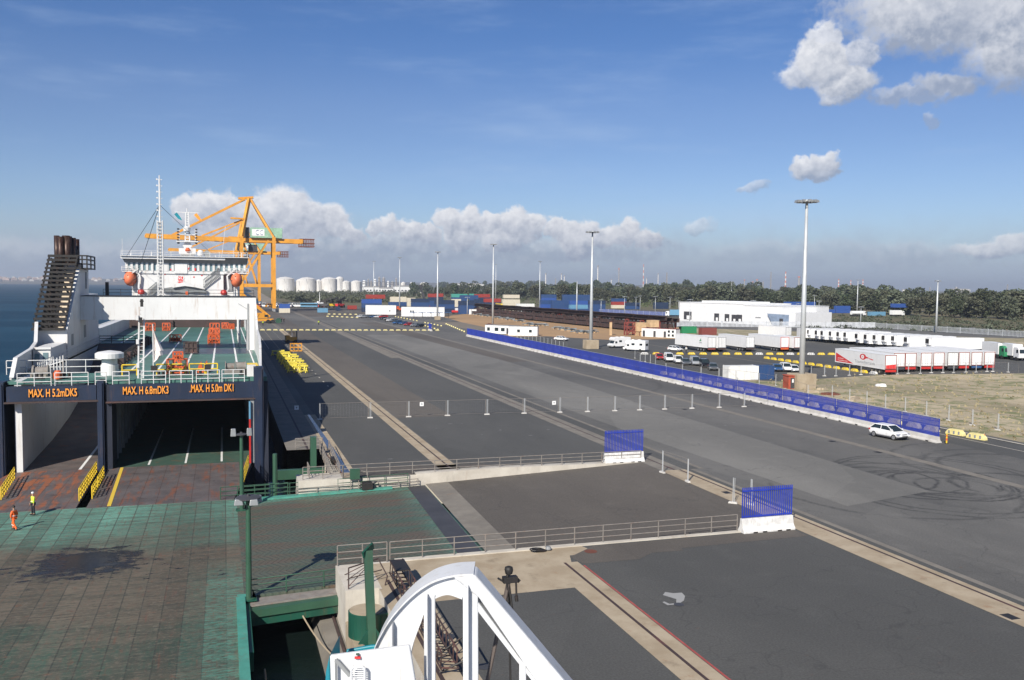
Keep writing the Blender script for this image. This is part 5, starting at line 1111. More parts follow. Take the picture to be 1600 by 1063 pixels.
fp3 = [(1040, 545), (1150, 597), (1183, 600), (1215, 603)]
fp3 = [(992, 560), (1000, 566), (1008, 566), (1016, 568), (1024, 570), (1040, 584), (1066, 586), (1095, 590), (1123, 593), (1150, 596), (1186, 601), (1212, 606)]
fw = [at(u, v) for u, v in fp3]
for i in range(len(fw)-1): fence_at(fw[i], fw[i+1], f'{nth(i)} mesh fence panel from the left in front of the parked cars', 'mesh fence panels by the parked cars')
fp4 = [(1267, 589), (1288, 588), (1306, 588), (1327, 587), (1345, 586), (1383, 586), (1402, 585), (1419, 584), (1438, 584), (1455, 583), (1473, 583), (1490, 583), (1509, 582), (1525, 582), (1542, 581), (1551, 581), (1575, 582), (1592, 584)]
fw = [at(u, v) for u, v in fp4]
for i in range(len(fw)-1): fence_at(fw[i], fw[i+1], f'{nth(i)} mesh fence panel from the left between the field and the trailers', 'mesh fence panels by the white trailers')
for u0, v0 in ((900, 537),):
    for i in range(9): a = at(870+i*6, 540-i*.0+(i*.2), 0)
fp5 = [(860+i*7.5, 541+i*1.1) for i in range(9)]
fp5 = [(808+i*6, 527+i*1.6) for i in range(14)]
fw = [at(u, v) for u, v in fp5]
for i in range(len(fw)-1): fence_at(fw[i], fw[i+1], f'{nth(i)} mesh fence panel from the left beside the white site cabins', 'mesh fence panels by the site cabins')
for ch in list(fproto.children): bpy.data.objects.remove(ch)
bpy.data.objects.remove(fproto)
# --- low yellow barrier blocks
def barrier_proto(mat, name):
    th = thing('barrier_block', 'x', 'barrier', (0, 0, -500))
    m = MB(); m.prism([(-1.0, 0), (1.0, 0), (.95, .25), (.62, .58), (-.62, .58), (-.95, .25)], -.28, .28, 'y')
    m.build('body', mat, th, bevel=.03)
    m = MB()
    for x in (-.55, 0, .55): m.box(x-.1, x+.1, -.3, -.285, .12, .42)
    m.build('recess', M['paleyellow'] if mat is M['yellow'] else M['grey'], th); return th
BP = {'pale': barrier_proto(M['paleyellow'], 'p'), 'yel': barrier_proto(M['yellow'], 'y'), 'wht': barrier_proto(M['jersey_w'], 'w')}
used = set()
def barrier(kind, u, v, rz, lab, grp, s=1.0):
    p_ = at(u, v); pr = BP[kind]
    if kind not in used: o = pr; used.add(kind); o.location = (p_.x, p_.y, 0.02); o.rotation_euler.z = rz; o['label'] = lab; o['group'] = grp
    else: o = dup(pr, (p_.x, p_.y, .02), rz, lab, grp)
    o.scale = (s, s, s); return o
for i in range(29):
    u = 400+i*10.1; barrier('pale', u, 516.5+.02*i, R(-1), f'{nth(i)} pale yellow barrier from the left in the straight row across the apron', 'pale yellow barriers across the apron', .82)
def line(kind, u0, v0, u1, v1, n, what, grp, s=.8, wht=()):
    a = at(u0, v0); b = at(u1, v1); rz = math.atan2(b.y-a.y, b.x-a.x)
    for i in range(n):
        f = i/(n-1); p_ = a.lerp(b, f); k = 'wht' if i in wht else kind
        # reuse placement helper through its world point
        if k not in used: o = BP[k]; used.add(k)
        else: o = dup(BP[k], (0, 0, 0))
        o.location = (p_.x, p_.y, .02); o.rotation_euler.z = rz; o.scale = (s, s, s); o['label'] = f'{nth(i)} {"white" if k=="wht" else "yellow"} barrier {what}'; o['group'] = grp
line('pale', 618, 495.5, 651, 502, 8, 'from the left in the upper row of the car park', 'barriers round the car park', .8)
line('pale', 664, 505, 689, 510, 6, 'from the left in the short row behind the small blue screen', 'barriers round the car park', .8)
line('pale', 664, 510, 684, 516, 5, 'from the left in the row right of the black car', 'barriers round the car park', .8)
line('pale', 697, 507, 725, 519, 10, 'from the left between the small and the long blue screen', 'barriers round the car park', .8)
line('pale', 512, 495, 558, 497, 7, 'from the left in the front of the loop by the car park', 'barriers round the car park', .8)
line('pale', 514, 491.5, 556, 492, 6, 'from the left in the back of the loop by the car park', 'barriers round the car park', .8)
line('yel', 1007, 554, 1153, 554.5, 9, 'from the left before the white trailers, left of the mast', 'yellow barriers in the lorry park', .95, (0,))
line('yel', 1170, 554.5, 1299, 554.8, 9, 'from the left in the back row beside the tall mast', 'yellow barriers in the lorry park', .95, (1, 4, 6))
line('yel', 1198, 561, 1365, 585, 14, 'from the left in the row running to the red-emblem trailer', 'yellow barriers in the lorry park', .95, (13,))
barrier('pale', 1493, 680, R(-80), 'left one of two big pale yellow barriers right of the blue screens', 'large barriers in the lane', 1.15)
barrier('pale', 1526, 686.5, R(-80), 'right one of two big pale yellow barriers right of the blue screens', 'large barriers in the lane', 1.15)
bu = [(1037, 581), (1051, 583.5), (1064, 587), (1077, 590), (1091, 592), (1106, 595.5), (1121, 599), (1138, 602), (1155, 606), (1171, 609.5), (1190, 613), (1208.5, 617), (1228, 621), (1249, 626), (1271, 630.5), (1294.5, 635.5), (1318, 639.5), (1343, 645), (1369.4, 650.5), (1398.6, 656.5), (1428, 662.5), (1456, 668)]
for i, (u, v) in enumerate(bu):
    q_ = at(u, v+2, .3); barrier('pale', u, v, R(90), f'{nth(i)} cream barrier from the left seen through the long blue screens', 'white barriers behind the blue screens', 1.05).location = (q_.x, q_.y, .02)
p_ = at(1538, 688); th = thing('traffic_cone', 'small orange and white cone beside the right big yellow barrier', 'cone', (p_.x, p_.y, 0)); m = MB(); m.lathe([(.25, 0), (.25, .04), (.16, .05), (.05, .65)], (0, 0, 0), 12); m.build('cone', M['orange'], th); m = MB(); m.lathe([(.125, .28), (.095, .45)], (0, 0, 0), 12); m.build('band', M['white'], th)

# ================================================================== vehicles
def loft(sections, closed=True):
    """sections: list of (x, [ (y,z)... ]) same count; skins along x"""
    m = MB(); k = len(sections[0][1])
    for x, ring in sections: m.v += [(x, y, z) for y, z in ring]
    for a in range(len(sections)-1):
        for i in range(k): j = (i+1) % k; m.f.append((a*k+i, a*k+j, (a+1)*k+j, (a+1)*k+i)); m.mi.append(0)
    m.f.append(tuple(range(k))[::-1]); m.f.append(tuple((len(sections)-1)*k+i for i in range(k))); m.mi += [0, 0]
    return m
def car(label, kind, loc, rz, mat, group='parked cars'):
    D = {'hatch': (4.05, 1.7, 1.43, [(-2.02, .55, .84), (-1.9, .34, .95), (-1.2, .3, .97), (.95, .3, .92), (1.6, .33, .79), (1.9, .36, .68), (2.04, .42, .56)], (-1.9, -1.35, .25, 1.2)),
         'sedan': (4.6, 1.78, 1.43, [(-2.3, .5, .86), (-2.1, .33, .96), (-1.3, .3, .97), (.95, .3, .93), (1.9, .33, .80), (2.3, .42, .62)], (-1.75, -1.15, .35, 1.15)),
         'suv': (4.6, 1.84, 1.75, [(-2.3, .5, .95), (-2.2, .4, 1.1), (-1.3, .36, 1.12), (1.0, .36, 1.08), (1.9, .4, .98), (2.3, .5, .75)], (-2.15, -1.85, .35, 1.15)),
         'van': (4.9, 1.9, 1.95, [(-2.45, .45, 1.0), (-2.4, .38, 1.15), (-1.2, .34, 1.18), (1.35, .34, 1.15), (2.1, .38, 1.0), (2.45, .5, .72)], (-2.42, -2.3, .75, 1.7))}[kind]
    Lc, Wc, Hc, prof, (g0, g1, g2, g3) = D; w = Wc/2
    th = thing('parked_car' if kind != 'van' else 'parked_van', label, 'car' if kind != 'van' else 'van', loc, rz, group)
    sec = []
    for (x, z0, z1) in prof:
        e = .93 if abs(x) > Lc/2-.25 else 1.0
        ww = w*e; zm = (z0+z1)*.5+.05
        sec.append((x, [(-ww*.93, z0), (-ww, z0+.12), (-ww, zm), (-ww*.93, z1), (ww*.93, z1), (ww, zm), (ww, z0+.12), (ww*.93, z0)]))
    b = loft(sec).build('body', mat, th); b.modifiers.new('b', 'BEVEL').width = .05
    zb = max(p_[2] for p_ in prof)-.03; wt_ = w*.74
    m = MB(); m.hexa([(g0, -w*.9, zb), (g3, -w*.9, zb-.04), (g3, w*.9, zb-.04), (g0, w*.9, zb), (g1, -wt_, Hc-.05), (g2, -wt_, Hc-.05), (g2, wt_, Hc-.05), (g1, wt_, Hc-.05)]); m.build('windows', M['glass'], th)
    m = MB(); m.hexa([(g1-.06, -wt_-.03, Hc-.07), (g2+.05, -wt_-.03, Hc-.07), (g2+.05, wt_+.03, Hc-.07), (g1-.06, wt_+.03, Hc-.07), (g1, -wt_+.06, Hc), (g2-.1, -wt_+.06, Hc), (g2-.1, wt_-.06, Hc), (g1, wt_-.06, Hc)])
    for s in (-1, 1):   # pillars
        m.bar((g0+.02, s*w*.9, zb), (g1-.02, s*wt_, Hc-.05), .1, .06); m.bar((g3-.02, s*w*.9, zb-.03), (g2, s*wt_, Hc-.05), .08, .05)
        xm = (g1+g2)/2+.1; m.bar((xm, s*w*.905, zb), (xm, s*(wt_+.01), Hc-.06), .07, .05)
        if kind in ('van', 'suv'): m.bar((g1+.35, s*w*.905, zb), (g1+.3, s*(wt_+.01), Hc-.06), .3 if kind == 'van' else .14, .05)
    m.build('roof', mat, th)
    r = .31 if kind in ('hatch', 'sedan') else .36
    for x in (-Lc*.315, Lc*.325):
        for s in (-1, 1):
            m = MB(); m.tube((x, s*(w-.22), r), (x, s*(w+.015), r), r, 16); wh = m.build('wheel', M['tyre'], th)
            m = MB(); m.tube((x, s*(w+.01), r), (x, s*(w+.03), r), r*.66, 12); m.build('rim', M['rim'], wh)
            m = MB()
    m = MB()
    for s in (-1, 1): m.hexa([(Lc/2-.28, s*w*.86-.16, .56), (Lc/2-.02, s*w*.8-.16, .56), (Lc/2-.02, s*w*.8+.14, .56), (Lc/2-.28, s*w*.86+.1, .56), (Lc/2-.36, s*w*.84-.15, .72), (Lc/2-.1, s*w*.8-.15, .70), (Lc/2-.1, s*w*.8+.13, .70), (Lc/2-.36, s*w*.84+.1, .72)])
    m.build('headlights', M['rim'], th)
    m = MB()
    for s in (-1, 1): m.box(-Lc/2-.01, -Lc/2+.2, s*w*.82-.1, s*w*.82+.12, .68, .86)
    m.build('tail_lights', M['red'], th)
    m = MB(); m.box(Lc/2-.12, Lc/2+.015, -.4, .4, .36, .52); m.box(Lc/2-.16, Lc/2-.01, -.35, .35, .58, .66); m.box(-Lc/2+.3, Lc/2-.35, -w*.96, w*.96, .2, .33); m.build('trim', M['darkgrey'], th)
    m = MB()
    for s in (-1, 1): m.box(g3-.35, g3-.18, s*(w*.92)-.1 + (0 if s < 0 else 0), s*(w*.92)+.1, zb+.02, zb+.16)
    m.build('mirrors', mat, th)
    return th
def carpx(lab, kind, u, v, ang, mat, grp='parked cars'):
    p_ = at(u, v); return car(lab, kind, (p_.x, p_.y, .015), R(ang), M[mat], grp)
# the white hatchback beside the long blue screen; its nose points along the screen towards us
hb_ = at(1389, 684.5); car('white three-door hatchback parked beside the near end of the long blue screen', 'hatch', (hb_.x, hb_.y, .01), R(-82), M['carwhite'], 'parked cars').scale = (1.08, 1.08, 1.08)
carpx('white estate car parked alone left of the stone mast base', 'sedan', 877, 532.5, -50, 'carwhite')
carpx('white car parked left of the white trailer with the green emblem', 'hatch', 1055, 549, -60, 'carwhite')
carpx('red car at the left end of the parked row behind the blue screen', 'hatch', 1030, 562, 250, 'carred')
carpx('white van next to the red car in the parked row', 'van', 1045, 565, 250, 'carwhite')
carpx('white estate car between the white van and the dark car in the parked row', 'suv', 1060, 568, 250, 'carwhite')
carpx('dark blue car squeezed beside the silver van in the parked row', 'sedan', 1071, 570.5, 250, 'cargrey')
carpx('silver van in the middle of the parked row', 'van', 1086, 571, 250, 'carsilver')
carpx('black off-road car right of the silver van in the parked row', 'suv', 1101, 574, 250, 'carblack')
carpx('dark grey car at the right end of the parked row beside the white container', 'sedan', 1114, 578.5, 245, 'cargrey')
carpx('blue car with a silver cover right of the blue container', 'sedan', 1214, 580, 245, 'carblue')
carpx('white car next to the blue car right of the blue container', 'suv', 1228, 580.5, 250, 'carwhite')
carpx('white hatchback nearest the tall mast, right of the blue container', 'hatch', 1240, 581.5, 252, 'carwhite')
carpx('white van parked in front of the green container', 'van', 1068, 519, 190, 'carwhite')
cl = [('blue off-road car', 'suv', 621, 507, 'carblue'), ('dark blue car', 'sedan', 631, 507.5, 'carblue'), ('red hatchback', 'hatch', 638, 509.5, 'carred'), ('silver hatchback', 'hatch', 648, 510.5, 'carsilver'), ('black hatchback', 'hatch', 656, 511.5, 'carblack'),
      ('white hatchback', 'hatch', 610, 502.5, 'carwhite'), ('grey estate car', 'sedan', 616, 503.5, 'cargrey'), ('black sedan', 'sedan', 600, 499.5, 'carblack'), ('silver sedan', 'sedan', 606, 500.5, 'carsilver')]
for (nm, k, u, v, mt) in cl: carpx(f'{nm} in the diagonal line of the far car park', k, u, v, 215, mt)
for i, (u, mt, k, w_) in enumerate(((563, 'carwhite', 'hatch', 'white'), (570, 'carsilver', 'sedan', 'silver'), (577, 'cargrey', 'hatch', 'grey'), (584, 'carblue', 'sedan', 'blue'), (591, 'carwhite', 'sedan', 'white'), (599, 'carred', 'suv', 'red'))):
    carpx(f'{w_} car, {nth(i)} from left in the far cluster of the car park', k, u, 496.5+.15*i, 200, mt)
# --- semi-trailers
def decal(fn, name, mat, par): m = MB(); fn(m); return m.build(name, mat, par)
def trailer(lab, loc, rz, reefer=False, logo=None, doors='red', name='semi_trailer', roof='white', group='white semi-trailers', bumper='red', L=14.4, under=True):
    """origin at rear ground centre, body runs along +Y (rear faces -Y)"""
    th = thing(name, lab, 'trailer', loc, rz, group); W2 = 1.28; z0, z1 = 1.15, 4.0
    m = MB(); m.box(-W2, W2, .06, L, z0, z1); bo = m.build('box_body', M['carwhite'], th)
    m = MB(); m.box(-W2-.03, W2+.03, .03, L+.02, z1, z1+.06); m.box(-W2-.02, -W2, .05, L, z0-.05, z0+.06); m.box(W2, W2+.02, .05, L, z0-.05, z0+.06); m.build('roof', M['white'], th)
    m = MB(); fm = M[doors] if doors in M else M['grey']
    m.box(-W2, -W2+.12, 0, .055, z0, z1); m.box(W2-.12, W2, 0, .055, z0, z1); m.box(-W2+.121, W2-.121, 0, .055, z1-.14, z1); m.box(-W2+.121, W2-.121, 0, .055, z0, z0+.12); m.build('door_frame', fm, th)
    for s in (-1, 1): m = MB(); m.box(min(s*.02, s*(W2-.14)), max(s*.02, s*(W2-.14)), .02, .058, z0+.13, z1-.15); d = m.build('door', M['white'], th); m = MB(); [m.box(s*x-.02, s*x+.02, -.01, .019, z0+.2, z1-.2) for x in (.25, .9)]; m.build('lock_rod', M['grey'], d)
    m = MB(); m.box(-W2+.1, W2-.1, .0, .12, .6, z0-.1); m.build('bumper', M[bumper], th)
    if under:
        m = MB(); m.box(-.5, .5, .3, L-.3, .85, 1.14); m.box(-W2+.05, -W2+.12, 5.0, 8.6, .5, 1.0); m.box(W2-.12, W2-.05, 5, 8.6, .5, 1.0); m.build('chassis', M['darkgrey'], th)
        for y in (1.9, 3.2, 4.5):
            for s in (-1, 1): m = MB(); m.tube((s*(W2-.4), y, .5), (s*(W2-.04), y, .5), .5, 14); w_ = m.build('wheel', M['tyre'], th); m = MB(); m.tube((s*(W2-.06), y, .5), (s*(W2-.02), y, .5), .24, 10); m.build('rim', M['rim'], w_)
        m = MB()
        for s in (-1, 1): m.box(s*.8-.08, s*.8+.08, L-3.2, L-3.0, .05, 1.1)
        m.build('landing_leg', M['darkgrey'], th)
    if reefer:
        m = MB(); m.box(-.95, .95, L+.01, L+.55, 2.0, 3.85); u_ = m.build('cooling_unit', M['carwhite'], th, bevel=.06); m = MB(); m.box(-.85, .85, L+.551, L+.6, 2.5, 3.7); m.build('grille', M['black'], u_)
    return th
def sideword(th, s, size, y, z, mat, width=None, side=-1):
    text(s, size, mat, th, (side*1.295, y, z), (R(90), 0, R(-90) if side < 0 else R(90)), 1, 'lettering', .005, .0, width)
M['tgrey'] = NT('logo_grey').out((.30, .32, .34), .6)
x0 = 128.0
rt = trailer('trailer with a red wedge and round red emblem, first of the front row', (126.2, 145.9, .02), R(-7.0), logo=True, doors='redsteel', bumper='red', group='front row of white trailers', L=18.4)
LL = 18.4
m = MB(); m.face([(-1.286, LL-.35, 1.3), (-1.286, LL-.35, 3.2), (-1.286, LL-7.2, 1.3)][::-1]); m.build('red_wedge', M['sign_red'], rt)
m = MB()
pts_ = [(LL-10.6+1.15*math.cos(a), 3.05+.62*math.sin(a)) for a in [i*.3927 for i in range(16)]]
m.face([(-1.286, y, z) for y, z in pts_]); m.face([(-1.287, LL-11.3, 3.3), (-1.287, LL-13.0, 2.9), (-1.287, LL-11.3, 2.75)]); m.face([(-1.286, LL-12.7, 2.95), (-1.286, LL-14.3, 2.75), (-1.286, LL-14.2, 2.55), (-1.286, LL-12.9, 2.75)]); em = m.build('emblem', M['sign_red'], rt)
m = MB(); m.face([(-1.290, LL-10.5+.55*math.cos(a), 3.05+.42*math.sin(a)) for a in [i*.5236 for i in range(12)]]); m.build('emblem_centre', M['white'], em)
text('e', .75, M['sign_red'], rt, (-1.296, LL-10.5, 3.05), (R(90), 0, R(-90)), 1, 'lettering', .004, .02); 
sideword(rt, 'Trasmediterranea', .85, LL-11.3, 1.95, M['tgrey'], 7.2)
sideword(rt, 'acciona', .4, LL-2.2, 2.1, M['white'], 2.2); sideword(rt, 'Trasmediterranea', .35, LL-3.0, 1.65, M['white'], 3.8)
m = MB(); m.face([(-1.1, -.006, 1.3), (1.1, -.006, 1.3), (1.1, -.006, 2.15), (-1.1, -.006, 1.95)]); m.build('red_panel', M['sign_red'], rt)
us = [1408, 1425.6, 1450, 1469.5, 1491.5, 1509, 1528.7, 1548.7]
bm = ['darkgrey', 'red', 'red', 'red', 'darkgrey', 'red', 'carblue', 'red']
for i, u in enumerate(us):
    p_ = at(u-3, 582.4-i*.45); 
    trailer(f'plain white trailer, {nth(i+1)} from the left in the front row of trailers', (p_.x, p_.y-.0, .02), R(-7), doors='redsteel' if i != 4 else 'brown', bumper=bm[i], group='front row of white trailers', L=16.5)
# mid-left group of five
g5 = [(1112, 550.5, 'white trailer with a green emblem on its side, leftmost by the yellow barriers', 'grey', 'redsteel'), (1128, 550.5, 'white trailer showing only rear doors, right of the green-emblem trailer', 'grey', 'brown'), (1172, 550, 'white trailer with grey-framed doors in the middle of the left group', 'grey', 'brown'), (1226, 550, 'white trailer with red-framed doors left of the tall mast', 'red', 'orange'), (1247, 550.5, 'white trailer partly hidden behind the tall mast', 'redsteel', 'darkgrey')]
for i, (u, v, lab, dr, bp_) in enumerate(g5):
    p_ = at(u, v); o = trailer(lab, (p_.x, p_.y, .02), R(4 if i in (0, 1) else -2), doors=dr, bumper=bp_, group='white trailers behind the yellow barriers', L=[16, 9, 15, 16.5, 10][i])
    if i == 0:
        m = MB(); m.face([(-1.286, 3.7, 2.75), (-1.286, 3.0, 2.75), (-1.286, 3.2, 3.3), (-1.286, 3.4, 3.45)]); m.face([(-1.287, 3.9, 2.65), (-1.287, 3.45, 2.65), (-1.287, 3.9, 3.05)]); m.build('emblem', CC['green'], o)
        text('LINK', .4, M['tgrey'], o, (-1.296, 3.4, 2.3), (R(90), 0, R(-90)), 1, 'lettering', .004, .02, 1.4)
# rear row: refrigerated trailers, units facing left, seen one behind the other
ru = [(1247, 532), (1256, 533), (1264, 533.5), (1277, 535), (1286, 536), (1299, 537), (1311, 538), (1322, 539), (1340, 541.5), (1354, 543), (1368, 544), (1382, 545), (1397, 546), (1417, 548), (1451, 551)]
for i, (u, v) in enumerate(ru):
    a = at(u, v); ang = R(-13); d = Vector((math.cos(ang), math.sin(ang))); L_ = 13.6 if i < 14 else 15
    # origin = rear; unit end at the photographed point
    ox = a.x+d.x*L_; oy = a.y+d.y*L_; q = trailer(f'refrigerated trailer, {nth(i)} from the left in the rear row', (ox, oy, .02), math.atan2(-d.y, -d.x)-math.pi/2, reefer=(i not in (0,)), group='rear row of refrigerated trailers', doors='grey', bumper='darkgrey', L=L_)
a = at(1232, 530); trailer('pair of white trailers end-on at the left end of the rear row', (a.x, a.y, .02), R(8), doors='grey', bumper='darkgrey', group='rear row of refrigerated trailers', L=13.6)
# --- lorries at the right edge
def lorry(lab, loc, rz, cabmat, boxmat, L=9.0, grp='lorries', tank=False, h=3.9):
    """cab at +X end"""
    th = thing('lorry', lab, 'lorry', loc, rz, grp)
    m = MB(); m.prism([(L-.1, .7), (L+2.0, .7), (L+2.15, 1.8), (L+1.9, 3.0), (L+1.2, 3.3), (L-.1, 3.3)], -1.2, 1.2, 'y'); cab = m.build('cab', cabmat, th, bevel=.06)
    m = MB(); m.hexa([(L+2.08, -1.05, 1.85), (L+2.17, -1.05, 1.85), (L+2.17, 1.05, 1.85), (L+2.08, 1.05, 1.85), (L+1.9, -1.0, 2.8), (L+1.97, -1.0, 2.8), (L+1.97, 1.0, 2.8), (L+1.9, 1.0, 2.8)]); m.box(L+1.0, L+1.8, -1.22, -1.2, 1.9, 2.7); m.box(L+1.0, L+1.8, 1.2, 1.22, 1.9, 2.7); m.build('windscreen', M['glass'], cab)
    m = MB()
    if tank: m.tube((0, 0, 2.2), (L-.5, 0, 2.2), 1.2, 18)
    else: m.box(0, L-.4, -1.27, 1.27, 1.1, h)
    m.build('tank' if tank else 'box_body', boxmat, th)
    m = MB(); m.box(0, L+1.8, -.5, .5, .6, 1.09); m.build('chassis', M['darkgrey'], th)
    for x in (1.0, 2.3, 3.6, L-.9, L+1.0):
        for s in (-1, 1): m = MB(); m.tube((x, s*.85, .5), (x, s*1.22, .5), .5, 12); m.build('wheel', M['tyre'], th)
    return th
a = at(1572, 562); lorry('white box lorry with a green cab at the right edge of the lorry park', (a.x+3.0, a.y+9, .02), R(-105), CC['green'], M['carwhite'], 7.5)
a = at(1595, 564.5); lorry('second white box lorry cut off by the right edge of the photo', (a.x+3.0, a.y+9, .02), R(-105), M['carwhite'], M['carwhite'], 7.5)
a = at(1084, 496); lorry('articulated lorry with a long blue trailer outside the white warehouse', (a.x, a.y, .02), R(152), M['carwhite'], CC['lblue'], 14, h=4.2)
a = at(1330, 494.5); lorry('white tank lorry by the far fence', (a.x, a.y, .02), R(5), M['carwhite'], M['white'], 9, tank=True)
a = at(1392, 494.5); lorry('white-cab lorry in front of the stacked blue containers by the far fence', (a.x, a.y, .02), R(3), M['carwhite'], M['white'], 8)
a = at(935, 487); lorry('white tank lorry beyond the girder store', (a.x, a.y, .02), R(185), M['carwhite'], M['white'], 9, tank=True)
# --- motorhomes
def motorhome(lab, u, v, ang):
    p_ = at(u, v); th = thing('motorhome', lab, 'motorhome', (p_.x, p_.y, .02), R(ang), 'white motorhomes')
    m = MB(); m.prism([(-3.2, .45), (3.1, .45), (3.25, .9), (2.5, 1.25), (2.1, 1.9), (2.5, 2.05), (2.55, 2.6), (2.1, 2.95), (-3.2, 2.95)], -1.12, 1.12, 'y'); m.build('body', M['carwhite'], th, bevel=.05)
    m = MB(); m.hexa([(2.15, -1.0, 1.25), (2.55, -1.0, 1.25), (2.55, 1.0, 1.25), (2.15, 1.0, 1.25), (2.12, -.95, 1.85), (2.18, -.95, 1.88), (2.18, .95, 1.88), (2.12, .95, 1.85)])
    for s in (-1, 1): m.box(1.35, 2.0, s*1.13-.008, s*1.13+.008, 1.3, 1.85); m.box(-.2, .7, s*1.13-.008, s*1.13+.008, 1.6, 2.15); m.box(-2.4, -1.6, s*1.13-.008, s*1.13+.008, 1.6, 2.15)
    m.box(-3.22, -3.2, -.8, .8, 1.5, 2.15); m.build('windows', M['glass'], th)
    for x in (-1.8, 2.3):
        for s in (-1, 1): m = MB(); m.tube((x, s*.85, .36), (x, s*1.13, .36), .36, 12); m.build('wheel', M['tyre'], th)
    m = MB(); m.box(-1.5, -.7, -.4, .4, 2.95, 3.1); m.box(.4, 1.0, -.3, .3, 2.95, 3.08); m.build('roof_hatch', M['white'], th)
motorhome('left of the two white motorhomes behind the blue screens', 966, 543, 190).__class__ if False else motorhome('right of the two white motorhomes, with its rear window towards us', 993, 549, 130)
motorhome('left of the two white motorhomes behind the blue screens', 967, 543.5, 190)
# ================================================================== masts, containers, cabins, cranes, trees, industry, people
def mast(lab, u, v, vt, r0=.42, heads=8, grp='tall light masts', base=None, nm='light_mast'):
    b = at(u, v); 
    # height from the photographed top
    d = ray(u, vt); q = d*((b.x*FWD.x+b.y*FWD.y)/(d.x*FWD.x+d.y*FWD.y)); h = CAM_Z+q.z
    th = thing(nm, lab, 'light mast', (b.x, b.y, 0), 0, grp)
    m = MB(); m.lathe([(r0, 0), (r0*.8, h*.45), (r0*.42, h)], (0, 0, 0), 12); m.build('pole', M['galv'], th, smooth=True)
    if heads:
        rr_ = 1.6 if heads > 6 else 1.1
        m = MB(); m.lathe([(rr_*.8, 0), (rr_*.8, .12)], (0, 0, h-.3), 16); m.build('head_ring', M['galv'], th)
        for k in range(heads): a = 2*math.pi*k/heads; x, y = rr_*math.cos(a), rr_*math.sin(a); m = MB(); m.hexa([(x-.32, y-.32, h-.5), (x+.32, y-.32, h-.5), (x+.32, y+.32, h-.5), (x-.32, y+.32, h-.5), (x-.25, y-.25, h-.1), (x+.25, y-.25, h-.1), (x+.25, y+.25, h-.1), (x-.25, y+.25, h-.1)]); m.build('floodlight', M['lamp'], th)
    if base:
        m = MB(); m.box(-base, base, -base*.8, base*.8, 0, base*1.35); m.build('stone_base', M['conc'], th, bevel=.05)
    return th
mast('tallest nearest light mast, on a stone block beside the red kiosk', 1252, 607, 312, .52, 10, base=1.9)
mast('second nearest light mast on a stone block left of the motorhomes', 923, 545, 361, .5, 8, base=1.8)
mast('light mast behind the left end of the long blue screen', 770, 507, 381, .5, 6)
mast('light mast standing in the far car park by the small blue screen', 683.5, 500, 393, .5, 6, base=1.3)
mast('light mast behind the white office cabins, left of the car park', 624.4, 485, 402, .45, 6)
mast('faint distant light mast above the blue and red containers', 584, 477, 408, .45, 4)
mast('light mast right behind the mast at the left end of the blue screens', 774.5, 470, 413, .5, 4)
mast('light mast just left of the stacked blue containers', 843, 484, 408, .5, 6)
mast('plain pole without a head right of the stacked blue containers', 901, 491, 440, .5, 0)
mast('light mast behind the white warehouse roof', 1142.5, 478, 440, .4, 4)
mast('light mast rising at the end of the grey paling fence', 1462.5, 520, 438, .45, 4)
mast('light mast among the containers beyond the warehouse', 1339, 490, 437, .45, 4)
for i, (u, v, vt, w_) in enumerate(((730, 492, 464, 'between the container stacks and the white site office'), (916, 462, 440, 'over the woods above the blue containers'), (962.6, 456, 437, 'over the woods left of the warehouse'), (939, 492, 468, 'in front of the white tank lorry'),
        (975.5, 494, 463, 'left of the girder store, by the blue paling'), (993.5, 484, 464, 'beside the pale roofs beyond the girders'), (1000, 486, 462, 'twin of the pole beside the pale roofs'), (1023.6, 491, 463, 'left of the articulated blue lorry'), (1046.6, 487, 464, 'behind the cab of the blue lorry'),
        (1060, 488, 470, 'at the left corner of the white warehouse'), (1077.4, 509, 467.5, 'in front of the warehouse beside the blue lorry'), (1176, 505, 469, 'in front of the middle of the warehouse'), (1247, 500, 474, 'at the right corner of the warehouse'), (1272, 492, 461, 'right of the warehouse by the yellow container'),
        (1279, 500, 470, 'right of the pole by the yellow container'), (1344.5, 510, 479, 'behind the white paling fence'), (1087, 462, 437, 'over the woods above the warehouse'))):
    mast(f'small lamp post {w_}', u, v, vt, .2, 2, 'small lamp posts of the yards', nm='lamp_post')
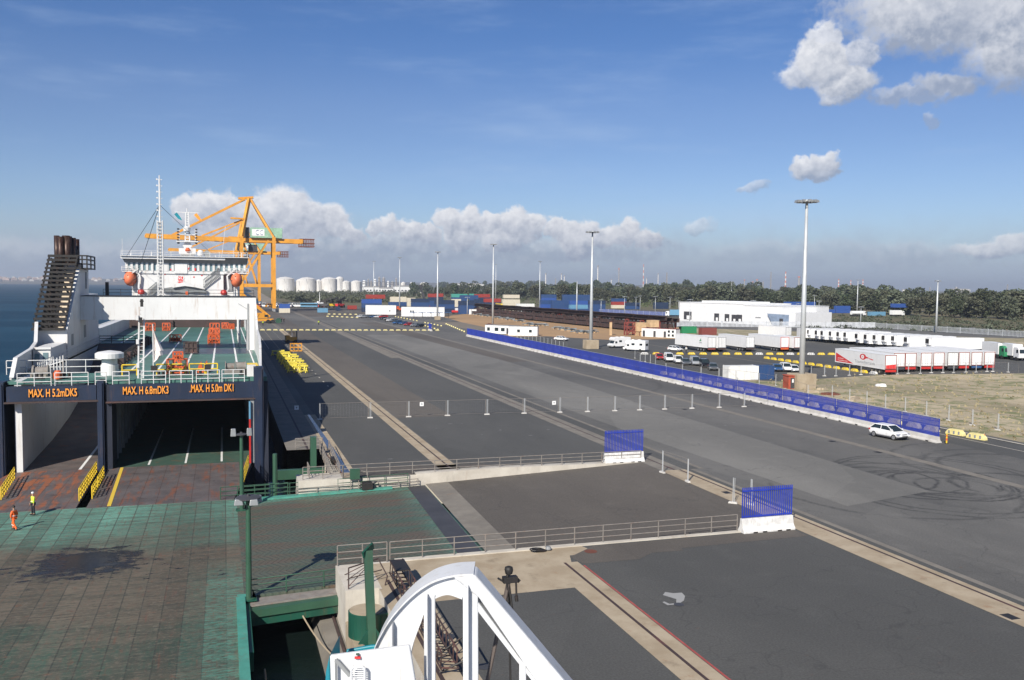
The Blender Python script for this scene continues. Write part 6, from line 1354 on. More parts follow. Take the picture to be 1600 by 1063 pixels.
# red kiosk and rubble by the big mast
p_ = at(1237, 607); th = thing('kiosk', 'small red metal kiosk with a dark doorway beside the tall mast base', 'kiosk', (p_.x, p_.y, 0), R(-10)); m = MB(); m.box(-1.1, 1.1, -1.1, 1.1, 0, 2.2); m.box(-1.2, 1.2, -1.2, 1.2, 2.2, 2.32); M['kiosk'] = paint('kiosk_red', (.42, .08, .04), .6); m.build('cabin', M['kiosk'], th)
m = MB(); m.box(-.75, .05, -1.12, -1.101, .1, 1.9); m.build('doorway', M['darkgrey'], th); m = MB(); m.box(-.5, -.2, -1.14, -1.121, 1.1, 1.7); m.build('notice', M['white'], th)
rr = random.Random(9)
for i, (u, v, s, w_) in enumerate(((1265, 613, 1.4, 'large pale rubble block right of the tall mast base'), (1230, 611, .8, 'low rubble block left of the tall mast base'), (1285, 609, 1.2, 'flat rubble slab in the dry field near the tall mast'), (1340, 625, 2.6, 'long flat concrete slab lying behind the blue screens'), (1300, 617, 1.6, 'rust-brown heap lying in the dry grass behind the screens'), (1376, 604, 1.2, 'small white block alone in the dry field'))):
    p_ = at(u, v); th = thing('rubble', w_, 'rubble', (p_.x, p_.y, 0), rr.uniform(-.5, .5)); m = MB()
    for k in range(4):
        x, y = rr.uniform(-s, s)*.5, rr.uniform(-s, s)*.4; a = s*rr.uniform(.35, .7); h = rr.uniform(.2, .5)
        m.hexa([(x-a+rr.uniform(-.1, .1), y-a*.5, 0), (x+a, y-a*.5, 0), (x+a, y+a*.5, 0), (x-a, y+a*.5, 0), (x-a*.8, y-a*.4, h*1.1), (x+a*.8, y-a*.4, h*.7), (x+a*.7, y+a*.4, h), (x-a*.8, y+a*.4, h*.9)])
    m.build('blocks', M['rust'] if i == 4 else (M['white'] if i == 5 else M['conc']), th)
# --- containers
def cont_mesh(L, col):
    m = MB(); m.box(-L/2, L/2, -1.2, 1.2, .1, 2.56)
    return m
cprotos = {}
def container(col, x, y, lev, rz, L, lab, grp='stacked shipping containers'):
    key = (col, L)
    z = lev*2.6+.02
    if key not in cprotos:
        th = thing('shipping_container', lab, 'container', (x, y, z), rz, grp)
        cont_mesh(L, col).build('shell', CC[col], th)
        m = MB()
        for sx_ in (-1, 1):
            for sy_ in (-1, 1): m.box(sx_*(L/2-.08)-.09, sx_*(L/2-.08)+.09, sy_*1.14-.08, sy_*1.14+.08, 0, 2.6)
        m.box(-L/2, L/2, -1.22, -1.202, 2.48, 2.6); m.box(-L/2, L/2, -1.22, -1.202, 0.02, .14); m.build('frame', CC[col], th)
        m = MB(); [m.box(L/2+.005, L/2+.03, a, a+.05, .2, 2.4) for a in (-.9, -.35, .3, .85)]; m.build('door_bars', M['grey'], th)
        cprotos[key] = th; return th
    return dup(cprotos[key], (x, y, z), rz, lab, grp)
CB = {'blue': 'dull blue', 'blue2': 'bright blue', 'navy': 'dark navy', 'red': 'red', 'teal': 'teal green', 'cream': 'cream', 'white': 'white', 'green': 'green', 'lblue': 'pale blue', 'brown': 'brown-red', 'yellow': 'yellow'}
LEVW = ['on the ground', 'second tier up', 'third tier up', 'on the fourth tier']
seen = {}
def stack(u0, u1, v, cols, where, L=None, rz=0.0):
    a = at(u0, v); b = at(u1, v); w_ = abs((b-a).length); n = max(1, round(w_/12.6)) if L is None else max(1, round(w_/(L+.4)))
    Lc = L or (12.19 if w_ > 9 else 6.06)
    dirv = Vector((math.cos(rz), math.sin(rz), 0)); c0 = (a+b)/2
    for lev, row in enumerate(cols):
        for i in range(n):
            col = row[i % len(row)] if isinstance(row, (list, tuple)) else row
            if col is None: continue
            p_ = c0+dirv*((i-(n-1)/2)*(Lc+.35)); lab = f'{CB[col]} container {LEVW[lev]}, {where}' + (f', {nth(i)} along' if n > 1 else '')
            container(col, p_.x, p_.y, lev, rz, Lc, lab)
stack(560, 601, 487.5, ['navy', 'blue', 'blue2'], 'in the long stack left of the white offices'); stack(573, 600, 486, [None, None, None, 'red'], 'on top of the stack left of the offices')
stack(544, 556, 483.5, ['red'], 'low beside the left stack', 6.06); stack(522, 534, 486, ['navy'], 'alone left of the long stack', 6.06, R(90))
stack(606, 636, 484, ['navy', 'blue'], 'behind the white offices'); stack(611, 633, 480, ['cream', 'cream', 'cream'], 'behind the offices at the lamp mast'); stack(637, 647, 483, ['cream', 'cream', 'cream'], 'end-on beside the blue pair', 6.06)
stack(646, 667, 485, ['blue', 'blue', 'navy'], 'under the dark crane arm'); stack(668, 682, 481, ['blue', 'blue', 'navy', 'red'], 'behind the dark crane arm'); stack(679, 693, 480, ['navy', 'navy', 'navy', 'red'], 'behind the car park mast')
stack(680, 709, 489, ['navy', 'blue', 'navy'], 'right of the car park mast'); stack(708, 717, 486, ['navy', 'cream', 'cream'], 'end-on in the middle stacks', 6.06); stack(707, 728, 481, ['blue', 'navy', 'blue', 'teal'], 'behind the middle stacks')
stack(717, 747, 491, ['blue', 'blue', 'navy'], 'in the big blue block beside the girder store'); stack(719, 746, 486, [None, None, None, 'blue'], 'on top of the big blue block'); stack(732, 746, 480, ['navy', 'navy', 'blue', 'teal'], 'crowning the big blue block'); stack(747, 759, 481, ['navy', 'navy', 'navy', 'red'], 'right behind the big blue block', 12.19)
stack(748, 758, 489, ['cream', 'cream'], 'at the end of the girder store', 6.06); stack(757, 781, 484, ['navy', 'navy', 'red'], 'behind the yellow beam'); stack(778, 818, 486, ['cream', 'cream', 'cream'], 'in the pale block behind the girders'); stack(781, 816, 483, [None, None, None, 'cream'], 'topmost of the pale block'); stack(802, 839, 487, ['white', 'white'], 'right end of the pale block')
stack(844, 871, 488, ['red', 'blue2', 'blue'], 'left of the big blue rows'); stack(862, 888, 488.5, ['blue2', 'blue', 'blue'], 'in the big blue rows by the woods'); stack(845, 869, 481, [None, 'blue', 'blue2', 'blue'], 'back of the big blue rows'); stack(871, 888, 492, ['red'], 'red one in front of the big blue rows')
stack(889, 918, 489, ['blue', 'lblue', 'blue2'], 'right part of the big blue rows'); stack(881, 921, 481, ['navy', 'navy', 'blue', 'blue'], 'rear right of the big blue rows'); stack(918, 945, 488, ['blue', 'blue', 'navy'], 'right end of the big blue rows')
stack(961, 972, 482, ['cream', 'red', 'blue'], 'small far stack in front of the woods', 12.19); stack(976, 1000, 483.5, ['blue', 'navy'], 'far pair before the woods'); stack(1020, 1045, 483, ['navy', 'navy'], 'long far row left of the warehouse')
stack(1230, 1268, 489, ['white', 'blue', 'blue2'], 'behind the right corner of the warehouse'); stack(1249, 1268, 494, ['cream', 'yellow'], 'yellow-topped pair right of the warehouse'); stack(1282, 1301, 489.5, ['blue2'], 'left of the low blue row before the woods'); stack(1304, 1327, 489.5, ['blue2', 'blue2'], 'right of the low blue row before the woods')
stack(1357, 1382, 493.5, ['lblue'], 'beside the white tank lorry'); stack(1391, 1418, 493, [None, None, 'blue2'], 'loaded above the white-cab lorry'); stack(1393, 1417, 492, ['navy', 'blue'], 'behind the white-cab lorry')
stack(1060, 1089, 521, ['green'], 'green one in the dry field by the cabins'); stack(1089, 1122, 523.5, ['brown'], 'brown-red one right of the green container'); 
c_ = at(1157, 593); container('white', c_.x, c_.y, 0, R(-5), 6.06, 'long white ribbed container right of the parked row of cars', 'containers by the parked cars'); cx1 = [o for o in C.objects if o.get('label', '').startswith('long white ribbed')][0]
c_ = at(1193, 592.5); container('blue', c_.x, c_.y, 0, R(-5), 3.0, 'short blue container attached to the white one by the cars', 'containers by the parked cars')
stack(437, 452, 489, ['cream', 'blue2'], 'standing alone under the yellow crane', 6.06)
stack(496, 504, 488.5, ['lblue'], 'small grey tank crate on the far quay', 3.0); stack(505, 511, 488.5, ['lblue'], 'smaller grey tank crate on the far quay', 3.0)
# --- site cabins and offices
def cabin(lab, u, v, L, W_, H_, rz, wins, roof=True, mat='carwhite', doors=()):
    p_ = at(u, v); th = thing('site_cabin', lab, 'cabin', (p_.x, p_.y, .02), rz)
    m = MB(); m.box(-L/2, L/2, -W_/2, W_/2, 0, H_); m.build('walls', M[mat], th)
    m = MB(); m.box(-L/2-.08, L/2+.08, -W_/2-.08, W_/2+.08, H_, H_+.1); m.build('roof', M['redsteel'] if roof == 'red' else M['grey'], th)
    for x, z, w, h in wins: m = MB(); m.box(x-w/2, x+w/2, -W_/2-.03, -W_/2-.002, z, z+h); m.build('window', M['glass'], th)
    for x in doors: m = MB(); m.box(x-.45, x+.45, -W_/2-.03, -W_/2-.002, .05, 2.1); m.build('door', M['darkgrey'], th)
    return th
cabin('long white site cabin with four dark windows left of its twin, behind the blue screens', 785, 521.5, 13, 3, 2.9, R(-52), [(-5, .9, 1.2, 1.2), (-1.5, .9, 1.6, 1.2), (1.2, .9, 1.6, 1.2), (5, .9, 1, 1.0)], doors=(3.2,))
cabin('plain white site cabin with two small windows, right of the long one', 818, 524.5, 10, 3, 3.1, R(-28), [(-1.5, 1.1, 1, 1), (2.6, 1.1, 1, 1)], mat='white')
th = cabin('white flat-roofed cabin with a red roof and four square vents near the trailers', 1032, 527, 13, 3, 2.9, R(-55), [(3.9, 1.7, .8, .8), (5.4, 1.7, .8, .8), (3.9, .4, .8, .8), (5.4, .4, .8, .8)], 'red', doors=(-5.6, -1.5, 2.4))
cabin('left white office block behind the car cluster', 595.5, 491.5, 17, 5, 5.2, R(-14), [(5, 1.8, .8, .6)])
cabin('right white office block with two small windows beside the car park', 661, 494.5, 23, 6, 5.0, R(-14), [(-6.4, 2, .7, 1.2), (-5.2, 2, .7, 1.2)])
cabin('small white cabin with a door right of the blue container block', 741, 491.5, 6, 3, 3, R(-15), [(1.5, 1.2, .8, .8)], doors=(-1,))
p_ = at(765, 517); th = thing('kiosk', 'tiny red hut left of the long white site cabin', 'hut', (p_.x, p_.y, 0)); m = MB(); m.box(-1, 1, -1, 1, 0, 2.4); m.build('walls', M['redsteel'], th); m = MB(); m.prism([(-1.2, 2.4), (1.2, 2.4), (0, 2.8)], -1.1, 1.1, 'y'); m.build('roof', M['rust'], th)
# carport with blue canopies by the offices
p_ = at(668, 497.5); th = thing('carport', 'row of open blue-grey canopy shelters in front of the right white office', 'shelter', (p_.x, p_.y, 0), R(-20)); m = MB()
for k in range(5): x = -9+k*4.4; m.box(x, x+3.6, -2, 2.5, 2.9, 3.05)
m.build('canopy', M['carblue'], th); m = MB()
for k in range(5): x = -9+k*4.4; m.bar((x+1.8, 1.8, 0), (x+1.8, 1.8, 2.9), .2); m.bar((x+1.8, 1.8, 2.2), (x+1.8, -1.5, 2.9), .14)
m.build('posts', M['darkgrey'], th)
# --- the girder store: long stacked dark beams on trestles
A_ = at(1058, 522); B_ = at(752, 491); dv = (B_-A_); GL = dv.length; rz = math.atan2(dv.y, dv.x)
th0 = thing('girder_stack', 'long dark brown stack of steel girders raised on rusty trestles across the sandy yard', 'girders', (A_.x, A_.y, 0), rz)
m = MB(); seg = 12; n = int(GL/seg)
rr = random.Random(4)
for i in range(n):
    x = i*seg+.3
    for (y0, z0, w, h) in ((-1.0, 4.4, 2.0, 1.2), (1.6, 4.7, 1.6, 1.2), (4.2, 5.1, 1.8, 1.3)):
        zz = z0+rr.uniform(-.12, .12); m.box(x, x+seg-.25, y0, y0+w*.25, zz, zz+h); m.box(x, x+seg-.3, y0, y0+w, zz+h, zz+h+.12); m.box(x, x+seg-.3, y0, y0+w, zz-.14, zz)
m.build('girders', M['brown'], th0)
for i in range(n):
    m = MB(); x = i*seg+3
    for y in (-1, 2.2, 5.5): m.bar((x, y, 0), (x, y, 4.4), .5); m.bar((x, y, .1), (x+3, y, 4.3), .25)
    m.bar((x, -1.5, 4.3), (x, 6.5, 4.3), .5); m.bar((x, -1, 1.5), (x, 5.5, 1.6), .3); m.build('trestle', M['brown' if i > 2 else 'redsteel'], th0)
m = MB()
for i in range(int(GL/4)): m.bar((i*4+.5, -1.05, 4.3), (i*4+.5, -1.05, 5.7), .28, .2)
m.build('stiffeners', M['redsteel'], th0)
m = MB()
for i in range(n):
    x = i*seg+.6
    for (y0, z0) in ((1.0, .5), (3.4, .5), (1.4, 2.2), (4.0, 2.3), (5.8, .6)): m.box(x+rr.uniform(0, .6), x+seg-.8, y0, y0+1.5, z0, z0+1.45)
m.build('shade_fill_beams', M['hullblack'] if False else M['brown'], th0)  # dark beams added below to imitate the shaded inside of the stack
m = MB(); m.bar((GL-20, -2, 6.7), (GL-48, 5, 6.9), .9, .7); m.build('yellow_beam', M['yellow'], th0)
for (u, v, w, h, lab) in ((1000, 511, 3.6, 3.0, 'left pale timber crate on the red trestle at the near end of the girders'), (1020, 506, 3.4, 2.4, 'right pale timber crate on top of the girder stack')):
    q = onY(u, v, at(1020, 524).y); th = thing('timber_crate', lab, 'crate', (q.x, q.y, q.z-h/2)); m = MB()
    for k in range(8): m.box(-w/2+k*w/8, -w/2+(k+.86)*w/8, -1.5, 1.5, .1, h)
    m.build('boards', M['wood'], th); m = MB(); m.box(-w/2-.05, w/2+.05, -1.55, 1.55, 0, .18); m.box(-w/2-.05, w/2+.05, -1.55, 1.55, h-.2, h+.05); m.build('battens', M['wood'], th)
for (u, v, lab) in ((984, 524, 'stout red lattice trestle under the left timber crate'), (1021, 515, 'red lattice trestle under the right timber crate')):
    p_ = at(u, v); th = thing('trestle', lab, 'trestle', (p_.x, p_.y, 0)); m = MB()
    for x in (-1.6, 1.6):
        for y in (-1, 1): m.bar((x, y, 0), (x, y, 4.6), .4)
    for z in (1.5, 3, 4.5): m.bar((-1.6, -1, z), (1.6, -1, z), .35); m.bar((-1.6, 1, z), (1.6, 1, z), .35)
    m.build('legs', M['redsteel'], th); m = MB(); m.bar((-1.6, -1, .2), (1.6, -1, 3), .3); m.bar((1.6, -1, .2), (-1.6, -1, 3), .3); m.build('brace', M['redsteel'], th)
p_ = at(954, 524); th = thing('timber_post', 'single upright rusty timber post in front of the girder stack', 'post', (p_.x, p_.y, 0)); m = MB(); m.box(-.35, .35, -.35, .35, 0, 4.6); m.build('post', M['wood'], th); m = MB(); m.box(-.4, .4, -.4, .4, 4.6, 4.8); m.build('cap', M['rust'], th)
p_ = at(1004, 524.5); th = thing('timber_stack', 'low pale timber stack under the girders beside the cabin with the red roof', 'timber', (p_.x, p_.y, 0)); m = MB()
for k in range(4): m.box(-2.4+k*.1, 2.4-k*.2, -1.2, 1.2, .3*k+.02, .3*k+.28)
m.build('planks', M['wood'], th); m = MB(); m.box(-2, -1.7, -1.25, 1.25, 0, 1.25); m.build('strap', M['rust'], th)
# heaps of grey steel fittings on the sand
gp = [(748, 493), (758, 495), (777, 498), (789, 499), (797, 500.5), (812, 503), (826, 508), (835, 509.5), (848, 509.5), (872, 514.5), (882, 516), (893, 517.5), (903, 520), (912, 521), (925, 520)]
M['heapgrey'] = paint('grey_steel_fittings', (.2, .23, .25), .6, var=.3, dirt=(.08, .08, .08), dirt_amt=.6)
pr = None
for i, (u, v) in enumerate(gp):
    p_ = at(u, v); lab = f'{nth(i)} heap of grey fittings from the left on the sand before the girders'; grp = 'heaps of grey steel fittings'
    if pr is None:
        pr = thing('steel_fittings', lab, 'steel fittings', (p_.x, p_.y, 0), 0, grp); m = MB(); rr = random.Random(3)
        for k in range(12): x, y = rr.uniform(-2.2, 2.2), rr.uniform(-1.2, 1.2); z = rr.uniform(0, .9); m.bar((x-rr.uniform(.5, 1), y, z+.2), (x+rr.uniform(.5, 1), y+rr.uniform(-.6, .6), z+.25), .4, .3)
        m.build('pieces', M['heapgrey'], pr); m = MB(); [m.box(x, x+.3, -1.3, 1.3, 0, .25) for x in (-1.8, 0, 1.6)]; m.build('bearers', M['wood'], pr)
    else: dup(pr, (p_.x, p_.y, 0), random.uniform(-.6, .6), lab, grp)
# --- white warehouse
A_ = at(1061, 501); B_ = at(1245, 511); dv = B_-A_; WL = dv.length; rz = math.atan2(dv.y, dv.x)
wh = thing('warehouse', 'long low white warehouse with dark loading bays and an angled blue-grey entrance', 'warehouse', (A_.x, A_.y, 0), rz)
def whx(u): return WL*(u-1061)/184.0 + 0  # near enough along this short wall
def hgt(u, v): 
    d = ray(u, v); f = (u-1061)/184.0; g = A_.lerp(B_, f); k = (g.x*FWD.x+g.y*FWD.y)/(d.x*FWD.x+d.y*FWD.y); return CAM_Z+d.z*k
h1 = hgt(1100, 474.5)+.3; h2 = hgt(1200, 479)
m = MB(); m.box(0, whx(1167), 0, 34, 0, h1); m.box(whx(1167), whx(1224), .1, 33, 0, h1-.6); m.box(whx(1224), WL, -1, 24, 0, hgt(1235, 488.5)); m.build('wall', M['carwhite'], wh)
m = MB(); m.box(-.2, whx(1167)+.1, -.2, 34.2, h1, h1+.25); m.box(whx(1167)+.11, whx(1224)+.2, -.1, 33, h1-.6, h1-.4); m.box(8, 40, 8, 22, h1+.25, h1+1.0) ; m.build('roof', M['white'], wh)
for (a, b, t_) in ((1122, 1129.5, 490), (1139, 1146, 491), (1150, 1157.5, 492), (1158, 1166, 492), (1070, 1083, 487)):
    m = MB(); m.box(whx(a), whx(b), -.25, -.01, .9, hgt((a+b)/2, t_)); q = m.build('loading_bay', M['darkgrey'], wh); m = MB(); m.box(whx(a)+(whx(b)-whx(a))*.4, whx(b)-.5, -.3, -.26, .9, hgt((a+b)/2, t_)-2.0); m.build('bay_door', M['white'], q)
m = MB(); m.prism([(whx(1205), hgt(1215, 490.5)), (whx(1236), hgt(1230, 492)), (whx(1236), .4), (whx(1214), .3)][::-1], -1.05, -1.01, 'y'); M['entr'] = paint('entrance_blue_grey', (.22, .28, .38), .5); m.build('entrance', M['entr'], wh)
m = MB(); m.box(whx(1223), whx(1228), -1.1, -1.06, .3, 3.4); m.build('door', M['darkgrey'], wh); m = MB(); m.box(whx(1186), whx(1194), -.06, -.01, 3.2, 3.6); m.build('vent', M['grey'], wh)
# --- palings in front of and right of the warehouse
def paling(lab, a, b, h, mat, step=2.4, grp='grey palings round the yard', solid=.5):
    A = at(*a); B = at(*b); d = B-A; L = d.length; th = thing('paling_fence', lab, 'fence', (A.x, A.y, 0), math.atan2(d.y, d.x), grp)
    m = MB(); n = int(L/.55)
    for k in range(n): m.box(k*.55, k*.55+.55*solid, -.03, 0, .12, h)
    m.build('pales', mat, th); m = MB(); m.box(0, L, .0, .06, .35, .45); m.box(0, L, 0, .06, h-.4, h-.3); m.build('rails', mat, th)
    m = MB(); n = int(L/6)
    for k in range(n+1): m.box(k*L/n-.08, k*L/n+.08, -.06, .1, 0, h+.15)
    m.build('posts', M['galv'], th); return th
M['pale'] = paint('pale_paling', (.55, .57, .6), .5); M['bluep'] = paint('blue_paling', (.16, .2, .42), .5)
paling('pale paling fence in front of the white warehouse', (1058, 510.5), (1290, 512.5), 2.6, M['pale'], solid=.55); paling('brighter white stretch of paling right of the warehouse', (1290, 512.5), (1368, 513), 2.6, M['pale'], solid=.75)
paling('long grey paling fence running to the right edge of the photo', (1368, 513), (1640, 530), 2.4, M['galv'], solid=.4); paling('low blue paling between the containers and the lorry yard', (850, 483.5), (1056, 494.5), 2.2, M['bluep'], solid=.7)
A = at(885, 489); B = at(1060, 503.5); d = B-A; th = thing('kerb_wall', 'long low pale wall behind the girder stack', 'wall', (A.x, A.y, 0), math.atan2(d.y, d.x)); m = MB(); m.box(0, d.length, 0, .4, 0, 1.6); m.build('wall', M['conc_w'], th); m = MB(); m.box(0, d.length, -.08, .48, 1.6, 1.75); m.build('coping', M['pale'], th)
# --- yellow ship-to-shore cranes
def sts(lab, Y, X0, X1, grp='yellow quay cranes'):
    th = thing('quay_crane', lab, 'crane', ((X0+X1)/2, Y, 0), 0, grp); k = (X1-X0)/2; G = M['craneyellow']
    Y2 = 15.0
    def B(name, segs, mat=G): m = MB(); [m.bar(*s_) for s_ in segs]; return m.build(name, mat, th)
    zb = 42.0
    for (x, nm) in ((-k, 'sea_leg'), (k, 'land_leg')):
        for y in (0, Y2): B(nm, [((x, y, 2.2), (x, y, zb+2 if x > 0 else zb+2), 1.9, 2.2)])
    B('portal_beam', [((-k, y, 15.5), (k, y, 15.5), 1.4, 1.8) for y in (0, Y2)]+[((x, 0, 15.5), (x, Y2, 15.5), 1.4, 1.8) for x in (-k, k)])
    B('sill_beam', [((x, -1, 3), (x, Y2+1, 3), 1.2, 1.2) for x in (-k, k)])
    B('diagonal', [((-k, 0, 17), (k-3, 0, zb), 1.1, 1.1), ((-k, Y2, 17), (k-3, Y2, zb), 1.1, 1.1), ((-k+1, Y2, zb), (0, Y2*.9, 16), 1.2, 1.2)])
    apx = (-k+4.5, Y2/2, 66)
    B('pylon', [((-k, 0, zb+1), (apx[0], 5.5, 66), 1.6, 1.8), ((-k, Y2, zb+1), (apx[0], 9.5, 66), 1.6, 1.8), ((apx[0]-.5, 5, 66), (apx[0]-.5, 10, 66), 1.6, 2.0), ((-k+1, 1.5, 54), (-k+1, 13.5, 54), 1, 1)])
    B('apex_platform', [((apx[0]-6, Y2/2, 66.3), (apx[0]+2.5, Y2/2, 67.2), 3, 1.2), ((-k-6, 4, 54.5), (-k+1, 4, 54.3), 2.5, .9)])
    B('backstay', [((apx[0]+1, 6, 66), (k, 1, zb+2), 1.1, 1.1), ((apx[0]+1, 9, 66), (k, 14, zb+2), 1.1, 1.1)])
    B('boom', [((-k-52, y, zb+1.2), (-k, y, zb), 1.6, 2.5) for y in (5, 12)]+[((-k-52, 5, zb+1), (-k-52, 12, zb+1), 1, 1.5)]+[((-k-52+j*8, 5, zb+1), (-k-52+j*8, 12, zb+1), .5, .8) for j in range(7)])
    B('girder', [((-k, y, zb), (k+17, y, zb), 1.6, 2.5) for y in (5, 12)]+[((k+17, 5, zb), (k+17, 12, zb), 1, 2)])
    B('forestay', [((apx[0]-2, y, 66.2), (-k-38, y, zb+2), .7, 1.0) for y in (6, 11)]+[((-k+1, y, 54), (-k-22, y, zb+2), .5, .7) for y in (6, 11)], M['craneyellow'])
    M.setdefault('mint', paint('mint_green_housing', (.28, .46, .33), .6, dirt=RUST, dirt_amt=.2))
    m = MB(); m.box(-k+5, k+5, 2.5, 14.5, zb+1.4, zb+7.4); m.build('machinery_house', M['mint'], th, bevel=.15)
    m = MB(); m.box(-k+6, -k+13, 2.42, 2.495, zb+2.6, zb+6.4); lg = m.build('logo_panel', M['white'], th); m = MB()
    cxl = -k+9.2; cz_ = zb+4.5
    for (dx, w) in ((0, .5), (2.4, .4)):
        pts = [(cxl+dx+1.1*math.cos(a), cz_+1.3*math.sin(a)) for a in [math.radians(60+i*24) for i in range(11)]]
        for a, b in zip(pts, pts[1:]): m.bar((a[0], 2.38, a[1]), (b[0], 2.38, b[1]), .08, w, (0, 1, 0)) if False else m.face([(a[0], 2.38, a[1]-w*.4), (b[0], 2.38, b[1]-w*.4), (b[0], 2.38, b[1]+w*.4), (a[0], 2.38, a[1]+w*.4)])
    m.build('logo', M['carblue'], lg)
    m = MB(); m.box(-k+1, -k+4.5, 4, 9, zb+1.4, zb+7.5); m.box(-k+4, -k+9, 6, 11, zb-6.5, zb-2.5); m.bar((-k+6, 8, zb-3), (-k+3, 8, zb), .6); m.build('trolley_cab', M['darkgrey'], th)
    for y in (5, 12):
        m = MB(); [m.bar((k+15+j*1.4, y, zb-3), (k+15+j*1.4, y, zb+1.5), .35) for j in range(7)]; [m.bar((k+15, y, z), (k+24, y, z), .4) for z in (zb-3, zb-1, zb+1.5)]; m.build('end_frame', M['rust'], th)
    for (x) in (-k, k):
        for y in (-.5, Y2+.5): m = MB(); [m.tube((x-.5, y+a, .6), (x+.5, y+a, .6), .6, 10) for a in (-2.4, -.9, .9, 2.4)]; m.box(x-.5, x+.5, y-2.6, y+2.6, 1.0, 1.9); m.build('bogie', M['grey'], th)
    return th
q0 = onY(428, 487, 560); q1 = onY(378, 487, 560)
c1 = sts('nearer large yellow quay crane with a mint green machinery house', 545, q1.x*.98, q0.x*.98)
c2 = dup(c1, (c1.location.x, 770, 0), 0, 'farther identical yellow quay crane half hidden behind the nearer one', 'yellow quay cranes')
# --- mobile machines on the quay
p_ = at(409, 505); th = thing('mobile_crane', 'yellow mobile crane with a lowered boom and black tyres beside the ship', 'mobile crane', (p_.x, p_.y, 0), R(4)); th.scale = (.72, .72, .72)
m = MB(); m.box(-7, 6.5, -1.5, 1.5, 1.2, 2.6); m.build('carrier', M['craneyellow'], th); m = MB(); m.box(-6, 1.5, -1.5, 1.5, 2.8, 6.0); m.box(1.2, 3.2, -1.4, .2, 2.8, 5.2); m.build('superstructure', M['craneyellow'], th, bevel=.1); m = MB(); m.bar((4.5, 0, 3.6), (-11, 0, 17), 1.3, 1.6); m.build('boom', M['craneyellow'], th)
m = MB(); m.box(1.3, 3.21, -1.45, -1.39, 3.6, 5.0); m.build('cab_glass', M['glass'], th); m = MB(); m.bar((-5.5, -1.52, 3.2), (-5.5, -1.52, 5.6), .4, .1); m.bar((-3, -1.52, 3), (-1.5, -1.52, 5.5), .3, .1); m.build('marking', M['black'], th)
for x in (-5.5, -3.8, 3.2, 5.0): m = MB(); m.tube((x, -1.7, .85), (x, 1.7, .85), .85, 14); m.build('wheel', M['tyre'], th)
p_ = at(422, 505.5); th = thing('axle_unit', 'pair of large black tyres on a low carrier right of the mobile crane', 'wheels', (p_.x, p_.y, 0)); m = MB(); [m.tube((x, -1.3, .8), (x, 1.3, .8), .8, 14) for x in (-.7, 1.1)]; m.build('tyres', M['tyre'], th); m = MB(); m.box(-1.6, 3.4, -.8, .8, .9, 1.2); m.bar((1.5, 0, 1.2), (4.6, 0, 2.4), .2); m.build('frame', M['darkgrey'], th)
p_ = at(435, 506); th = thing('hose_drum', 'round green drum standing on the quay near two distant figures', 'drum', (p_.x, p_.y, 0)); m = MB(); m.tube((0, -.8, 1.2), (0, .8, 1.2), 1.2, 18); m.build('drum', M['green'], th); m = MB(); m.box(-1, 1, -.9, .9, 0, .3); m.build('cradle', M['darkgrey'], th)
# grab truck and yellow basket near the ship shadow
p_ = at(455, 536); th = thing('forklift', 'small yellow forklift with black tyres at the edge of the ship shadow', 'forklift', (p_.x, p_.y, 0), R(10)); m = MB(); m.box(-1.6, 1.4, -.9, .9, .5, 1.7); m.box(-1.7, -.6, -.8, .8, 1.7, 2.2); m.build('body', M['craneyellow'], th, bevel=.08); m = MB(); [m.bar((x, y, 1.6), (x*.85, y, 3.1), .12) for x in (-.5, 1.0) for y in (-.7, .7)]; m.box(-.6, 1.0, -.8, .8, 3.1, 3.2); m.build('cab_frame', M['craneyellow'], th); m = MB(); m.bar((1.6, -.4, .2), (1.6, -.4, 3.4), .15); m.bar((1.6, .4, .2), (1.6, .4, 3.4), .15); m.box(1.6, 3, -.5, -.3, .15, .22); m.box(1.6, 3, .3, .5, .15, .22); m.build('mast', M['darkgrey'], th)
for x in (-1.1, 1.0):
    for y in (-.95, .75): m = MB(); m.tube((x, y, .5), (x, y+.25, .5), .5, 12); m.build('wheel', M['tyre'], th)
p_ = at(462.5, 549); th = thing('work_basket', 'yellow open work basket with three frame bays beside the quay rail', 'basket', (p_.x, p_.y, 0), R(-3)); m = MB()
for z in (.1, 1.0, 1.9): [m.bar((-1.4, y, z), (1.4, y, z), .14) for y in (-.9, .9)]; [m.bar((x, -.9, z), (x, .9, z), .14) for x in (-1.4, 1.4)]
for x in (-1.4, -.5, .5, 1.4): [m.bar((x, y, 0), (x, y, 2.0), .14) for y in (-.9, .9)]
m.build('frame', M['craneyellow'], th); m = MB(); m.box(-1.4, 1.4, -.9, .9, .0, .09); m.build('floor', M['yellow'], th)
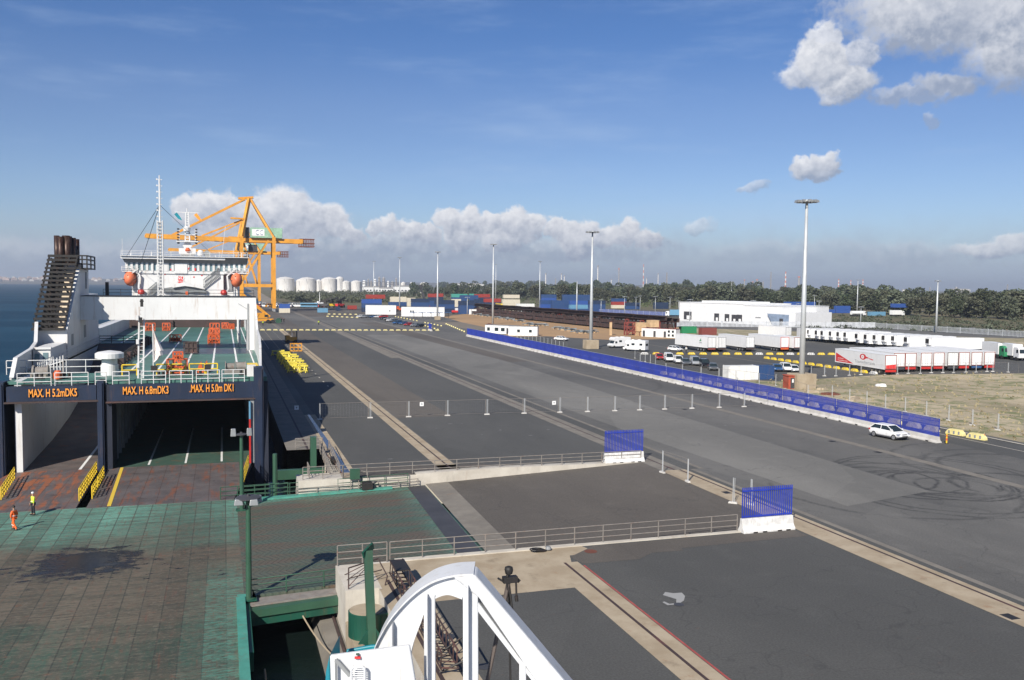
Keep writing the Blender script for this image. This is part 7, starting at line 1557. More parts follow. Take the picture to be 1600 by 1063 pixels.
# pile of yellow lashing trestles
M['bright'] = paint('bright_yellow', (.80, .66, .08), .5, dirt=(.3, .25, .05), dirt_amt=.35, scale=1.5)
tp = None; k = 0
for row, (u, v, w) in enumerate(((430, 556, 2), (438, 558, 2), (439, 562, 3), (442, 566, 3), (446, 570, 3), (450, 574, 3), (453, 578, 3), (456, 582, 3))):
    for j in range(w):
        p_ = at(u+j*9.5, v+j*.3); lab = f'yellow lashing trestle, {nth(j)} from the left in row {row+1} from the back of the pile' if False else f'yellow trestle, {nth(j)} from left in the {nth(row)} row of the pile'; grp = 'pile of yellow steel trestles'
        if tp is None:
            tp = thing('steel_trestle', lab, 'trestle', (p_.x, p_.y, 0), 0, grp); m = MB()
            m.box(-.75, .75, -.35, .35, 1.0, 1.25); m.build('beam', M['bright'], tp); m = MB()
            for x in (-.6, .6): m.bar((x, 0, 1.0), (x-.3, -.4, 0), .16); m.bar((x, 0, 1.0), (x+.2, .4, 0), .16)
            m.bar((-.8, -.3, .3), (.6, -.3, .35), .12); m.build('legs', M['bright'], tp)
        else:
            o = dup(tp, (p_.x, p_.y, 0), random.uniform(-.15, .25), lab, grp); o.scale = (1, 1, random.uniform(.9, 1.25))
# --- row of distant vehicles and machines beyond the cranes
rr = random.Random(8)
vr = [(405, 'carred', 'red'), (413, 'carwhite', 'white'), (421, 'craneyellow', 'yellow'), (433, 'carwhite', 'white'), (437, 'carwhite', 'bright white'), (453, 'carwhite', 'second white'), (464, 'carwhite', 'tall white'), (469, 'carwhite', 'boxy white'), (475, 'carred', 'dark red'), (498, 'red', 'reddish')]
for i, (u, mt, w_) in enumerate(vr):
    p_ = at(u, 480.5); th = car(f'{w_} vehicle, {nth(i)} from the left in the far row beyond the quay cranes', 'van', (p_.x, p_.y, .0), rr.uniform(0, 6), M[mt], 'far row of vehicles'); th.scale = (1.5, 1.4, 1.6 if mt == 'carwhite' else 1.3)
p_ = at(483, 481); th = thing('bus', 'pale blue coach parked in the far row beyond the quay cranes', 'coach', (p_.x, p_.y, 0), R(-14)); m = MB(); m.box(-6, 6, -1.25, 1.25, .5, 3.4); m.build('body', CC['lblue'], th, bevel=.15); m = MB(); m.box(-5.7, 5.7, -1.27, -1.251, 1.6, 2.7); m.build('windows', M['glass'], th)
for x in (-4, 4): m = MB(); m.tube((x, -1.2, .5), (x, 1.2, .5), .5, 12); m.build('wheel', M['tyre'], th)
p_ = at(499.5, 479); th = thing('sail_boat', 'white sailing boat hull with a stubby mast laid up in the far row', 'boat', (p_.x, p_.y, 1.2), R(20)); m = MB(); m.prism([(-4, 1.6), (-3.2, 0), (3, 0), (4.6, 1.9), (0, 1.7)], -1.2, 1.2, 'y'); m.build('hull', M['carwhite'], th, bevel=.2); m = MB(); m.tube((0, 0, 1.6), (0, 0, 9.5), .35, 8, .12); m.build('mast', M['white'], th); m = MB(); m.box(-1.8, 1.4, -.8, .8, 1.7, 2.7); m.build('cabin', M['white'], th); m = MB(); m.box(-.3, .3, -1.2, 1.2, -1.2, 0); m.build('cradle', M['rust'], th)
for i, (u, mt, w_) in enumerate(((508, 'darkgrey', 'brown and black'), (518, 'yellow', 'black and yellow'), (531, 'sign_red', 'black and red'))):
    p_ = at(u, 481); th = thing('reach_stacker', f'{w_} container handler, {nth(i)} from the left in the far row', 'container handler', (p_.x, p_.y, 0), R(-20+i*30), 'container handlers in the far row'); m = MB(); m.box(-4, 3, -1.8, 1.8, 1.2, 2.8); m.build('chassis', M[mt], th, bevel=.1); m = MB(); m.box(-1, 1, -1, 1, 2.8, 5.2); m.build('cab', M['black'], th); m = MB(); m.bar((-3.8, 0, 4), (5, 0, 7.2), 1, 1.1); m.box(4.4, 5.4, -3, 3, 4.6, 5.4); m.build('boom', M['black'], th)
    for x in (-3, 2.4): m = MB(); m.tube((x, -2, 1), (x, 2, 1), 1.0, 12); m.build('wheel', M['tyre'], th)
p_ = at(666, 484); th = thing('harbour_crane', 'dark grey hooked crane jib rising in front of the blue containers', 'crane', (p_.x, p_.y, 0)); m = MB(); m.bar((0, 0, 3), (-2.2, 0, 10), 2.0, 1.6); m.bar((-2.2, 0, 10), (-4, 0, 15.5), 1.1, 1.2); m.box(-5, -2.6, -.7, .7, 15, 17); m.build('jib', M['darkgrey'], th); m = MB(); m.box(-2.2, 2.2, -1.5, 1.5, .8, 3); m.build('base', M['red'], th)
for x in (-1.4, 1.4): m = MB(); m.tube((x, -1.4, .8), (x, 1.4, .8), .8, 12); m.build('wheel', M['tyre'], th)
p_ = at(624, 487); th = thing('tractor', 'orange tractor between the two white offices', 'tractor', (p_.x, p_.y, 0), R(10)); m = MB(); m.box(-2.6, 2.2, -1.1, 1.1, .9, 2.2); m.box(-2.4, -.4, -1, 1, 2.2, 3.3); m.build('body', M['orange'], th, bevel=.1); m = MB(); [m.tube((x, -1.3, .8), (x, 1.3, .8), .8, 12) for x in (-1.7, 1.6)]; m.build('wheels', M['tyre'], th)
p_ = at(714, 490.5); th = thing('tractor_unit', 'red tractor unit with a white roof by the blue container block', 'tractor', (p_.x, p_.y, 0)); m = MB(); m.box(-3, 2, -1.2, 1.2, .8, 2); m.build('body', M['sign_red'], th, bevel=.1); m = MB(); m.box(-1, 1, -1.1, 1.1, 2, 3.4); m.build('cab', M['carwhite'], th); m = MB(); [m.tube((x, -1.2, .5), (x, 1.2, .5), .5, 12) for x in (-2.2, 1.2)]; m.build('wheels', M['tyre'], th)
# --- trees
M['leaf'] = [None]*4
def leafmat(name, a, b):
    t = NT(name); oi = t.n.new('ShaderNodeObjectInfo'); p = t.pos(True)
    n = t.noise(p, .55, 3, .6); c = t.mix(t.ss(n, .35, .65), a, b)
    hs = t.n.new('ShaderNodeHueSaturation'); t.l.new(c, hs.inputs['Color']); t.l.new(t.math('ADD', t.math('MULTIPLY', oi.outputs['Random'], .5), .78), hs.inputs['Value']); t.l.new(t.math('ADD', t.math('MULTIPLY', oi.outputs['Random'], .04), .48), hs.inputs['Hue'])
    return t.out(hs.outputs[0], .75)
LF = [leafmat('leaf_dark', (.036, .050, .022), (.060, .074, .036)), leafmat('leaf_olive', (.055, .062, .034), (.085, .088, .052)), leafmat('leaf_grey', (.06, .075, .045), (.10, .115, .07)), leafmat('leaf_fresh', (.075, .095, .035), (.11, .13, .055))]
M['bark'] = paint('bark', (.10, .08, .06), .9)
def crown(rr, R_, H_, n, lobes, s=.62):
    m = MB(); L_ = []
    for k in range(lobes): a = rr.uniform(0, 6.28); q = rr.uniform(0, .62)*R_; L_.append((q*math.cos(a), q*math.sin(a), rr.uniform(.20, .86)*H_, rr.uniform(.3, .52)*R_))
    L_.append((0, 0, H_*.62, R_*.6))
    for k in range(n):
        cx_, cy_, cz_, cr = rr.choice(L_); a = rr.uniform(0, 6.283); b = math.asin(rr.uniform(-.75, 1)); r = cr*rr.uniform(.72, 1.08)
        p_ = Vector((cx_+r*math.cos(a)*math.cos(b), cy_+r*math.sin(a)*math.cos(b), cz_+r*math.sin(b)*.9))
        u_ = Vector((rr.gauss(0, 1), rr.gauss(0, 1), rr.gauss(0, .6))).normalized(); w_ = u_.cross(Vector((rr.gauss(0, 1), rr.gauss(0, 1), rr.gauss(0, 1)))).normalized(); q = s*rr.uniform(.6, 1.3)
        m.face([p_-u_*q, p_+w_*q*.8, p_+u_*q, p_-w_*q*.8])
    return m
TP = []
rr = random.Random(21)
def tree_proto(i, R_, H_, leaf, n=1300):
    th = thing('tree', 'x', 'tree', (0, 0, -500)); m = MB(); tr = H_*.3
    m.tube((0, 0, 0), (.1, .1, tr), .32, 7, .2)
    for k in range(5): a = k*1.3+i; m.tube((.1, .1, tr*(.6+.08*k)), (R_*.5*math.cos(a), R_*.5*math.sin(a), H_*.72), .16, 5, .05)
    m.build('trunk', M['bark'], th); crown(rr, R_, H_, n, 9).build('crown', LF[leaf], th); return th
for i, (R_, H_, lf) in enumerate(((6.2, 13.5, 0), (7.5, 15, 0), (5.2, 12, 1), (6.8, 16, 1), (4.6, 10, 2), (7.0, 14, 2))): TP.append(tree_proto(i, R_, H_, lf))
wood = []
rr = random.Random(33)
def top_at(u):   # photographed height of the wood's skyline
    K = [(640, 447), (700, 443), (760, 442), (850, 441), (960, 442), (1100, 442), (1125, 440), (1200, 447), (1300, 446), (1400, 450), (1480, 453), (1540, 455), (1600, 453), (1660, 455)]
    for (a, b), (c_, d) in zip(K, K[1:]):
        if a <= u <= c_: return b+(d-b)*(u-a)/(c_-a)
    return 450
def base_at(u): K = [(640, 468), (820, 470), (960, 476), (1250, 486), (1450, 496), (1660, 500)]; 
def base_v(u):
    K = [(600, 465), (820, 468), (960, 474), (1250, 484), (1450, 495), (1700, 503)]
    for (a, b), (c_, d) in zip(K, K[1:]):
        if a <= u <= c_: return b+(d-b)*(u-a)/(c_-a)
    return 500
cnt = 0; ck = {}
ZN = [(640, 720, 'behind the left stacks'), (720, 850, 'behind the pale containers'), (850, 960, 'behind the blue container rows'), (960, 1060, 'beyond the lorry yard'), (1060, 1250, 'behind the white warehouse'), (1250, 1400, 'behind the low blue containers'), (1400, 1520, 'left of the right mast'), (1520, 1700, 'at the right edge')]
KD = ['dark dense', 'broad dark', 'olive', 'tall olive', 'small grey-green', 'wide grey-green']
for row in range(3):
    u = 645+row*5
    while u < 1655:
        vb = base_v(u)-row*6.5+rr.uniform(-1, 1); p_ = at(u, vb); dep = p_.length
        k = rr.choice([0, 1, 2, 3, 5] if row else [0, 1, 2, 3, 4, 5]); z = [x[2] for x in ZN if x[0] <= u < x[1]][0]
        d = ray(u, top_at(u)+rr.uniform(-5, 7)+ (2-row)*2.6); hh = CAM_Z+d.z*(p_.x*FWD.x+p_.y*FWD.y)/(d.x*FWD.x+d.y*FWD.y)
        H0 = (13.5, 15, 12, 16, 10, 14)[k]; sc = max(.55, min(2.4, hh/H0))
        ck[(row, z)] = ck.get((row, z), -1)+1; lab = f'{nth(ck[(row, z)])} tree from left, {["front", "middle", "back"][row]} row of the wood {z}'
        o = dup(TP[k], (p_.x, p_.y, -.3), rr.uniform(0, 6.28), lab, f'trees of the wood {z}'); o.scale = (sc*rr.uniform(.95, 1.3), sc*rr.uniform(.95, 1.3), sc); cnt += 1
        u += rr.uniform(13, 19)*min(1, 640/dep)*(1.25 if row else 1.1)
for (u, v, k, s, lab) in ((646, 461, 0, 1.5, 'dark round tree standing alone before the oil tanks'), (665, 461, 1, 1.4, 'broad dark tree right of the lone tree before the oil tanks'), (1114, 470, 1, 1.75, 'tallest round-headed tree rising above the wood behind the warehouse'), (1535, 497, 0, 1.3, 'dark tree standing forward of the wood near the right edge'), (1575, 498, 0, 1.25, 'dark green tree nearest the right edge in front of the wood')):
    p_ = at(u, v); o = dup(TP[k], (p_.x, p_.y, 0), 1.0, lab, 'single trees before the woods'); o.scale = (s, s, s)
for th in TP:
    for ch in list(th.children): bpy.data.objects.remove(ch)
    bpy.data.objects.remove(th)
# scrub and bushes as ground cover
def bushes(name, pts_fn, n, mat, lab, s=(1.0, 2.2)):
    m = MB()
    for k in range(n):
        x, y, h = pts_fn(); r = rr.uniform(*s)
        for j in range(26):
            a = rr.uniform(0, 6.28); q = r*math.sqrt(rr.random()); zc = h*r*(1-(q/r)**2*.8)*rr.uniform(.35, 1)
            p_ = Vector((x+q*math.cos(a), y+q*math.sin(a), zc)); u_ = Vector((rr.gauss(0, 1), rr.gauss(0, 1), rr.gauss(0, .7))).normalized(); w_ = u_.cross(Vector((0.3, rr.gauss(0, 1), 1))).normalized(); e = r*.3*rr.uniform(.6, 1.2)
            m.face([p_-u_*e, p_+w_*e, p_+u_*e])
    return tag(m.build(name, mat), lab, 'shrubs', None, 'stuff')
def lft():
    u = rr.uniform(432, 640); v = rr.uniform(456, 474 if u > 470 else 466+ (u-432)*.2); p_ = at(u, v); return p_.x, p_.y, 1.3
bushes('scrub', lft, 900, LF[1], 'low green scrub on the bank between the quay and the oil tanks', (2.2, 5.0))
def rgt():
    u = rr.uniform(1240, 1680); v = rr.uniform(492+(u-1240)*.012, 514+(u-1240)*.02); p_ = at(u, v); return p_.x, p_.y, .7
bushes('scrub', rgt, 420, LF[2], 'patchy olive scrub between the grey paling and the wood', (.8, 2.6))
def mdl():
    u = rr.uniform(640, 1060); v = rr.uniform(466, 477+(u-640)*.01); p_ = at(u, v); return p_.x, p_.y, 1.0
bushes('scrub', mdl, 420, LF[3], 'low fresh green undergrowth in front of the wood', (1.5, 3.5))
t = NT('grass_tufts'); M['tuft'] = t.out((.36, .31, .19), .9)
def tufts(n, fn, lab, mat):
    m = MB()
    for k in range(n):
        x, y = fn()
        for j in range(3): a = rr.uniform(0, 3.14); w_ = rr.uniform(.1, .25); h = rr.uniform(.12, .4); dx, dy = w_*math.cos(a), w_*math.sin(a); m.face([(x-dx, y-dy, .01), (x+dx, y+dy, .01), (x+dx*1.6+rr.uniform(-.2, .2), y, h)])
    return tag(m.build('grass', mat), lab, 'grass', None, 'stuff')
def fld():
    while True:
        p_ = at(rr.uniform(1180, 1640), rr.uniform(582, 690))
        if p_.x > 85.6 and p_.y < 150-(p_.x-96)*.05 and p_.x < 300: return p_.x, p_.y
tufts(600, fld, 'dry straw-coloured grass over the field right of the blue screens', M['tuft'])
# --- oil tanks and refinery
def tank(lab, u0, u1, vt, vb, Y=None, grp='white oil storage tanks', mat='tankwhite', shallow=True):
    M.setdefault('tankwhite', paint('tank_white', (.68, .66, .63), .6, dirt=(.4, .33, .28), dirt_amt=.4, scale=.03, streak=True))
    Y = Y or 2000; a = onY((u0+u1)/2, vb, Y); b = onY(u0, vb, Y); c_ = onY(u1, vb, Y); t_ = onY((u0+u1)/2, vt, Y); r = (c_.x-b.x)/2*.95
    th = thing('storage_tank', lab, 'storage tank', (a.x, Y, -1), 0, grp); H_ = t_.z+1
    m = MB(); m.lathe([(r, 0), (r, H_*.86)], (0, 0, 0), 28); m.build('shell', M[mat], th); m = MB(); m.lathe([(r*1.01, H_*.86), (r*.6, H_*.95), (.5, H_)], (0, 0, 0), 28); m.build('roof', M[mat], th)
    m = MB(); m.bar((r*.3, -r*.96, 0), (-r*.2, -r*.99, H_*.86), .5); m.build('stair', M['grey'], th); return th
for (a, b, t_, v, w_) in ((431, 461, 432.5, 455, 'leftmost'), (462, 474, 436, 455, 'second, narrow'), (466, 494, 433, 455, 'third'), (493, 503, 436.5, 454, 'fourth, narrow'), (501.5, 527.5, 433, 455, 'fifth'), (524, 537.5, 432, 450, 'taller, sixth'), (532.5, 548, 438.5, 453, 'seventh'), (548, 565, 438, 454, 'eighth'), (626, 634, 440.5, 449, 'ninth, distant'), (656, 668, 441, 455, 'tenth, half hidden by trees')):
    tank(f'{w_} white oil storage tank from the left beyond the scrub', a, b, t_, v, 1800 if v > 453 else 2100)
M['haz'] = paint('refinery_grey', (.30, .29, .29), .7)
rr = random.Random(12)
for i, (u0, u1, vt) in enumerate(((565, 573, 438), (573.5, 577, 435.5), (578, 582, 438), (583, 589, 436), (590, 595, 432.5), (596, 603, 433), (604, 609, 439), (610, 616, 439.5), (617, 621, 434), (640, 645, 441))):
    a = onY(u0, 455, 2100); b = onY(u1, 455, 2100); h = onY(u0, vt, 2100).z+1; th = thing('plant_tower', f'{nth(i)} grey process tower from the left right of the oil tanks', 'refinery tower', ((a.x+b.x)/2, 2100, -1), 0, 'refinery towers right of the oil tanks'); w = (b.x-a.x)/2*.8
    m = MB(); m.lathe([(w*.8, 0), (w*.8, h*.9), (w*.3, h)], (0, 0, 0), 12); m.build('vessel', M['white'] if i % 3 == 0 else M['haz'], th); m = MB(); [m.box(-w, w, -w, w, h*f, h*f+.8) for f in (.4, .7, .88)]; m.build('platforms', M['haz'], th)
for i, (u0, u1, v0) in enumerate(((566, 590, 447), (590, 612, 449), (614, 640, 446), (700, 752, 442.3))):
    a = onY(u0, 452, 2000); b = onY(u1, 452, 2000); h = onY(u0, v0, 2000).z+1; th = thing('plant_building', f'{nth(i)} low pale plant building from the left beyond the scrub', 'building', ((a.x+b.x)/2, 1990 if i < 3 else 1990, -1), 0, 'low plant buildings'); w = (b.x-a.x)/2
    m = MB(); m.box(-w, w, -12, 12, 0, h-2); m.build('wall', M['white'], th); m = MB(); m.prism([(-w-1, h-2), (w+1, h-2), (w*.6, h), (-w*.6, h)], -13, 13, 'y'); m.build('roof', M['haz'], th); m = MB(); [m.box(-w+k*w*.4, -w+k*w*.4+w*.2, -12.1, -12.01, 3, 6) for k in range(5)]; m.build('windows', M['darkgrey'], th)
def stack_ch(lab, u, vt, wpx, kind, Y=2600):
    a = onY(u, 452, Y); h = onY(u, vt, Y).z+2; w = wpx*Y*.95/1400/2; th = thing('chimney', lab, 'chimney', (a.x, Y, -2), 0, 'refinery chimneys on the skyline')
    M.setdefault('chred', paint('chimney_red', (.5, .2, .16), .7)); M.setdefault('chwhite', paint('chimney_white', (.6, .58, .56), .7))
    if kind == 'rw':
        for k in range(10): m = MB(); r0 = w*(1.25-.055*k); r1 = w*(1.25-.055*(k+1)); m.lathe([(r0, 0), (r1, h/10)], (0, 0, k*h/10), 12); m.build('band', M['chred'] if k % 2 else M['chwhite'], th)
    elif kind == 'lat':
        m = MB()
        for sx_ in (-1, 1):
            for sy_ in (-1, 1): m.bar((sx_*w*1.6, sy_*w*1.6, 0), (sx_*w*.5, sy_*w*.5, h), 1.0)
        for k in range(8): f = k/8; q = w*(1.6-1.1*f); m.bar((-q, -q, h*f), (q*.85, -q*.85, h*(f+.125)), .7); m.bar((q, -q, h*f), (-q*.85, -q*.85, h*(f+.125)), .7)
        m.build('lattice', M['haz'], th)
    else:
        m = MB(); m.lathe([(w*1.2, 0), (w, h)], (0, 0, 0), 12); m.build('stack', M['chwhite'] if kind == 'w' else M['haz'], th); m = MB(); m.lathe([(w*1.3, h*.93), (w*1.3, h*1.0)], (0, 0, 0), 12); m.build('cap', M['haz'] if kind == 'w' else M['chred'], th)
for (u, vt, w, k, w_) in ((852.5, 427, 2.0, 'w', 'white chimney above the left of the big blue rows'), (877, 427, 1.6, 'w', 'left one of a close pair of thin white chimneys'), (881.6, 430, 1.6, 'w', 'right one of a close pair of thin white chimneys'), (868, 435, 1.2, 'lat', 'short lattice tower left of the thin chimney pair'),
        (933.7, 415, 2.0, 'w', 'tall white chimney behind the second nearest mast'), (966.6, 419, 1.8, 'g', 'tall dark-topped chimney right of the second nearest mast'), (955, 436, 1.4, 'w', 'short white chimney between two tall ones'), (1005, 413, 1.8, 'rw', 'tall faint red and white chimney above the girder store'),
        (1010, 434, 1.4, 'w', 'short white chimney beside the tall red and white one'), (1028, 427, 1.5, 'w', 'thin white chimney above the articulated lorry'), (1041.5, 426, 1.6, 'lat', 'thin dark lattice tower above the warehouse corner'), (1163, 437, 2.2, 'g', 'brown chimney, left of the refinery cluster'),
        (1176, 440, 2, 'g', 'short grey chimney of the refinery cluster'), (1182.6, 436.5, 3, 'g', 'thick brown chimney of the refinery cluster'), (1192, 440, 2, 'lat', 'squat lattice tower of the refinery cluster'), (1204, 425, 1.2, 'lat', 'tallest lattice tower of the refinery cluster'), (1227, 424.5, 3, 'rw', 'bold red and white striped chimney left of the tall mast'),
        (1248, 432, 3.8, 'g', 'thick brown chimney with steam just left of the tall mast'), (1310, 436, 2.8, 'rw', 'left of three striped chimneys right of the tall mast'), (1329, 438, 2.8, 'rw', 'middle of three striped chimneys right of the tall mast'), (1348, 437, 2.8, 'rw', 'right of three striped chimneys right of the tall mast'), (1574, 444.5, 1.8, 'lat', 'lattice pylon on the skyline near the right edge'), (1453, 449, 1.6, 'lat', 'faint lattice tower left of the right mast'), (1494, 448.5, 5, 'w', 'fat pale silo on the skyline right of the right mast'), (1412, 452, 6, 'w', 'low pale dome on the skyline above the scrub')):
    stack_ch(w_, u, vt, w, k)
for i, (u0, u1, vt, nm) in enumerate(((1165, 1176, 447.5, 'long white refinery tank behind the cluster'), (1355, 1381, 451, 'long pale roof on the skyline right of the striped chimneys'), (1488, 1509, 451, 'pale block under the silo on the skyline'), (1232, 1250, 449.5, 'pale shed below the bold striped chimney'))):
    a = onY(u0, 455, 2500); b = onY(u1, 455, 2500); h = onY(u0, vt, 2500).z+2; w = (b.x-a.x)/2; th = thing('refinery_shed', nm, 'shed', ((a.x+b.x)/2, 2500, -2)); m = MB(); m.box(-w, w, -20, 20, 0, h-3); m.build('wall', M['chwhite'], th); m = MB(); m.prism([(-w, h-3), (w, h-3), (w*.5, h), (-w*.5, h)], -20, 20, 'y'); m.build('roof', M['haz'], th)
# --- people
M['skin'] = paint('skin', (.42, .24, .16), .6); M['hivis'] = NT('hi_vis_yellow').out((.62, .80, .05), .7); M['hiorange'] = paint('hi_vis_orange', (.85, .14, .02), .7, var=.15); M['trouser'] = paint('dark_trousers', (.02, .022, .03), .8); M['stripe'] = NT('reflective_stripe').out((.6, .62, .6), .4)
def skin_obj(name, verts, edges, rad, mat, par, root=0):
    me = bpy.data.meshes.new(name); me.from_pydata(verts, edges, []); me.materials.append(mat); o = bpy.data.objects.new(name, me); C.objects.link(o); o.parent = par
    sm = o.modifiers.new('skin', 'SKIN'); sm.use_smooth_shade = True
    for i, r in enumerate(rad): me.skin_vertices[0].data[i].radius = (r, r*.92) if not isinstance(r, tuple) else r
    me.skin_vertices[0].data[root].use_root = True
    sb_ = o.modifiers.new('sub', 'SUBSURF'); sb_.levels = 1; sb_.render_levels = 2; return o
def person(lab, loc, rz, top, bottom, pose='walk', hat=None, stripes=True, detail=True, grp=None):
    th = thing('person', lab, 'person', loc, rz, grp)
    st = {'walk': .27, 'stand': .05}[pose]
    V = [(0, 0, .95), (0, 0, 1.12), (0, .0, 1.36), (0, 0, 1.50), (0, .02, 1.60), (0, .02, 1.70),
         (.10, 0, .90), (.11, st*.9, .50), (.12, st*.6, .09), (.12, st*.6+.16, .04),
         (-.10, 0, .90), (-.11, -st*.2, .48), (-.12, -st*1.1, .10), (-.12, -st*1.1+.15, .04),
         (.19, 0, 1.42), (.25, -.08*1, 1.14), (.24, .12, .92), (.24, .15, .84),
         (-.19, 0, 1.42), (-.26, .06, 1.14), (-.24, -.1+.14, .90), (-.24, .06, .82)]
    E_ = [(0, 1), (1, 2), (2, 3), (3, 4), (4, 5), (0, 6), (6, 7), (7, 8), (8, 9), (0, 10), (10, 11), (11, 12), (12, 13), (2, 14), (14, 15), (15, 16), (16, 17), (2, 18), (18, 19), (19, 20), (20, 21)]
    Rr = [(.15, .11), (.13, .10), (.17, .11), .055, .085, .09, .09, .06, .045, .045, .09, .06, .045, .045, .065, .048, .035, .03, .065, .048, .035, .03]
    if detail:      # four fingers and a thumb on each hand
        for hb, sx_ in ((17, 1), (21, -1)):
            bx, by, bz = V[hb]
            for k in range(4):
                i0 = len(V); V.append((bx+.0, by-.03+.02*k, bz-.05)); V.append((bx-sx_*.02, by-.03+.02*k, bz-.09-.005*(k in (1, 2)))); E_ += [(hb, i0), (i0, i0+1)]; Rr += [.009, .008]
            i0 = len(V); V.append((bx-sx_*.03, by+.05, bz-.03)); E_.append((hb, i0)); Rr.append(.010)
    body = skin_obj('body', V, E_, Rr, M['skin'], th)
    J = [V[i] for i in (0, 1, 2, 14, 15, 16, 18, 19, 20)]; J[5] = tuple(Vector(V[15]).lerp(Vector(V[16]), .85)); J[8] = tuple(Vector(V[19]).lerp(Vector(V[20]), .85)); J[0] = (0, 0, .90)
    skin_obj('jacket', J, [(0, 1), (1, 2), (2, 3), (3, 4), (4, 5), (2, 6), (6, 7), (7, 8)], [(.175, .135), (.165, .13), (.195, .135), .085, .065, .055, .085, .065, .055], M[top], th)
    P_ = [V[i] for i in (0, 6, 7, 8, 10, 11, 12)]; skin_obj('trousers', P_, [(0, 1), (1, 2), (2, 3), (0, 4), (4, 5), (5, 6)], [(.16, .125), .105, .08, .075, .105, .08, .075], M[bottom], th)
    m = MB()
    for i in (8, 12): x, y, z = V[i]; m.hexa([(x-.05, y-.07, 0), (x+.05, y-.07, 0), (x+.045, y+.2, 0), (x-.045, y+.2, 0), (x-.045, y-.06, .11), (x+.045, y-.06, .11), (x+.04, y+.18, .06), (x-.04, y+.18, .06)])
    m.build('shoes', M['black'], th)
    m = MB(); m.lathe([(.085, -.02), (.105, .03), (.1, .09), (.05, .13)], (0, .015, 1.70), 14); m.build('helmet' if hat else 'hair', M[hat] if hat else M['black'], th, smooth=True)
    m = MB()    # face: eyes, nose, mouth, ears
    for s in (-1, 1): m.box(s*.035-.012, s*.035+.012, .105, .112, 1.672, 1.688)
    m.box(-.025, .025, .10, .109, 1.60, 1.608); m.build('eyes_and_mouth', M['black'], th); m = MB(); m.hexa([(-.012, .10, 1.63), (.012, .10, 1.63), (.006, .105, 1.63), (-.006, .105, 1.63), (-.006, .1, 1.67), (.006, .1, 1.67), (.004, .13, 1.635), (-.004, .13, 1.635)]); [m.lathe([(.012, -.03), (.018, 0), (.012, .03)], (s*.09, .02, 1.66), 8) for s in (-1, 1)]; m.build('nose_and_ears', M['skin'], th)
    if stripes:
        m = MB(); m.lathe([(.183, 0), (.180, .045)], (0, 0, 1.06), 16); [m.lathe([(.086, 0), (.086, .04)], (V[j][0], V[j][1], .34), 12) for j in (7, 11)] if top == bottom else None
        for i in range(len(m.v)): x, y, z = m.v[i]; m.v[i] = (x, y*.80 if z > .9 else y, z)
        m.build('reflective_band', M['stripe'], th)
    return th
p_ = at(22.5, 828, -1.5); person('worker in orange overalls walking across the pontoon near the left edge', (p_.x, p_.y, -1.5), R(60), 'hiorange', 'hiorange', 'walk', None)
p_ = at(52, 804, -1.44); person('worker in a yellow-green vest and dark trousers standing on the ship ramp toe', (p_.x, p_.y, -1.455), R(120), 'hivis', 'trouser', 'stand', 'white')
for (u, v, tp_, lab, gz) in ((411, 508.8, 'hivis', 'distant worker in a yellow vest just right of the ship near the mobile crane', 0), (498, 508, 'hivis', 'distant worker in a yellow vest alone on the far apron', 0), (440, 503.5, 'trouser', 'left one of two dark-clothed figures beside the green drum', 0), (443.5, 504, 'trouser', 'right one of two dark-clothed figures beside the green drum', 0), (602, 503.8, 'trouser', 'dark-clothed figure walking left of the parked car line', 0)):
    p_ = at(u, v); o = person(lab, (p_.x, p_.y, 0), R(40), tp_, 'trouser', 'stand', None, False, False); o.scale = (1.15, 1.15, 1.1)
p_ = at(1072, 552); o = person('person in a pale shirt standing beside the leftmost white trailer', (p_.x, p_.y, 0), 0, 'stripe', 'trouser', 'stand', None, False, False)
# ================================================================== the ferry we stand on: white arch, ladder platform, teal edge, tripod lamp
own = thing('passenger_ferry', 'white painted arched windbreak and platform of the ferry in the foreground', 'ferry', (4, 8, 10))
def ob(m, name, mat, **k): return m.build(name, M[mat], own, world=True, **k)
# arch frame lies in a plane; define it by photographed outline at chosen real distances
def pt(u, v, d): r_ = ray(u, v).normalized(); return Vector((0, 0, CAM_Z))+r_*d
D1 = 8.6
N_ = (FWD*1.0); N_.z = 0; N_.normalize()
def onplane(u, v, dist):
    r_ = ray(u, v); t_ = dist/(r_.x*N_.x+r_.y*N_.y); return Vector((0, 0, CAM_Z))+r_*t_
def slab(outline, dist, thick, name, mat='own_white', bevel=.012, inner=None):
    m = MB(); f = [onplane(u, v, dist) for u, v in outline]; k = len(f); b = [p_+N_*thick for p_ in f]
    m.v = [tuple(p_) for p_ in f+b]
    if inner is None:
        m.f = [tuple(range(k)), tuple(range(k, 2*k))[::-1]]; m.mi = [0, 0]
        for i in range(k): j = (i+1) % k; m.f.append((i, i+k, j+k, j)); m.mi.append(0)
    return ob(m, name, mat, bevel=bevel)
def band(outer, inner, dist, thick, name, mat='own_white'):
    """curved strip between two polylines, with real thickness"""
    m = MB()
    for a, b, c_, d in zip(outer, outer[1:], inner, inner[1:]):
        f = [onplane(*q, dist) for q in (a, b, d, c_)]; g = [p_+N_*thick for p_ in f]
        m.hexa([f[0], f[1], g[1], g[0], f[3], f[2], g[2], g[3]])
    return ob(m, name, mat)
NS = 16
def arc(cx_, cy_, rx, ry, a0, a1): return [(cx_+rx*math.cos(math.radians(a0+(a1-a0)*i/NS)), cy_-ry*math.sin(math.radians(a0+(a1-a0)*i/NS))) for i in range(NS+1)]
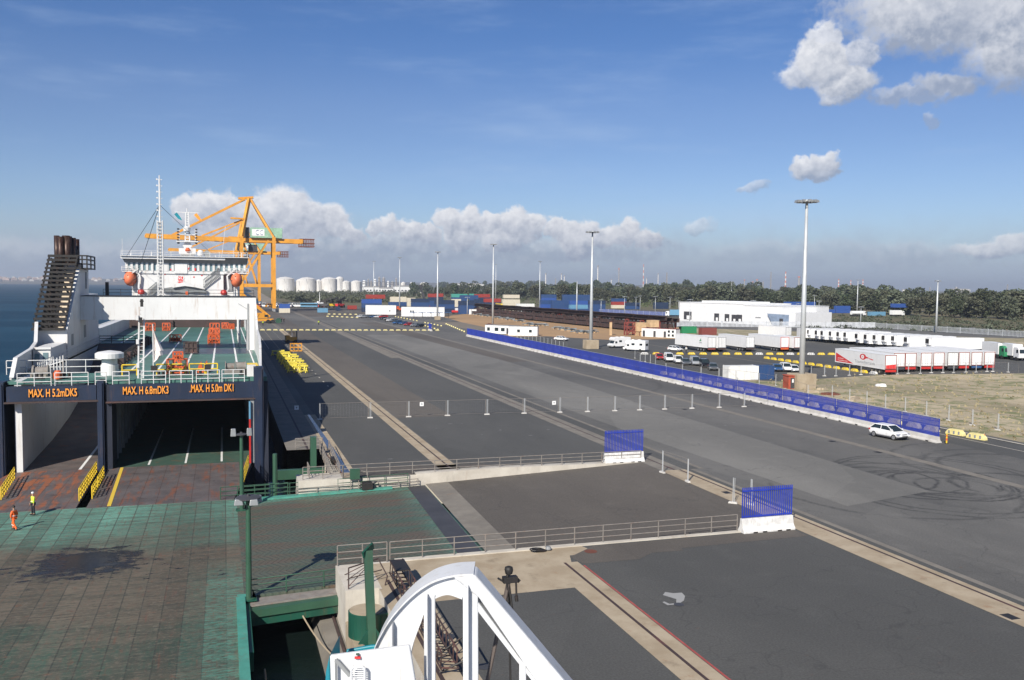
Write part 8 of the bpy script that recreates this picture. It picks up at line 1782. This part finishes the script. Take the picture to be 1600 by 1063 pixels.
# outer and inner curves of the big arch, springing below the frame
OU = arc(738, 1096, 146, 195, 200, 93); IN = arc(722, 1096, 90, 158, 200, 84)
IN = arc(712, 1100, 84, 178, 196, 78)
OU = [(556, 1130), (570, 1065), (584, 1018), (597, 991), (610, 970), (624, 953), (637, 939.5), (650, 928), (662, 919.5), (676, 911.5), (695, 905), (717, 901), (740, 900)]
IN = [(632, 1130), (632, 1092), (635, 1063), (637, 1045), (641, 1025), (646, 1005), (652, 988), (658.5, 971), (664, 955), (671, 943), (684, 934), (701, 930), (722, 937)]
OU0, IN0 = OU, IN; OU = catmull(OU); IN = catmull(IN)
band(OU, IN, D1, .09, 'arch_web')
def flange(poly, d0, d1, name, mat='own_white', w=.05):
    m = MB()
    for a, b in zip(poly, poly[1:]):
        p0, p1 = onplane(*a, d0), onplane(*b, d0); q0, q1 = p0+N_*(d1-d0), p1+N_*(d1-d0); up = Vector((0, 0, .02)); 
        m.hexa([p0, p1, q1, q0, p0+up, p1+up, q1+up, q0+up])
    return ob(m, name, mat)
flange(OU, D1-.05, D1+.34, 'arch_flange'); flange(IN, D1-.02, D1+.34, 'arch_flange')
# diagonal beam running down to the right, a deep box section
slab([(708, 903), (743, 899), (884, 1066), (1010, 1215), (960, 1215), (838, 1066), (748, 935)], D1-.06, .30, 'diagonal_beam', bevel=.02)
slab([(742, 934), (838, 1064), (955, 1215), (945, 1215), (832, 1066), (740, 948)], D1-.02, .22, 'beam_lower_flange')
# vertical stanchions
for (u0, u1, vt) in ((662, 680, 930), (723, 747, 915)):
    slab([(u0, vt), (u1, vt), (u1+1, 1240), (u0+1, 1240)], D1-.03, .05, 'stanchion_flange'); 
    slab([((u0+u1)/2-5, vt+2), ((u0+u1)/2-3, vt+2), ((u0+u1)/2-2, 1240), ((u0+u1)/2-4, 1240)], D1-.12, .09, 'stanchion_web')
slab([(811, 1028), (822, 1040), (824, 1240), (812, 1240)], D1-.03, .05, 'stanchion_flange')
slab([(611, 980), (613, 975), (614, 1240), (610, 1240)], D1-.10, .14, 'stanchion_web')
# platform box with its ladder and small signs, teal hull edge
m = MB(); f = [onplane(*q, 8.2) for q in ((515, 1025), (640, 1009), (668, 1180), (520, 1180))]; top = [f[0], f[1]]
bk = [p_+N_*.05 for p_ in f]; m.v = [tuple(p_) for p_ in f+bk]; m.f = [(0, 3, 2, 1), (4, 5, 6, 7), (0, 1, 5, 4), (1, 2, 6, 5), (2, 3, 7, 6), (3, 0, 4, 7)]; m.mi = [0]*6; ob(m, 'platform_box', 'own_white', bevel=.015)
slab([(541, 1016), (580, 1009), (640, 1006), (640, 1014), (541, 1026)], 8.9, .04, 'hull_edge', 'teal'); slab([(509, 1050), (515, 1024), (519, 1190), (500, 1190)], 8.22, .5, 'hull_edge', 'teal')
m = MB(); P0 = lambda u, v, d=8.12: onplane(u, v, d)
for u in (549, 570): m.tube(P0(u, 1046), P0(u, 1190), .012, 6)
m.tube(P0(549, 1046), P0(553, 1042), .012, 6); m.tube(P0(553, 1042), P0(567, 1042), .012, 6); m.tube(P0(567, 1042), P0(570, 1046), .012, 6)
for k in range(18): m.tube(P0(549, 1046+k*3.4), P0(570, 1046+k*3.4), .005, 5)
ob(m, 'ladder', 'own_white')
m = MB(); m.bar(P0(525, 1031, 8.15), P0(547, 1056, 8.15), .03, .03); m.bar(P0(525, 1031, 8.15), P0(527, 1190, 8.15), .02); ob(m, 'brace', 'lamp')
slab([(554, 1027), (563, 1027), (563, 1030), (554, 1030)], 8.17, .02, 'red_sign', 'sign_red', 0); slab([(556, 1022), (561, 1022), (561, 1024), (556, 1024)], 8.17, .02, 'green_sign', 'green', 0)
# the deck they stand on, below the picture
dz = 11.3
m = MB(); m.box(-8, 7.2, 1.5, 9.2, dz-.3, dz); ob(m, 'deck', 'own_white')
m = MB(); m.box(-8, 7.19, 1.6, 9.1, -5, dz-.301); ob(m, 'hull_side', 'teal')
# tripod lamp in front of the rail
hp = onplane(795, 893, 10.2); th = thing('tripod_lamp', 'dark weathered tripod with a round black head standing behind the white arch', 'tripod', (hp.x, hp.y, dz))
H0 = hp.z-dz
m = MB()
M['tripodleg'] = paint('tripod_leg', (.09, .07, .06), .7)
feet = [onplane(722, 1180, 9.6), onplane(800, 1200, 10.3), onplane(835, 1180, 10.0)]
for i, q in enumerate(feet):
    m = MB(); a = Vector((0, 0, H0-.12)); b = Vector((q.x-hp.x, q.y-hp.y, 0)) 
    m.tube(a, b, .026 if i == 0 else .014, 7, .022 if i == 0 else .012); m.build('leg', M['tripodleg'] if i == 0 else M['black'], th)
m = MB(); m.lathe([(.02, -.06), (.042, -.045), (.052, 0), (.045, .03), (.02, .042)], (0, 0, H0+.02), 14); m.build('head', M['black'], th, smooth=True)
m = MB(); m.box(-.07, .10, -.04, .04, H0-.13, H0-.06); m.bar((-.07, 0, H0-.11), (-.13, 0, H0-.07), .03, .02); m.bar((.08, 0, H0-.08), (.13, .0, H0-.13), .03, .04); m.tube((-.02, 0, H0-.06), (0, 0, H0), .018)
for s in (-.03, .08): m.tube((s, -.03, H0-.12), (s+.01, -.03, H0-.34), .012, 7); m.tube((s+.005, -.03, H0-.29), (s+.012, -.03, H0-.35), .022, 7)
m.build('pan_mount', M['black'], th)
th.location = (hp.x, hp.y, dz)
m = MB(); m.box(hp.x-1.4, hp.x+1.4, hp.y-1.6, hp.y+.6, dz-.32, dz-.02); ob(m, 'deck', 'own_white')
m = MB(); m.box(hp.x-1.2, hp.x+1.2, hp.y-1.4, hp.y+.4, 2, dz-.33); ob(m, 'hull_side', 'teal')
# ================================================================== haze: one even box of air round everything
m = MB(); m.box(-14000, 14000, -600, 14000, -8.5, 150)
t = NT('haze'); t.n.remove(t.b); vol = t.n.new('ShaderNodeVolumePrincipled'); vol.inputs['Density'].default_value = 0.00012; vol.inputs['Color'].default_value = (.80, .88, 1.0, 1); vol.inputs['Anisotropy'].default_value = 0.2
out_ = [n_ for n_ in t.n if n_.type == 'OUTPUT_MATERIAL'][0]; t.l.new(vol.outputs[0], out_.inputs['Volume'])
tag(m.build('haze', t.m), 'thin pale sea haze over the port', 'haze', None, 'stuff')
